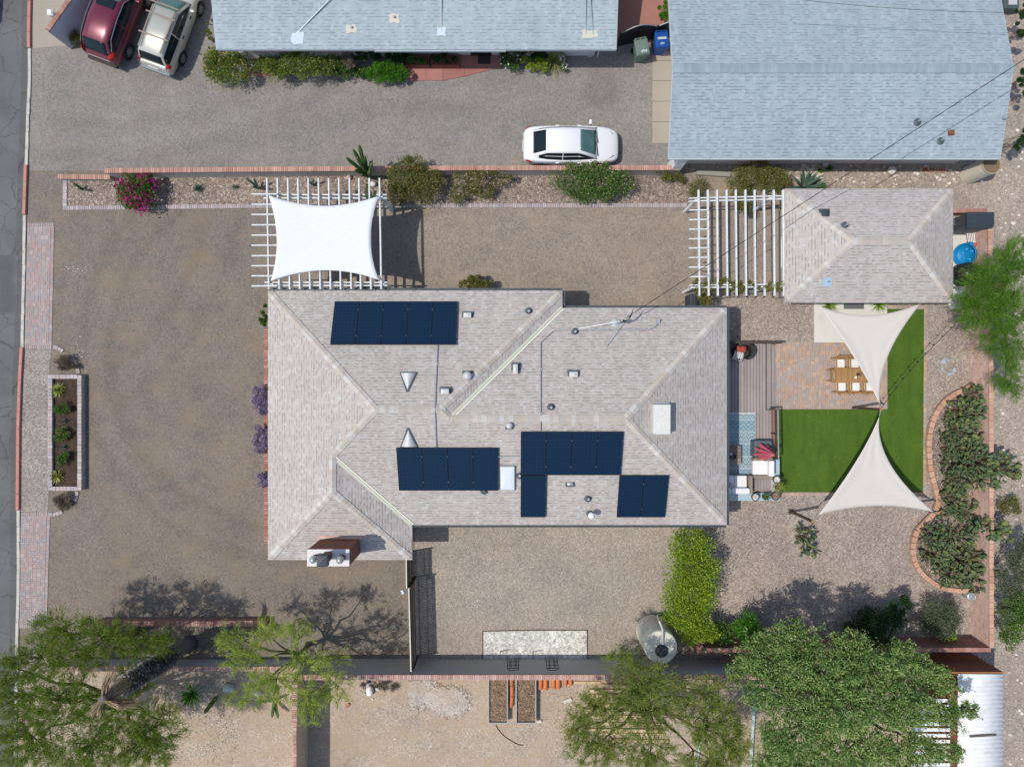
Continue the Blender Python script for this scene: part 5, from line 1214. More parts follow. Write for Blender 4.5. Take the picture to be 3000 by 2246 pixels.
def ex_b(t, l, Tm, h):
    MB().box(-.2,.0,h+.078,.2,.10,h+.088).build('sticker', M['white'], l)
    MB().box(-.185,.015,h+.088,-.11,.085,h+.0905).build('sticker_patch', paint('sticker_red', (.55,.2,.17), .1, 5), l); MB().box(-.08,.02,h+.088,.18,.08,h+.0905).build('sticker_patch', paint('sticker_teal', (.33,.55,.62), .1, 9), l)
    mb = MB()
    for s, z in ((1,0),(-1,PI)):
        mb.tube([(.11*math.cos(z+a), -.20+.035*math.sin(z+a), h+.088) for a in (.35,.9,1.5,2.1,2.7)], [.006,.012,.014,.012,.006], 6)
    mb.build('logo_mark', M['white'], l)
bin_('bright blue recycling bin with white sticker on the lid', 1939,117, R(4), (.008,.07,.30), ex_b)
# ================================================================== storage cabinet, toys, grill
z = 1.85; r = rectw(2833,621,2913,666,z); t = thing('storage_cabinet', 'dark resin storage cabinet beside the guest house', 'cabinet', ((r[0]+r[2])/2,(r[1]+r[3])/2,0))
mb = MB().box(r[0]+.05,r[1]+.05,.0,r[2]-.05,r[3]-.05,z-.1)
mb.build('body', paint('grey_resin', (.13,.14,.15), .1, 4, .6), t)
mb = MB()
for i in range(9): xa = r[1]+.1+(r[3]-r[1]-.2)*i/8; mb.box(r[0]+.03,xa-.015,.1,r[0]+.049,xa+.015,z-.2)
mb.build('door_ribs', M['darkbox'], t)
mb = MB(); mb.add([(r[0],r[1],z-.12),(r[2],r[1],z-.12),(r[2],r[3],z-.12),(r[0],r[3],z-.12),(r[0],r[1],z-.07),(r[2],r[1],z-.07),(r[2],r[3],z),(r[0],r[3],z),(r[0],r[1]+.18,z),(r[2],r[1]+.18,z)], [(3,2,1,0),(0,1,5,4),(4,5,9,8),(8,9,6,7),(2,3,7,6),(1,2,6,9,5),(3,0,4,8,7)])
mb.build('roof', M['darkbox'], t); MB().tube([(r[0]+.02,(r[1]+r[3])/2-.05,1.0),(r[0]-.05,(r[1]+r[3])/2-.02,1.0),(r[0]-.05,(r[1]+r[3])/2+.2,1.0)], .014).build('handle', M['galv'], t)
pool = paint('blue_vinyl', (.006,.22,.50), .06, 3, .5, spec=.4); c = P(2822,748,.35); Mx = Matrix.Translation((c.x,c.y,.55)) @ Matrix.Rotation(R(-64),4,'Y') @ Matrix.Rotation(R(8),4,'X')
t = thing('paddling_pool', 'round blue plastic paddling pool tipped on its side', 'pool', (c.x,c.y,0))
MB().lathe((0,0,-.12), [(.42,0),(.47,.02),(.50,.12),(.52,.22),(.55,.25),(.53,.28),(.49,.24),(.46,.12),(.42,.05),(.01,.045)], 30).xform(Mx).build('tub', pool, t, True)
mb = MB()
for a in (.5, 1.6, 2.7, 3.8, 5): mb.ball((.25*math.cos(a),.25*math.sin(a),-.07), .09, .06, .03, 10, 6)
mb.xform(Mx).build('moulded_fish', paint('pale_blue_print', (.03,.36,.68), .1, 4, .3), t, True)
c = P(2857,731,.45); t = thing('toy_bag', 'pile of bright coloured pool toys behind the blue pool', 'toys', (c.x,c.y,0)); cols = [(.05,.45,.62),(.6,.5,.05),(.08,.35,.12),(.55,.10,.05),(.03,.2,.5),(.7,.65,.5)]
for k, (dx, dy, dz, a, b, h) in enumerate(((0,0,.3,.2,.3,.12),(.1,-.2,.42,.12,.2,.1),(-.08,-.25,.45,.1,.12,.1),(-.05,.22,.5,.12,.1,.08),(-.25,.2,.4,.26,.18,.2),(.12,.1,.48,.1,.12,.05))):
    MB().ball((c.x+dx,c.y+dy,dz), a, b, h, 12, 8, .15, k).build('toy', paint('toy_vinyl', cols[k], .1, 4, .35), t, True)
c = P(2836,802,.6); t = thing('covered_grill', 'black fabric covered round grill beside the blue pool', 'grill', (c.x,c.y,0)); mb = MB(); n = 28; pr = [(.50,.02),(.53,.3),(.52,.7),(.47,.86),(.33,.97),(.15,1.02),(.01,1.03)]; vs = []
for r_, zz in pr:
    for k in range(n): a = 2*PI*k/n; q = 1 + .035*math.sin(7*a)*(1.05-zz); vs.append((c.x-.05+r_*q*math.cos(a), c.y+r_*q*1.02*math.sin(a), zz))
mb.add(vs, [(i*n+k, i*n+(k+1)%n, (i+1)*n+(k+1)%n, (i+1)*n+k) for i in range(len(pr)-1) for k in range(n)]).build('cover', paint('black_canvas', (.028,.028,.03), .15, 3, .8), t, True)
q = P(2834,802,1.04); MB().cbox((q.x,q.y,1.028), .1, .16, .012, .2).build('tag', M['white'], t)
q = P(2859,697,.5); t = thing('slatted_rack', 'white slatted rack leaning behind the dark cabinet', 'rack', (q.x,q.y,0)); mb = MB(); Mx = Matrix.Translation((q.x,q.y,.40)) @ Matrix.Rotation(R(-14),4,'Y') @ Matrix.Rotation(R(6),4,'Z')
for k in range(9): mb.box(-.28+.07*k-.018,-.28,0,-.28+.07*k+.018,.28,.02)
mb.xform(Mx).build('slats', M['white'], t); mb = MB(); mb.box(-.33,-.31,-.03,.33,-.26,.03).box(-.33,.26,-.03,.33,.31,.03).xform(Mx).build('frame', M['galv_pale'], t)
for s in (-1, 1):
    for u in (-1, 1): p = Mx @ Vector((s*.28,u*.28,-.02)); MB().cbox((p.x,p.y,.0), .03, .03, p.z).build('leg', M['galv_pale'], t)
# dark box by the arbor
r = rectw(2022,860,2056,904,1.0); t = thing('outdoor_cabinet', 'dark grey cabinet under the arbor vines beside the house', 'cabinet', ((r[0]+r[2])/2,(r[1]+r[3])/2,0))
MB().rbox(((r[0]+r[2])/2,(r[1]+r[3])/2,0), r[2]-r[0], r[3]-r[1], .98, 0, .03).build('body', M['darkbox'], t); mb = MB()
for k in range(6): xx = r[0]+.26+.045*k; mb.box(xx,r[1]+.12,.985,xx+.02,r[3]-.12,.998)
mb.build('louvres', M['black'], t)
# culvert pipe, bricks, rocks
q = P(2906,482,1.6); t = thing('corrugated_tank', 'cream corrugated metal cylinder standing at the corner of the blue grey roof', 'tank', (q.x,q.y,0)); pr = []
for i in range(65): zz = 1.6*i/64; pr.append((.43+.014*math.sin(i*PI/1.6), zz))
MB().lathe((q.x,q.y,0), pr, 32, closed=False).build('shell', paint('cream_ribbed_metal', (.60,.56,.47), .06, 4, .7, dirt=(.36,.31,.24), dirt_amt=.4), t, True)
MB().lathe((q.x,q.y,0), [(.445,1.56),(.445,1.605),(.40,1.605),(.40,1.5)], 32, closed=False).build('rim', paint('rusty_rim', (.40,.33,.24), .15, 5, .8), t); MB().lathe((q.x,q.y,0), [(.42,1.48),(.2,1.46),(.01,1.47)], 28).build('fill', paint('brown_sediment', (.20,.14,.085), .3, 4, .9), t)
for i, (px, lb) in enumerate(((2712,'red perforated brick at the left end of the short brick row'),(2731,'brick with a dark core hole in the short brick row'),(2748,'third brick in the short brick row below the blue grey roof'),(2763,'brick at the right end of the short brick row'))):
    c = P(px, 496+i*.7, .1); t = thing('hollow_brick', lb, 'brick', (c.x,c.y,0), 'loose bricks below the gutter')
    MB().cbox((c.x,c.y,0), .24, .21, .09, .04, .01).build('brick_body', paint('loose_brick', ((.50,.18,.09),(.42,.26,.18),(.45,.28,.2),(.46,.2,.12))[i], .12, 6, .9), t); mb = MB()
    for dx in (-.06,.06) if i else (-.08,0,.08):
        mb.cbox((c.x+dx,c.y,.0905), .05, .09, .002)
    mb.build('core_hole', M['black'], t)
c = P(2614,499,.2); MB().ball((c.x,c.y,.17), .19, .21, .17, 14, 8, .1, 3).build('white_rock', paint('white_rock', (.66,.64,.60), .1, 4, .9), None, True, label='round white boulder below the gutter of the blue grey roof', category='rock')
c = P(1092,538,.2); MB().ball((c.x,c.y,.12), .17, .14, .13, 12, 8, .2, 5).build('white_rock', paint('white_stone', (.70,.69,.66), .08, 4, .9), None, True, label='smooth white stone at the pergola corner by the columnar cactus', category='rock')
c = P(1022,519,.15); MB().ball((c.x,c.y,.1), .14, .12, .14, 10, 7, .3, 9).build('brown_rock', M['stone'], None, True, label='small pale brown rock in the pebble bed by the pergola rafters', category='rock')
def rock_field(name, label, n, fn, smin, smax, mat, seed):
    rr = random.Random(seed); mb = MB()
    for k in range(n):
        x, y, z0 = fn(rr); s = smin + (smax-smin)*rr.random()**2.5
        mb.ball((x,y,z0+s*.25), s*rr.uniform(.8,1.3), s*rr.uniform(.7,1.1), s*.6, 7, 5, .45, rr.random())
    return mb.build(name, mat, label=label, category='stones', kind='stuff')
def gp(rr, cx, cy, sx, sy): p = P(rr.gauss(cx,sx), rr.gauss(cy,sy)); return p.x, p.y, 0
rock_field('loose_stones', 'pale loose stones heaped beside the gutter shadow', 75, lambda r: gp(r,2372,503,20,15), .05, .17, M['stone'], 1)
rock_field('loose_stones', 'scattered pale stones on the bare ground below the blue grey roof', 260, lambda r: (lambda p: (p.x,p.y,0))(P(r.uniform(2330,2900), r.triangular(466,556,520))), .015, .09, M['stone'], 2)
rock_field('loose_stones', 'scattered pale stones along the right edge of the yard', 420, lambda r: (lambda p: (p.x,p.y,0))(P(r.uniform(2920,3010), r.uniform(20,2240))), .015, .10, M['stone'], 3)
rock_field('loose_stones', 'small stones and debris scattered over the dirt lots', 420, lambda r: (lambda p: (p.x,p.y,.004))(P(r.uniform(520,1650), r.uniform(2000,2246))), .01, .045, M['stone'], 4)
rock_field('loose_stones', 'scatter of small white stones on the front gravel beside the paver aprons', 110, lambda r: gp(r,*((222,795,16,9) if r.random() < .6 else (232,1035,10,16))), .012, .03, M['stone'], 8)
rock_field('loose_stones', 'flat grey stones ringed on the pebbles beside the lawn', 16, lambda r: (lambda a: (lambda p: (p.x,p.y,.004))(P(2778+22*math.cos(a)+r.uniform(-4,4), 1072+20*math.sin(a)+r.uniform(-4,4))))(r.uniform(0,6.28)), .06, .14, paint('blue_grey_stone', (.38,.40,.42), .1, 4, .9), 5)
# bucket, tank
q = P(2848,1748,.55); t = thing('metal_bucket', 'round galvanised bucket with lid beside the brick wall', 'bucket', (q.x,q.y,0)); MB().lathe((q.x,q.y,0), [(.17,0),(.2,.5)], 20).build('body', M['galv'], t, True); MB().lathe((q.x,q.y,.5), [(.215,0),(.215,.03),(.17,.05),(.16,.045),(.05,.06),(.01,.06)], 20).build('lid', M['galv'], t)
z = 2.4; q = P(1938,1898,z); t = thing('water_tank', 'pale olive round water tank with black lid and white pipe', 'water tank', (q.x,q.y,0)); pr = [(.70,0),(.74,.05)]
for k in range(6): pr += [(.74,.1+.3*k),(.76,.16+.3*k),(.76,.30+.3*k),(.74,.36+.3*k)]
pr += [(.75,1.98),(.75,2.22),(.73,2.29)]
MB().lathe((q.x,q.y,0), pr, 36).build('shell', paint('olive_plastic', (.66,.65,.53), .08, 2, .85, dirt=(.40,.38,.28), dirt_amt=.5), t, True); MB().lathe((q.x,q.y,0), [(.735,2.285),(.70,2.315),(.30,2.37),(.01,2.385)], 36, closed=False).build('tank_top', paint('cream_plastic', (.70,.68,.56), .1, 3, .9, dirt=(.40,.38,.30), dirt_amt=.45), t); MB().lathe((q.x,q.y-.12,2.38), [(.29,0),(.29,.05),(.26,.07),(.1,.09),(.01,.09)], 24).build('lid', M['darkbox'], t)
MB().tube([P(1926,1802,1.3), P(1928,1806,1.9), P(1932,1820,2.45), P(1941,1842,2.6), P(1941,1886,2.52)], .045, 10).build('inlet_pipe', M['galv_pale'], t)
# terracotta pipes, raised beds, lumber
def pipe(label, a, b, r, grp):
    a, b = P(*a, r), P(*b, r); a.z = b.z = r+.006; t = thing('clay_pipe', label, 'pipe', ((a+b)/2)[:2]+(.0,), grp)
    d = (b-a).normalized(); MB().tube([a, b], r, 16, False).tube([a, b], r-.02, 16, False).build('barrel', M['terracotta'], t, True); MB().tube([b-d*.06, b], r+.012, 16, False).build('collar', M['terracotta'], t)
for i, (x, y) in enumerate(((1583,2015),(1598,2018),(1621,2014),(1635,2015),(1656,2005),(1671,2005))):
    pipe(('first','second','third','fourth','fifth','sixth')[i] + ' clay pipe from the left in the row poking out below the wall', (x,1940), (x,y), .11 if i < 4 else .10, 'clay pipes stored along the wall')
for i, (a, b) in enumerate((((1497,1975),(1497,2004)),((1498,2006),(1499,2036)),((1499,2038),(1496,2068)))): pipe(('clay pipe nearest the wall between the two planter boxes','middle clay pipe between the two planter boxes','farthest clay pipe from the wall between the planter boxes')[i], a, b, .115, 'clay pipes between the planter boxes')
for x0, x1, lb in ((1430,1488,'left wooden planter box full of dry straw'),(1511,1571,'right wooden planter box full of dry straw')):
    z = .42; r = rectw(x0,1970,x1,2119,z); t = thing('planter_box', lb, 'planter', ((r[0]+r[2])/2,(r[1]+r[3])/2,0), 'wooden planter boxes')
    for bx in ((r[0],r[1],r[0]+.05,r[3]),(r[2]-.05,r[1],r[2],r[3]),(r[0]+.05,r[1],r[2]-.05,r[1]+.05),(r[0]+.05,r[3]-.05,r[2]-.05,r[3])): MB().box(bx[0],bx[1],0,bx[2],bx[3],z).build('side_board', M['boxwood'] if 'boxwood' in M else M.setdefault('boxwood', paint('grey_painted_wood', (.36,.37,.37), .1, 5, .8)), t)
    MB().box(r[0]+.052,r[1]+.052,.0,r[2]-.052,r[3]-.052,.3).build('soil', M['soil_pale'], t); mb = MB(); rr = random.Random(x0)
    for k in range(140):
        x, y = rr.uniform(r[0]+.1,r[2]-.1), rr.uniform(r[1]+.1,r[3]-.1); a = rr.uniform(0,6.28); l = rr.uniform(.1,.4); mb.tube([(x,y,.31+rr.random()*.06),(min(r[2]-.06,max(r[0]+.06,x+l*math.cos(a))),min(r[3]-.06,max(r[1]+.06,y+l*math.sin(a))),.33+rr.random()*.1)], .007, 4)
    mb.build('straw', M['straw'] if 'straw' in M else M.setdefault('straw', pieces('straw', [(.46,.34,.2),(.36,.25,.14),(.52,.42,.28),(.24,.17,.1)])), t)
LN = ['topmost','second','third','fourth','fifth','sixth','seventh','eighth','ninth','tenth','eleventh']
for i, (xa, xb, y, w) in enumerate(((1682,1760,2000,.12),(1740,1880,2008,.16),(1725,1860,2023,.14),(1730,1905,2038,.14),(1725,1870,2066,.12),(1715,1930,2081,.15),(1712,1925,2100,.16),(1690,1935,2119,.14),(1715,1945,2138,.16),(1760,1950,2152,.15),(1790,1960,2168,.12))):
    a, b = P(xa,y,.12), P(xb,y+random.uniform(-3,5),.12); a.z = b.z = .05+.03*(i%3); MB().beam(a, b, w, .045).build('plank', M['timber'], label=f'{LN[i]} plank of the lumber lying under the wispy tree', category='plank', group='planks on the dirt lot')
for px, py, sx, sy, rz, lb in ((1663,2052,.42,.16,.35,'pale block lying at an angle beside the planks'),(1580,2113,.24,.13,.05,'white block at the corner of the right planter box')):
    c = P(px,py,.1); MB().cbox((c.x,c.y,.006), sx, sy, .1, rz, .01).build('block', paint('white_block', (.62,.58,.50), .08, 5, .9), label=lb, category='block')
c = P(1019,2066,.05); MB().cbox((c.x,c.y,.006), .24, .12, .08, .9, .008).build('brick', paint('red_loose_brick', (.45,.17,.09), .12, 6, .9), label='single red brick lying on the dirt near the rubbish', category='brick')
MB().tube([P(x,y,.02) for x, y in smooth([(1452,2121),(1463,2140),(1480,2157),(1500,2170),(1517,2179),(1533,2182)])], .02, 6).build('hose', M['wire'], label='short curved black hose on the dirt below the planter boxes', category='hose')
c = P(1085,2022); t = thing('rubbish_heap', 'small heap of rubbish with white bag below the wall', 'rubbish', c); rr = random.Random(4)
MB().ball((c.x,c.y+.05,.16), .17, .24, .17, 12, 8, .3, 2).build('bag', M['cushion'], t, True)
for k in range(16):
    a = rr.uniform(0,6.28); d = rr.uniform(.15,.45); MB().cbox((c.x+d*math.cos(a),c.y+d*math.sin(a)*1.1,.01), rr.uniform(.06,.18), rr.uniform(.05,.14), rr.uniform(.03,.1), rr.uniform(0,3), .01).build('scrap', paint('scrap', rr.choice([(.6,.6,.58),(.05,.06,.07),(.5,.1,.08),(.1,.3,.12),(.3,.35,.4)]), .1, 4), t)
# crushed stone heap
pts = []; n = 90
for i in range(n):
    for j in range(n):
        u, v = i/(n-1), j/(n-1); p = P(1195+205*u, 1990+135*v)
        d1 = math.hypot((u-.62)/.36, (v-.48)/.46); d2 = math.hypot((u-.15)/.42, (v-.25)/.55)
        hgt = max(0, 1-d1)*.24 + max(0, 1-d2)*.18; ns = math.sin(u*37+v*11)*math.cos(v*41-u*7)
        pts.append((p.x, p.y, hgt*.8 + .004 + .018*random.random() - (.05 if hgt < .035+.05*random.random() + .035*ns else 0)))
MB().grid(pts, n, n).build('stone_heap', M['heap'], None, False, label='spread heap of pale crushed stone below the wall', category='stone heap', kind='stuff')
# trellises, stakes
for px, lb in ((1503,'left black metal trellis against the grey wall'),(1617,'right black metal trellis against the grey wall')):
    x = P(px,1935,.7).x; y = P(px,1926).y-.03; t = thing('trellis', lb, 'trellis', (x,y,0), 'trellises on the wall'); mb = MB(); W = .27
    mb.tube([(x-W,y+.03,.05),(x-W,y-.0,1.15)], .014, 5).tube([(x+W,y+.03,.05),(x+W,y,1.15)], .014, 5); mb.tube([(x+W*math.cos(a),y,1.15+.25*math.sin(a)) for a in [PI*k/10 for k in range(11)]], .014, 5); mb.build('frame', M['black'], t); mb = MB()
    for dx in (-.09,.09): mb.tube([(x+dx,y+.02,.05),(x+dx,y,1.2)], .01, 4)
    for zz in (.4,.8,1.15): mb.tube([(x-W,y+.01,zz),(x+W,y+.01,zz)], .01, 4)
    for k in range(14): zz = .15+.07*k; mb.tube([(x+(-.18 if k%2 else .12),y+.01,zz),(x+(-.12 if k%2 else .18),y+.01,zz+.06)], .009, 4)
    mb.build('lattice', M['black'], t)
for px, py, lb in ((1466,1906,'left thin stake in the white gravel bed'),(1561,1908,'middle thin stake in the white gravel bed')):
    q = P(px,py); MB().tube([(q.x,q.y,0),(q.x,q.y,.9)], .02, 6).build('stake', M['steel'], label=lb, category='stake', group='stakes in the white gravel')
# ================================================================== corrugated shed
z = 2.3; r = rectw(2806,1973,2938,2400,z); t = thing('metal_shed', 'rusty steel shed with white corrugated roof beside the big tree', 'shed', ((r[0]+r[2])/2,(r[1]+r[3])/2,0)); pts = []; yy = r[3]; n = int((r[3]-r[1])/.03)
for i in range(n+1):
    y = r[3]-(r[3]-r[1])*i/n
    for x in (r[0],(r[0]+r[2])/2,r[2]): pts.append((x,y,z+.022*math.sin(2*PI*(r[3]-y)/.20)))
M['roofmetal'] = paint('white_roof_metal', (.78,.80,.80), .05, 1.5, .75, 0, dirt=(.40,.36,.32), dirt_amt=.35)
add_solid(MB().grid(pts, n+1, 3).build('roof', M['roofmetal'], t, True), .01)
r2 = rectw(2762,1967,2938,2400,2.2); MB().box(r2[0],r2[3]-.03,0,r2[2],r2[3],2.18).build('wall', M['rust'], t); MB().box(r[0]+.02,r2[1],0,r[0]+.05,r2[3]-.032,2.2).build('wall', M['rust'], t); MB().box(r2[2]-.05,r2[1],0,r2[2]-.02,r2[3]-.032,2.2).build('wall', M['rust'], t)
MB().beam((r2[0],r2[3]-.02,2.22),(r2[2],r2[3]-.02,2.22),.06,.06).build('top_beam', M['rustcap'], t)
q = P(2880,2155,2.36); MB().beam((q.x-.6,q.y-.02,q.z),(q.x+.6,q.y+.06,q.z),.07,.06).build('fallen_branch', M['bark'], label='dead branch lying on the white corrugated roof', category='branch')
z = 1.7; r = rectw(2670,2045,2803,2400,z); t = thing('lean_to', 'slatted corrugated lean-to roof hidden under the big tree', 'lean-to', ((r[0]+r[2])/2,(r[1]+r[3])/2,0)); y = r[3]
while y > r[1]: MB().beam((r[0],y-.09,z),(r[2],y-.09,z+.02),.16,.02).build('roof_sheet', M['roofmetal'], t); y -= .27
for x in (r[0]+.05, r[2]-.05):
    for yy in (r[3]-.1, r[1]+2): MB().cbox((x,yy,0), .08, .08, z-.02).build('post', M['oldwood'], t)
for a, b, lb in (((2078,2040),(2036,2250),'left pale green weathered beam under the wispy tree'),((2062,2100),(2052,2170),'short pale green beam beside the longer one'),((2214,1992),(2197,2270),'long pale green weathered beam between the two big trees')):
    A, B = P(*a,.35), P(*b,.35); MB().beam(A, B, .13, .07).build('beam', paint('pale_green_peeling_paint', (.47,.58,.55), .12, 4, .7, dirt=(.25,.27,.24), dirt_amt=.8), label=lb, category='beam', group='weathered beams')
mb = MB(); r = rectw(2925,-40,2985,22,.5)
t = thing('metal_bin', 'dark green metal bin at the top edge beside the blue grey roof', 'bin', ((P(2965,5).x,P(2965,5).y,0))); q = P(2965,0,.6); MB().rbox((q.x,q.y,0), .7, .8, .6, 0, .04).build('body', paint('dark_green_metal', (.07,.10,.095), .1, 4, .5), t); MB().cbox((q.x+.03,q.y,.6), .4, .5, .04, 0, .01).build('lid', M['galv_pale'], t)
mb = MB(); a, b = P(2040,506,.12), P(2139,512,.12); MB().beam(a, b, .22, .12).build('stone_slab', paint('grey_slab', (.30,.29,.26), .15, 4, .95, fine=.1), label='long grey stone slab lying near the brick pier', category='slab')
# ================================================================== plants
PAL = {
 'lime': [(.20,.29,.035),(.30,.40,.06),(.41,.50,.11),(.48,.53,.18)],
 'olive': [(0.069,0.083,0.021),(0.152,0.166,0.039),(0.235,0.228,0.062),(0.317,0.290,0.124)], 'green': [(0.034,0.090,0.017),(0.076,0.166,0.028),(0.138,0.248,0.048),(0.221,0.331,0.083)],
 'bright': [(.10,.19,.008),(.20,.325,.012),(.30,.43,.03),(.40,.50,.08)], 'hedge': [(0.037,0.138,0.010),(0.075,0.237,0.015),(0.125,0.325,0.025)],
 'dark': [(0.014,0.047,0.016),(0.030,0.084,0.024),(0.054,0.135,0.034)], 'yellow': [(.075,.125,.018),(.14,.205,.03),(.23,.285,.05),(.34,.36,.09)],
 'verde_old': [(0.103,0.172,0.025),(0.179,0.262,0.041),(0.262,0.345,0.069),(0.359,0.414,0.124)], 'verde_dark': [(.08,.14,.014),(.13,.215,.024),(.20,.285,.04),(.29,.355,.08)],
 'verde_bright': [(0.069,0.166,0.017),(0.124,0.262,0.028),(0.193,0.345,0.048)], 'mesquite': [(.12,.18,.025),(.20,.275,.045),(.28,.34,.075),(.35,.38,.14)],
 'big': [(.075,.165,.04),(.135,.26,.065),(.20,.33,.09),(.29,.40,.14),(.42,.44,.22)], 'greygreen': [(0.075,0.106,0.062),(0.138,0.169,0.100),(0.200,0.225,0.138)],
 'dead': [(.12,.095,.07),(.20,.16,.12),(.28,.23,.17),(.16,.14,.12)], 'lav': [(.14,.15,.11),(.30,.24,.40),(.46,.33,.62),(.55,.42,.70)],
 'magenta': [(.36,.012,.14),(.46,.02,.20),(.30,.01,.12)], 'pinkfl': [(.62,.40,.42),(.70,.50,.50)], 'whitefl': [(.75,.75,.72),(.8,.8,.8)], 'bluefl': [(.26,.30,.50),(.34,.37,.55)], 'yellowfl': [(.50,.33,.08),(.58,.42,.15)],
 'yucca': [(0.176,0.220,0.033),(0.308,0.341,0.077),(0.462,0.473,0.187)], 'agave': [(0.057,0.115,0.092),(0.092,0.161,0.127),(0.138,0.207,0.161)], 'cactus': [(0.063,0.127,0.040),(0.103,0.184,0.057),(0.149,0.230,0.081)],
 'pear': [(0.055,0.100,0.050),(0.085,0.140,0.070),(0.120,0.170,0.100),(0.100,0.150,0.060),(0.200,0.230,0.070),(0.070,0.115,0.065)], 'frond': [(.30,.21,.12),(.22,.15,.09),(.38,.29,.19)], 'boot': [(.33,.32,.315),(.45,.435,.43),(.22,.21,.205),(.52,.51,.50)],
}
LM = {}
def lm(k, trans=.25):
    if (k, trans) not in LM: LM[k, trans] = leafm('leaf_' + k, PAL[k], .6 if trans else .8, trans)
    return LM[k, trans]
def ell(px, py, rx, ry, z, rz): c = P(px, py, z); k = (1-z/H)/S; return (np.array(c), np.array([rx*k, ry*k, rz]))
def clump_points(ells, n, lump=.38, inner=.25):
    """points on lumpy clumps filling a set of ellipsoids: returns positions and outward directions"""
    wts = np.array([e[1][0]*e[1][1] for e in ells]); wts = wts/wts.sum(); pos, out = [], []
    for (c, r), w_ in zip(ells, wts):
        m = max(5, int(22*min(6, max(.5, r[0]*r[1]*2))*(.38/lump)**1.4)); d = unit(m); d[:,2] = np.abs(d[:,2])*1.15 - .22; d = nrm(d)
        rad = rng.uniform(.35, .95, (m,1))**.7; lc = c + d*r*rad*.86; lr = rng.uniform(.6, 1.3, m)*lump*min(r[0], r[1], r[2]*1.6)
        k = rng.integers(0, m, int(n*w_)+1); dd = unit(len(k)); q = np.where(rng.random(len(k)) < inner, rng.random(len(k)), rng.uniform(.75, 1.12, len(k)))
        p = lc[k] + dd*(lr[k]*q)[:,None]*np.array([1,1,.8]); p[:,2] = np.maximum(p[:,2], .03)
        pos.append(p); out.append(nrm(dd*.7 + d[k]*.5 + np.array([0,0,.25])))
    return np.concatenate(pos), np.concatenate(out)
def leaf_quads(p, o, L, W, spread=.9):
    n = len(p); a = nrm(o + unit(n)*spread); b = nrm(np.cross(a, unit(n))); s = rng.uniform(.6, 1.25, (n,1))
    return leaf_mesh(p, a*L/2*s, b*W/2*s)
def stems(t, base, tips, r0, mat, name='stems', seg=3, bend=.15):
    mb = MB()
    for q in tips:
        q = Vector(q); b = Vector(base); pts = [b.lerp(q, i/seg) + Vector((random.uniform(-bend,bend), random.uniform(-bend,bend), random.uniform(0,bend)))*(0 < i < seg)*(q-b).length*.5 for i in range(seg+1)]
        mb.tube(pts, [r0*(1-.7*i/seg) for i in range(seg+1)], 5, False)
    return mb.build(name, mat, t)
def bush(label, ells, n, L, W, pal, fl=(), cat='shrub', name='shrub', group=None, lump=.38, trans=.25, stem_n=9, base=None, spread=.9, inner=.25):
    ells = [ell(e[0],e[1],e[2]*1.16,e[3]*1.16,*e[4:]) for e in ells]; c = sum(e[0] for e in ells)/len(ells); b = base or (float(c[0]), float(c[1]), 0.0)
    t = thing(name, label, cat, b, group); p, o = clump_points(ells, n, lump, inner)
    quads_obj('foliage', leaf_quads(p, o, L, W, spread), lm(pal, trans), t)
    tips = [tuple(p[i]) for i in rng.integers(0, len(p), stem_n)]; stems(t, b, tips, .022, M['stem'])
    for pl, m, s in fl:
        q, oo = clump_points(ells, m, lump, 0); q = q + oo*.04; keep = q[:,2] > np.median(p[:,2])*.8; q, oo = q[keep], oo[keep]
        quads_obj('flowers', leaf_quads(q, oo*.2+np.array([0,0,.3]), s, s*.9, 1.2), lm(pl, .2), t)['kind'] = 'stuff'
    return t
def feather(t, ells, n_spray, per, slen, L, W, pal, droop=.1, centre=None, trans=.4, name='crown', spread=.5):
    """wispy crown: many sprays of thin twig leaves pointing outwards"""
    wts = np.array([e[1][0]*e[1][1] for e in ells]); wts /= wts.sum(); ctr = centre if centre is not None else sum(e[0] for e in ells)/len(ells)
    k = rng.choice(len(ells), n_spray, p=wts); C = np.array([e[0] for e in ells])[k]; Rr = np.array([e[1] for e in ells])[k]
    d = unit(n_spray); d[:,2] = d[:,2]*.8+.2; o = C + d*Rr*(rng.random((n_spray,1))**.45)*.85
    dirn = nrm(nrm(o - ctr)*.4 + nrm(o - C)*.45 + unit(n_spray)*.8 + np.array([0,0,.1-droop])); ln = rng.uniform(.5, 1.2, n_spray)*slen
    f = rng.random((n_spray, per)); pos = o[:,None,:] + dirn[:,None,:]*(f*ln[:,None])[...,None] + rng.normal(size=(n_spray,per,3))*(.07+.16*f[...,None])*slen*.8; pos[...,2] -= droop*(f*ln[:,None])**2
    dd = np.repeat(dirn, per, 0); pos = pos.reshape(-1,3); pos[:,2] = np.maximum(pos[:,2], .15); n = len(pos)
    a = nrm(dd + unit(n)*spread); b = nrm(np.cross(a, unit(n))); s = rng.uniform(.5, 1.3, (n,1))
    quads_obj(name, leaf_mesh(pos, a*L/2*s, b*W/2*s), lm(pal, trans), t); return o, dirn, ln
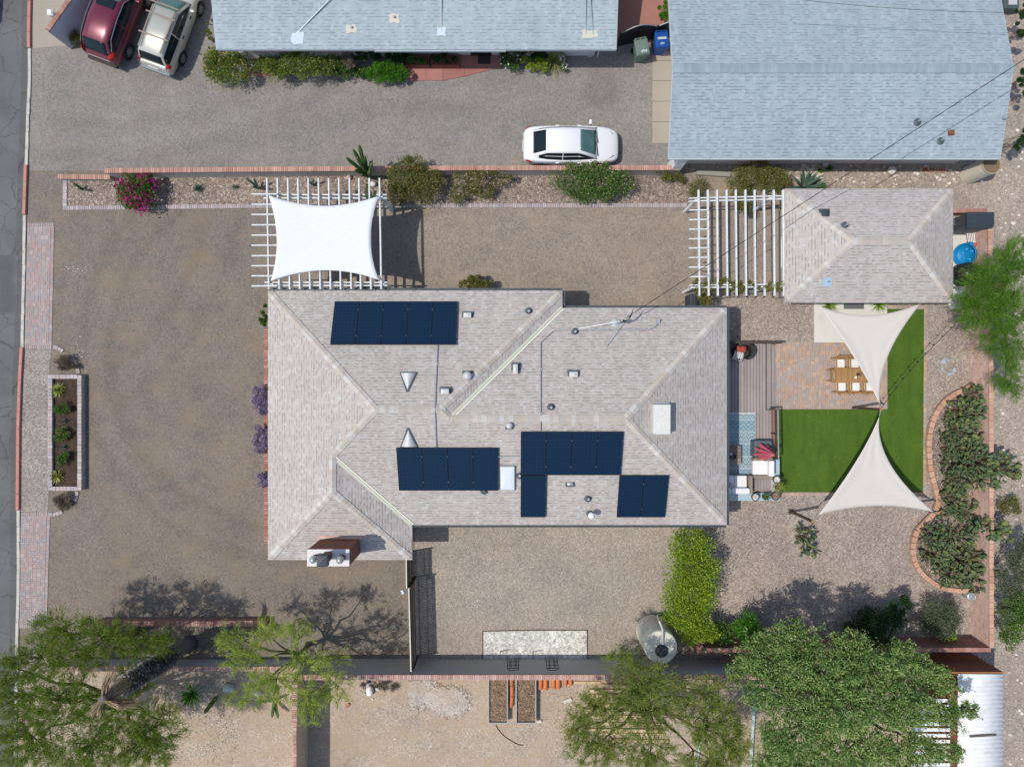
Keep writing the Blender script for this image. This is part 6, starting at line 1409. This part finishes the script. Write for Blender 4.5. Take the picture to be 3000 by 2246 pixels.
def limbs(t, base, fork_z, ells, twigs, r0, mat, per=5, lean=None, trunk_name='trunk'):
    """tapered trunk, one limb to every crown lobe, and branches from the limbs towards the sprays"""
    base = Vector(base); cx = Vector(tuple(sum(e[0] for e in ells)/len(ells))); fork = base + Vector(((cx.x-base.x)*.25, (cx.y-base.y)*.25, fork_z)); mb = MB()
    mid = base.lerp(fork, .5) + Vector((random.uniform(-.1,.1), random.uniform(-.1,.1), 0)); mb.tube([base-Vector((0,0,.1)), base+Vector((0,0,.1)), mid, fork], [r0*1.5, r0*1.15, r0*.95, r0*.8], 10); mb.build(trunk_name, mat, t)
    mb = MB(); nodes = []
    for c, r in ells:
        c = Vector(tuple(c)); c.z -= r[2]*.35; pts = []
        for i in range(6):
            f = i/5; p = fork.lerp(c, f) + Vector((random.uniform(-.16,.16), random.uniform(-.16,.16), random.uniform(-.05,.12) + .25*math.sin(PI*f)))*(0 < i < 5); pts.append(p); nodes += [p] if i > 1 else []
        mb.tube(pts, [r0*(.55-.085*i) for i in range(6)], 7, False)
    for q in twigs:
        q = Vector(tuple(q)); b = min(nodes, key=lambda n_: (n_-q).length); m_ = b.lerp(q, .5) + Vector((random.uniform(-.12,.12), random.uniform(-.12,.12), random.uniform(-.05,.15)))
        mb.tube([b, m_, q], [r0*.16, r0*.10, r0*.04], 5, False)
    mb.build('branches', mat, t)
def verde(label, ells, base, n_spray, per, pal, r0, slen=.5, L=.19, W=.017, fork=1.3, droop=.12, mat='greenbark', name='feathery_tree', twn=90, spread=.45):
    ells = [ell(*e) for e in ells]; b = P(*base); t = thing(name, label, 'tree', b)
    o, d, l = feather(t, ells, n_spray, per, slen, L, W, pal, droop, spread=spread); limbs(t, b, fork, ells, [o[i] + d[i]*l[i]*.5 for i in range(0, len(o), max(1, len(o)//twn))], r0, M[mat]); return t
# ---- trees
verde('yellow green feathery tree at the lower left with crown above the low brick wall', [(175,1850,90,60,3.6,.8),(300,1870,120,75,4,.9),(420,1880,80,45,3.6,.7),(110,1935,90,80,3.8,.9),(230,1925,90,60,4,.8),(480,1890,40,30,3.4,.5)], (400,1850), 520, 58, 'verde_dark', .15)
verde('broad dark green feathery tree at the lower left corner below the dead palm', [(60,2040,90,80,4,.9),(180,2060,120,80,4.4,1),(330,2090,130,90,4.5,1),(470,2120,80,80,4,.8),(80,2170,110,90,4.4,1),(250,2190,140,80,4.6,1),(420,2190,110,60,4.2,.8),(390,1990,70,40,3.6,.6),(30,1960,60,50,3.8,.6)], (420,2010), 1300, 58, 'verde_dark', .2)
verde('pale lime feathery tree growing beside the low wall near the courtyard', [(866,1852,52,45,3.9,.6),(726,1924,85,55,3.8,.6),(906,1956,80,60,4.2,.7),(805,1995,105,60,4.2,.7),(719,2039,60,35,3.8,.5),(910,2060,55,58,4,.7),(985,2012,50,50,3.8,.5),(672,1866,42,48,3.4,.5),(785,1856,60,42,3.6,.5),(990,1925,30,22,3.6,.3)], (903,1886), 480, 50, 'lime', .12, .45, .18, .017, 1.5)
verde('wispy olive green tree spreading over the stacked lumber', [(1830,1932,70,42,4,.7),(1890,1990,115,60,4.5,.9),(1755,2075,95,75,4.3,.9),(1900,2080,135,95,4.8,1),(2050,2030,95,60,4.4,.8),(2085,2125,105,85,4.6,.9),(1760,2190,115,70,4.5,.9),(1910,2215,120,60,4.6,.9),(2090,2235,110,60,4.4,.8),(2150,2170,50,75,4.2,.7),(1690,2135,40,55,3.8,.6)], (1850,2020), 1550, 58, 'mesquite', .17, .45, .13, .02, 1.5, .05, 'bark', 'wispy_tree', 130, .8)
def leafy_tree(label, ells, base, n, L, W, pal, r0, fork, lump=.34, mat='bark', pods=0):
    e = [ell(*q) for q in ells]; b = P(*base); t = thing('leafy_tree', label, 'tree', b); feather(t, [(c, r*np.array([1,1,1.1])) for c, r in e], n//70, 44, .5, L*1.15, W*.95, pal, .05, None, .3, 'outer_twigs', 1.1); p, o = clump_points(e, n, lump, .3)
    quads_obj('crown', leaf_quads(p, o, L, W, 1.0), lm(pal), t)
    if pods: q, oo = clump_points(e, pods, lump, 0); quads_obj('seed_pods', leaf_quads(q+oo*.05, oo, .17, .022, 1.5), lm('frond'), t)
    limbs(t, b, fork, e, p[rng.integers(0, len(p), 120)], r0, M[mat]); return t
leafy_tree('large leafy green tree covering the white corrugated shed roof', [(2235,1935,80,55,4.6,.9),(2330,1885,100,55,4.8,.8),(2400,1965,140,75,5.4,1.1),(2560,1950,130,70,5.2,1),(2690,1965,90,50,4.8,.8),(2265,2020,100,65,5,1),(2450,2075,150,85,5.8,1.1),(2630,2060,120,75,5.4,1),(2765,2085,70,38,4.6,.6),(2320,2150,120,75,5.4,1),(2520,2185,140,70,5.6,1),(2690,2190,80,60,4.8,.8),(2400,2250,160,60,5.2,.9),(2185,1940,40,32,4.2,.5),(2790,2200,40,40,4.2,.4),(2265,2225,70,60,4.8,.8),(2600,2270,120,50,5,.8),(2215,1885,50,35,4.3,.6),(2320,1845,70,30,4.6,.6),(2640,1905,70,35,4.8,.7),(2835,2075,32,32,4.3,.4),(2150,1965,34,34,4,.5),(2480,1880,70,40,5,.8),(2745,2000,60,40,4.6,.6)], (2385,2010), 58000, .12, .05, 'big', .24, 1.7, .23, 'bark', 1500)
verde('bright green feathery tree at the right edge beside the guest house', [(2905,830,85,85,3.8,.8),(2965,765,55,75,4,.8),(2955,915,75,80,4.2,.9),(2865,915,55,60,3.6,.6),(2965,1030,50,75,3.8,.8),(2835,880,42,42,3.3,.5),(2905,990,45,45,3.4,.5),(2955,1115,45,50,3,.5)], (2885,905), 700, 58, 'verde_bright', .13, .55, .2, .016, 1.4, .15)
for e, n, pal, lb in (([(2965,1690,40,75,1.6,.7),(2990,1600,28,50,1.6,.6),(2950,1780,30,40,1.3,.5)], 9000, 'greygreen', 'dusty dark shrub at the right edge beyond the brick wall'),([(2975,1790,40,55,1.8,.7),(2960,1860,30,40,1.4,.5)], 7000, 'green', 'green shrub at the right edge beyond the lower brick wall'),([(2992,70,18,60,2,.8)], 3000, 'dark', 'dark shrub clump at the upper right corner of the yard'),([(2996,240,16,45,2,.7)], 2600, 'dark', 'dark shrub at the right edge beside the roof ridge end'),([(2994,400,18,40,2,.7)], 2600, 'dark', 'dark shrub at the right edge near the corrugated tank'),([(2960,1390,30,30,.5,.25)], 900, 'olive', 'low dry olive shrub beyond the brick wall near the cactus'),([(2960,1480,38,30,.5,.3)], 1500, 'olive', 'low spreading olive shrub at the right edge below the cactus')):
    bush(lb, e, n, .09, .04, pal)
# ---- hedges and shrubs
bush('tall bright yellow green hedge standing in the gravel courtyard', [(2025,1592,68,50,1.5,.7),(2030,1660,78,60,1.7,.7),(2022,1735,80,60,1.7,.7),(2005,1800,66,55,1.6,.7),(2040,1845,60,40,1.4,.6)], 24000, .11, .042, 'bright', (), 'hedge', 'hedge', stem_n=20, lump=.3, inner=.12)
bush('dark green shrub between the hedge and the big tree', [(2110,1855,35,35,.9,.5)], 2500, .11, .05, 'green'); bush('glossy dark shrub left of the big tree crown', [(2190,1840,42,50,1.2,.6)], 4000, .11, .05, 'hedge')
bush('deep green spreading shrub in front of the dark brick wall', [(2510,1845,45,45,1.0,.5),(2580,1820,60,50,1.2,.6),(2635,1775,28,32,1.2,.5),(2560,1880,70,30,1,.5)], 12000, .11, .045, 'dark'); bush('rounded olive grey shrub in the corner of the brick walls', [(2755,1805,58,55,1.0,.7)], 8000, .13, .03, 'greygreen'); bush('small bright shrub at the foot of the dark brick wall', [(2770,1868,30,20,.5,.35)], 1500, .09, .04, 'bright')
bush('broad flowering hedge corner with blue and yellow blooms beside the wagon', [(640,200,38,45,.6,.5),(700,205,45,42,.7,.5),(660,170,50,30,.8,.5),(615,190,18,40,.5,.35)], 11000, .10, .042, 'yellow', (('bluefl',420,.07),('yellowfl',900,.06)))
bush('leafy strip of shrub along the left end of the grey shingle house', [(612,110,8,45,.5,.35)], 1000, .08, .04, 'yellow')
bush('tall yellow green shrub in the middle of the house front planting', [(820,192,55,38,.9,.5),(890,190,62,42,1.0,.6),(950,195,40,32,.8,.5),(775,195,28,26,.6,.4)], 12000, .10, .042, 'yellow', (('bluefl',260,.06),))
bush('dark green shrub beside the brown dead bush', [(1000,200,30,30,.6,.4),(1055,215,22,20,.4,.3)], 3500, .09, .045, 'green'); bush('brown dying bush among the house front shrubs', [(1020,180,22,24,.8,.4)], 1600, .09, .03, 'dead', trans=0)
bush('deep green hedge under the eave of the grey shingle house', [(1075,165,45,18,.8,.4),(1140,167,50,16,.8,.4)], 5000, .08, .045, 'dark'); bush('neatly clipped bright green oval hedge by the red tile walk', [(1105,212,30,28,.55,.4),(1140,212,38,30,.6,.4),(1172,212,24,26,.55,.38)], 9000, .065, .04, 'hedge', (), 'hedge', 'hedge', lump=.3)
bush('leafy green plant in the window box left of the porch', [(1215,172,36,15,.5,.3)], 2200, .09, .05, 'green'); bush('dark green plant in the window box beside the porch step', [(1300,170,38,15,.5,.3)], 2000, .08, .05, 'dark')
for x0, x1, lb in ((1180,1257,'long dark red planter box left of the porch'),(1264,1345,'dark red planter box beside the porch step')):
    r = rectw(x0,160,x1,192,.35); MB().box(r[0],r[1],0,r[2],r[1]+.06,.35).box(r[0],r[1]+.06,0,r[0]+.06,r[3],.35).box(r[2]-.06,r[1]+.06,0,r[2],r[3],.35).box(r[0]+.06,r[1]+.06,0,r[2]-.06,r[3],.26).build('planter_box', paint('dark_red_planter', (.22,.075,.06), .15, 4, .9), label=lb, category='planter', group='dark red planter boxes')
bush('green shrub with white flowers right of the porch', [(1500,170,35,28,.5,.35)], 3000, .09, .045, 'green', (('whitefl',130,.09),)); bush('yellow green rounded plant in the right hand bed', [(1545,182,22,20,.5,.35),(1585,190,24,20,.5,.35)], 2800, .07, .04, 'bright'); bush('dark leafy plant against the white wall of the house', [(1560,160,50,14,.7,.4)], 2200, .09, .05, 'dark'); bush('small white flowering plant at the end of the house bed', [(1650,180,14,28,.3,.25)], 700, .07, .04, 'green', (('whitefl',110,.09),))
bush('small green shrub between the blue bin and the roof', [(1946,35,18,28,.8,.5)], 1500, .09, .045, 'hedge'); bush('round dry green bush at the foot of the slate grey wall', [(225,117,19,19,.4,.35)], 2500, .09, .02, 'olive')
bush('bougainvillea with magenta flowers over the low garden wall', [(400,570,50,45,.8,.5),(375,540,40,28,.7,.4),(430,535,32,24,.7,.4),(410,600,45,18,.5,.3)], 6500, .09, .05, 'green', (('magenta',900,.12),), 'bougainvillea', 'bougainvillea')
bush('large olive green shrub beside the columnar cactus', [(1190,520,60,55,1.0,.6),(1240,550,55,45,.9,.6),(1215,480,40,26,1.1,.4),(1165,560,45,38,.7,.5),(1280,520,24,30,.7,.4)], 12000, .085, .045, 'olive'); bush('open pink flowered shrub trailing over the paver border', [(1380,525,55,30,.7,.4),(1345,560,32,35,.5,.4),(1455,520,45,24,.7,.35),(1420,555,40,28,.4,.3)], 7000, .075, .035, 'olive', (('pinkfl',380,.07),))
bush('wide green shrub with pink flowers spilling over the garden wall', [(1680,530,60,45,.9,.5),(1760,535,60,50,.95,.5),(1820,535,40,38,.7,.4),(1735,570,75,28,.6,.4),(1730,490,55,18,1.0,.3)], 13000, .085,.042, 'green', (('pinkfl',650,.06),)); bush('low green trailing shrub at the right end of the garden wall', [(1950,510,50,18,.5,.3),(1985,520,24,18,.4,.3)], 2600, .08, .035, 'olive')
bush('sparse olive shrub at the upper left corner of the arbor', [(2045,545,30,30,.6,.35),(2030,570,20,20,.4,.3)], 1700, .075, .03, 'olive'); bush('large sprawling olive bush behind the arbor rafters', [(2190,520,60,38,.9,.5),(2260,520,60,35,.9,.5),(2220,490,50,22,1.0,.4),(2160,550,40,30,.7,.4),(2290,545,28,26,.6,.4),(2180,585,30,24,.5,.35)], 9500, .08, .038, 'olive', stem_n=26)
bush('round olive shrub against the north side of the house', [(1392,832,42,26,.8,.45)], 4200, .08, .045, 'olive'); bush('narrow green shrub at the left corner of the house', [(776,925,12,36,.8,.4)], 1600, .09, .045, 'green'); bush('small green shrub under the lower right corner of the pergola', [(1085,841,22,10,.8,.3)], 900, .09, .045, 'hedge')
for i, (x, y, rx, ry, n, lb) in enumerate(((762,1178,22,46,3800,'largest purple lavender clump by the left house planter'),(766,1288,18,40,2800,'middle purple lavender clump by the left house planter'),(772,1402,14,26,1500,'smallest purple lavender clump by the left house planter'))): bush(lb, [(x-2,y,rx*1.15,ry*1.1,.75,.36),(x+12,y,16,ry*.9,.75,.34)], n*2, .10, .026, 'lav', (), 'lavender', 'lavender', 'lavender clumps along the house')
bush('vine growing along the lower beam of the white arbor', [(2060,828,40,16,2.3,.2),(2120,830,40,16,2.35,.2),(2170,836,35,16,2.4,.2),(2240,838,50,14,2.4,.2),(2290,838,20,14,2.4,.2),(2050,848,40,20,2.2,.3),(2140,850,60,14,2.1,.25),(2062,880,24,28,1.4,.6)], 8500, .085, .045, 'olive', (), 'vine', 'vine', base=tuple(P(2052,880)))
bush('vine hanging from the upper beam of the white arbor', [(2165,598,26,18,2.1,.25),(2180,612,22,16,1.8,.3)], 1300, .08, .04, 'olive', (), 'vine', 'vine', base=tuple(P(2170,602))); bush('small climbing vine at the upper right corner of the pergola', [(1085,576,18,8,2.75,.12),(1075,545,6,18,2.8,.1)], 500, .08, .04, 'green', (), 'vine', 'vine', base=tuple(P(1095,580)))
for x, y, r, lb in ((2430,493,9,'small green weed by the heap of pale stones'),(2403,500,7,'tiny green weed among the heap of pale stones'),(2408,546,10,'green weed clump at the upper edge of the guest house roof')): bush(lb, [(x,y,r,r,.15,.12)], 350, .07, .04, 'hedge', (), 'weed', 'weed', stem_n=3)
# ---- spiky plants
def blades(t, c, n, L, W, pal, el=(10,75), name='leaves', trans=.15, droop=.0):
    """rosette of tapering folded blades"""
    V = []; c = np.array(c)
    for k in range(n):
        a = k*2.39996 + rng.uniform(-.2,.2); e = math.radians(el[0] + (el[1]-el[0])*(k/n) + rng.uniform(-6,6)); l = L*rng.uniform(.75,1.1); d = np.array([math.cos(a)*math.cos(e), math.sin(a)*math.cos(e), math.sin(e)]); b = np.cross(d, [0,0,1.0]); b = b/max(1e-6, np.linalg.norm(b))*W/2
        m = c + d*l*.55; tip = c + d*l + np.array([0,0,-droop*l]); s = c + d*.02
        V += [s-b*.6, s+b*.6, m+b, m-b, m-b, m+b, tip+b*.06, tip-b*.06]
    quads_obj(name, np.array(V), lm(pal, trans), t)
def spiky(name, label, cat, px, py, z, n, L, W, pal, el=(5,80), group=None, droop=0.0):
    q = P(px, py, z); t = thing(name, label, cat, q, group); blades(t, q, n, L, W, pal, el, droop=droop); MB().ball((q.x,q.y,q.z+.02), .05, .05, .07, 8, 5).build('crown_base', M['stem'], t); return t
spiky('yucca', 'yellow green yucca at the upper end of the raised planter', 'yucca', 173,1142,.22, 60,.42,.045,'yucca',(0,80)); spiky('yucca', 'yellow green yucca at the lower end of the raised planter', 'yucca', 169,1393,.22, 58,.42,.045,'yucca',(0,80))
for y, lb in ((1197,'leafy green shrub in the planter below the upper yucca'),(1271,'leafy green shrub in the middle of the raised planter'),(1343,'leafy green shrub in the planter above the lower yucca')): bush(lb, [(184,y,22,20,.42,.22)], 1300, .085, .032, 'green', stem_n=5)
for x, y, lb in ((191,1233,'small blue grey agave above the middle planter shrub'),(189,1308,'small blue grey agave below the middle planter shrub')): spiky('agave', lb, 'agave', x,y,.22, 26,.15,.06,'agave',(15,85))
for x, y, lb in ((2425,893,'spiky grass plant left of the guest house doormat'),(2572,893,'spiky grass plant right of the guest house doormat')): spiky('grass_plant', lb, 'plant', x,y,.05, 90,.55,.03,'bright',(5,80),None,.12)
spiky('grass_plant', 'long bladed grass clump in the bed right of the porch', 'plant', 1622,185,.1, 110,.85,.028,'yucca',(10,75),None,.25); spiky('agave', 'large blue green agave with wide leaves above the guest house roof', 'agave', 2352,546,.1, 22,1.0,.16,'agave',(15,70)); spiky('agave', 'smaller blue green agave lying right of the large one', 'agave', 2376,549,.1, 14,.75,.12,'agave',(10,60))
spiky('yucca', 'dark green spiky plant in the dirt beside the dead palm', 'yucca', 563,2032,.4, 80,.75,.05,'hedge',(0,80)); spiky('succulent', 'green spiky plant in the small pot on the lower ledge', 'plant', potD.x and 2243,1455,lz+.3, 40,.3,.03,'green',(5,80)); spiky('succulent', 'spiky yellow green plant in the cream pot beside the lawn', 'plant', 2279,1427,lz+.3, 50,.42,.022,'yucca',(5,80))
for px, py, lb in ((583,554,'dark spiky cactus cluster in the pebble bed right of the bougainvillea'),(690,549,'tiny dark cactus in the pebble bed near the pergola')):
    spiky('cactus', lb, 'cactus', px,py,.02, 30 if px < 600 else 16,.32 if px < 600 else .2,.06,'agave',(10,85))
def column_cactus(label, px, py, arms, pal='cactus', z0=0.0, r=.055):
    q = P(px, py, z0); t = thing('columnar_cactus', label, 'cactus', q)
    for i, (dx, dy, h, rr) in enumerate(arms):
        mb = MB(); n = 16; vs = []; segs = 9
        for s in range(segs+1):
            f = s/segs; c = Vector((q.x + dx*f**1.3, q.y + dy*f**1.3, z0 + h*f)); rad = rr*(1 if f < .9 else .55)*(.8+.2*min(1, f*5))
            for k in range(n): a = 2*PI*k/n; w_ = rad*(1 + (.16 if k % 2 else -.12)); vs.append((c.x+w_*math.cos(a), c.y+w_*math.sin(a), c.z))
        vs.append((q.x+dx, q.y+dy, z0+h+rr*.4)); mb.add(vs, [(s*n+k, s*n+(k+1)%n, (s+1)*n+(k+1)%n, (s+1)*n+k) for s in range(segs) for k in range(n)] + [(segs*n+k, segs*n+(k+1)%n, (segs+1)*n) for k in range(n)]); mb.build('arm', lm(pal, 0), t)
    return t
column_cactus('tall columnar cactus with long arms rising over the garden wall', 1082,520, [(.0,.1,2.6,.08),(-.6,.25,2.1,.075),(.15,.55,2.9,.08),(-.2,.5,2.5,.075),(.55,.05,2.0,.075),(.35,-.2,1.6,.07),(-.35,-.1,1.5,.07),(.25,.3,2.2,.07),(-.1,-.25,1.3,.07),(.5,.25,1.8,.07)])
column_cactus('small bent green cactus in the pebble bed left of the bougainvillea', 244,555, [(.12,-.1,.5,.05),(-.1,.12,.6,.05),(.3,-.12,.35,.045)])
column_cactus('dark spindly cactus beside the left pergola rafters', 760,553, [(-.3,.25,.9,.05),(.1,.2,1.0,.05),(.25,-.1,.8,.05),(-.05,-.1,.7,.045)], 'agave'); column_cactus('dark small cactus under the pergola rafters', 918,543, [(.2,.1,.7,.045),(-.15,.1,.6,.045),(.1,-.1,.5,.04)], 'agave')
column_cactus('green cactus stems growing in the dirt under the pale lime tree', 806,2048, [(-.7,.1,.5,.07),(.1,-.5,.7,.07),(.35,-.6,.6,.07),(.25,.2,.6,.06)]); column_cactus('dark cactus stem on the dirt left of the pale lime tree', 634,2042, [(-.25,-.4,.7,.09),(.1,.1,.4,.07)])
# ---- prickly pears
def pear(label, ells, n, size, seed, hmax=1.2):
    rr = random.Random(seed); ee = [ell(*e) for e in ells]; c = sum(e[0] for e in ee)/len(ee); t = thing('prickly_pear', label, 'cactus', (c[0],c[1],0)); mb = MB(); ar = [e[1][0]*e[1][1] for e in ee]; heads = []
    for k in range(n):
        e = rr.choices(ee, ar)[0]; a = rr.uniform(0, 6.283); q = math.sqrt(rr.random())*1.02; s = size*rr.uniform(.7,1.2)
        top = e[0][2] + e[1][2]*math.sqrt(max(0, 1-min(1, q*q)))*rr.uniform(-.3,1.0); top = max(.08, top)
        base = Vector((e[0][0]+e[1][0]*q*math.cos(a), e[0][1]+e[1][1]*q*math.sin(a), top)); ti = rr.uniform(.1, 1.35); up = Vector((math.cos(a+rr.uniform(-1.2,1.2))*math.sin(ti), math.sin(a+rr.uniform(-1.2,1.2))*math.sin(ti), math.cos(ti))).normalized()
        sd = up.cross(Vector((rr.gauss(0,1), rr.gauss(0,1), rr.gauss(0,1)))).normalized(); nn = up.cross(sd).normalized(); m = 10; o = len(mb.v); ctr = base + up*s*.5
        ring = [ctr + up*(s*.56*math.cos(2*PI*i/m)) + sd*(s*.40*(1+.12*math.cos(2*PI*i/m))*math.sin(2*PI*i/m)) for i in range(m)]; th = nn*s*.085
        inn = [ctr + (p-ctr)*.62 for p in ring]
        mb.v += [tuple(p) for p in ring] + [tuple(p+th) for p in inn] + [tuple(p-th) for p in inn] + [tuple(ctr+th*1.1), tuple(ctr-th*1.1)]
        for i in range(m):
            j = (i+1)%m; mb.f += [(o+i,o+j,o+m+j,o+m+i),(o+j,o+i,o+2*m+i,o+2*m+j),(o+m+i,o+m+j,o+3*m),(o+2*m+j,o+2*m+i,o+3*m+1)]
        if k % 4 == 0: heads.append((e, base))
    mb.build('pads', lm('pear', 0), t, True)['kind'] = 'stuff'; st = MB()
    for e, b in heads: st.tube([(e[0][0]+(b.x-e[0][0])*.6, e[0][1]+(b.y-e[0][1])*.6, 0), b.lerp(Vector((e[0][0],e[0][1],b.z*.5)),.4), b], [.06,.05,.035], 6)
    st.build('stems', paint('cactus_trunk', (.19,.16,.10), .2, 8, .9), t); return t
pear('dense prickly pear thicket at the upper end of the curving wall', [(2850,1160,30,32,.8,.4),(2825,1210,55,40,.9,.5),(2810,1265,60,45,.8,.5),(2830,1310,55,40,.8,.5),(2790,1310,40,40,.6,.4)], 460, .23, 1)
pear('yellowish prickly pear thicket leaning out over the brick wall', [(2800,1355,40,35,.8,.4),(2860,1355,50,40,1.3,.5),(2930,1370,50,40,1.5,.4),(2890,1400,50,30,1.3,.4),(2800,1405,40,40,.7,.4)], 330, .25, 2)
pear('sparse prickly pear patch in the narrow middle of the curving bed', [(2790,1460,38,45,.6,.35),(2830,1500,40,35,.6,.35),(2780,1510,35,20,.5,.3)], 150, .22, 3)
pear('large rounded prickly pear thicket in the wide end of the bed', [(2745,1570,50,40,.7,.4),(2800,1570,60,40,.8,.5),(2740,1625,45,40,.7,.4),(2830,1640,60,50,.8,.5),(2790,1680,60,40,.7,.4),(2850,1690,40,40,.7,.4)], 470, .23, 4)
pear('green prickly pear branch hanging over the outside of the brick wall', [(2905,1545,45,25,1.3,.35),(2935,1565,28,22,1.2,.3)], 70, .26, 5)
pear('small lone prickly pear growing on the open pebbles', [(2355,1565,26,28,.55,.35),(2352,1600,14,24,.35,.25),(2378,1608,16,14,.35,.2)], 46, .25, 6)
# ---- dry clumps and dead palm
def dry_clump(label, ells, n, L, W, pal='dead'):
    ee = [ell(*e) for e in ells]; c = sum(e[0] for e in ee)/len(ee); t = thing('dry_grass', label, 'dry grass', (c[0],c[1],0)); p, o = clump_points(ee, n, .5, .3)
    quads_obj('blades', leaf_quads(p, o, L, W, .8), lm(pal, 0), t); return t
dry_clump('curled grey dry grass tuft at the upper end of the raised planter', [(195,1050,22,18,.3,.22),(175,1068,20,18,.2,.15),(210,1075,20,16,.2,.15)], 2600, .24, .014); dry_clump('brown dry grass tuft at the lower end of the raised planter', [(185,1462,30,18,.25,.2),(190,1480,26,14,.2,.15)], 2600, .22, .014)
dry_clump('dead twiggy brush behind the rubbish at the foot of the wall', [(1090,2003,60,10,.25,.2),(1140,2010,30,14,.15,.12)], 1100, .3, .012)
q0 = P(556,1884); q7 = P(298,2050,7.0); pt_ = lambda z: Vector((q0.x+(q7.x-q0.x)*z/7, q0.y+(q7.y-q0.y)*z/7, z))
t = thing('dead_palm', 'tall dead palm trunk with shaggy old leaf stubs leaning over the walls', 'palm tree', q0)
MB().tube([pt_(z)-Vector((0,0,.15 if z == 0 else 0)) for z in (0,.3,1,1.8,3,4.5,5.6,6.4,7.0)], [.42,.37,.32,.30,.30,.29,.22,.2,.16], 18).build('trunk', paint('palm_trunk', (.135,.12,.105), .25, 7, .95, fine=.2, bump=.6), t, True)
V = []
for k in range(520):
    z = 1.6 + 3.9*k/520; a = k*2.39996; c = np.array(pt_(z)); d = np.array([math.cos(a), math.sin(a), 0]); s = np.array([-math.sin(a), math.cos(a), 0])*.055; o = c + d*.29; tip = c + d*rng.uniform(.40,.50) + np.array([0,0,rng.uniform(.05,.28)])
    V += [o-s+np.array([0,0,-.05]), o+s+np.array([0,0,-.05]), tip+s*.75, tip-s*.75]
quads_obj('leaf_stubs', np.array(V), lm('boot', 0), t); V = []
for k in range(150):
    w_ = rng.choice([0,0,0,1,2,2,3]); a = [3.95,1.45,5.95,4.4][w_] + rng.normal()*[.13,.07,.12,.1][w_]; c = np.array(pt_(rng.uniform(6.6,7.0))); l = rng.uniform(.7,1.5); d = np.array([math.cos(a), math.sin(a), .1]); s = np.array([-math.sin(a), math.cos(a), 0])*.014; m = c + d*l*.5; tip = c + d*l*.85 + np.array([0,0,-.55*l*rng.uniform(.4,1)])
    V += [c-s, c+s, m+s, m-s, m-s, m+s, tip+s*.4, tip-s*.4]
quads_obj('dead_fronds', np.array(V), lm('frond', 0), t); V = []
for k in range(260):
    z = rng.uniform(5.3,6.6); a = rng.uniform(0,6.28); c = np.array(pt_(z)); d = np.array([math.cos(a), math.sin(a), 0]); s = np.array([-math.sin(a), math.cos(a), 0])*.016; o = c + d*.18; tip = c + d*.33 + np.array([0,0,-rng.uniform(.3,.8)]); V += [o-s, o+s, tip+s*.5, tip-s*.5]
quads_obj('frond_skirt', np.array(V), lm('frond', 0), t)
for px, py, r, lb in ((672,2013,.3,'pale green flat stone in the shade under the lime tree'),(758,2028,.2,'pale stone half hidden under the lime tree crown')):
    c = P(px,py); MB().ball((c.x,c.y,.08), r, r*.8, .12, 10, 6, .2, px).build('flat_stone', paint('pale_green_stone', (.45,.52,.47), .1, 4, .9), label=lb, category='rock')
# leaf litter and weeds on the dirt under the trees
def litter(name, label, rects, n, L, W, pal):
    V = []
    for k in range(n):
        x0, y0, x1, y1 = random.choice(rects); p = np.array(P(random.uniform(x0,x1), random.uniform(y0,y1), .02)); a = random.uniform(0,6.28); d = np.array([math.cos(a), math.sin(a), random.uniform(0,.4)])*L*random.uniform(.4,1.2); b = np.array([-math.sin(a), math.cos(a), 0])*W
        V += [p-d, p+b, p+d, p-b]
    V = np.array(V); o = bpy.data.objects.new(name, None); base = V.mean(0); me = bpy.data.meshes.new(name); n = len(V)//4; V = V-base
    bpy.data.objects.remove(o); me.vertices.add(len(V)); me.vertices.foreach_set('co', V.astype(np.float32).ravel()); me.loops.add(n*4); me.loops.foreach_set('vertex_index', np.arange(n*4, dtype=np.int32)); me.polygons.add(n); me.polygons.foreach_set('loop_start', np.arange(n, dtype=np.int32)*4); me.update(calc_edges=True)
    return finish(name, me, lm(pal, 0), None, Vector(base), False, dict(label=label, category='litter', kind='stuff'))
litter('leaf_litter', 'dry leaf litter and twigs scattered under the trees along the dirt lots', [(300,1990,700,2240),(1600,2000,2250,2240),(300,1840,800,1915),(2060,1990,2250,2240)], 5200, .05, .012, 'dead')
# ================================================================== light and camera
w = bpy.data.worlds.new("World"); SC.world = w; w.use_nodes = True
nt = w.node_tree; sky = nt.nodes.new('ShaderNodeTexSky'); sky.sky_type = 'NISHITA'; sky.sun_disc = False
EL = math.atan2(1, math.hypot(.54, .09))
sky.sun_elevation = EL; sky.sun_rotation = math.atan2(-.54, -.09) % (2*PI); sky.air_density = 1.0; sky.dust_density = 1.2
nt.links.new(sky.outputs[0], nt.nodes['Background'].inputs[0]); nt.nodes['Background'].inputs[1].default_value = .14
ld = bpy.data.lights.new('sun', 'SUN'); ld.energy = 3.15; ld.angle = R(.53); ld.color = (1, .945, .865)
sun = bpy.data.objects.new('sun', ld); COL.objects.link(sun); sun.location = (-20, -4, 40)
sun.rotation_euler = Vector((.54, .09, -1)).to_track_quat('-Z', 'Y').to_euler()
cd = bpy.data.cameras.new('camera'); cd.sensor_width = 36; cd.lens = 36*H/50; cd.clip_end = 500; cd.clip_start = .5
cam = bpy.data.objects.new('camera', cd); COL.objects.link(cam); cam.location = (0, 0, H); SC.camera = cam
SC.view_settings.view_transform = 'Standard'; SC.view_settings.look = 'None'; SC.view_settings.exposure = EXPO; SC.view_settings.gamma = 1
SC.cycles.max_bounces = 6; SC.cycles.transparent_max_bounces = 8
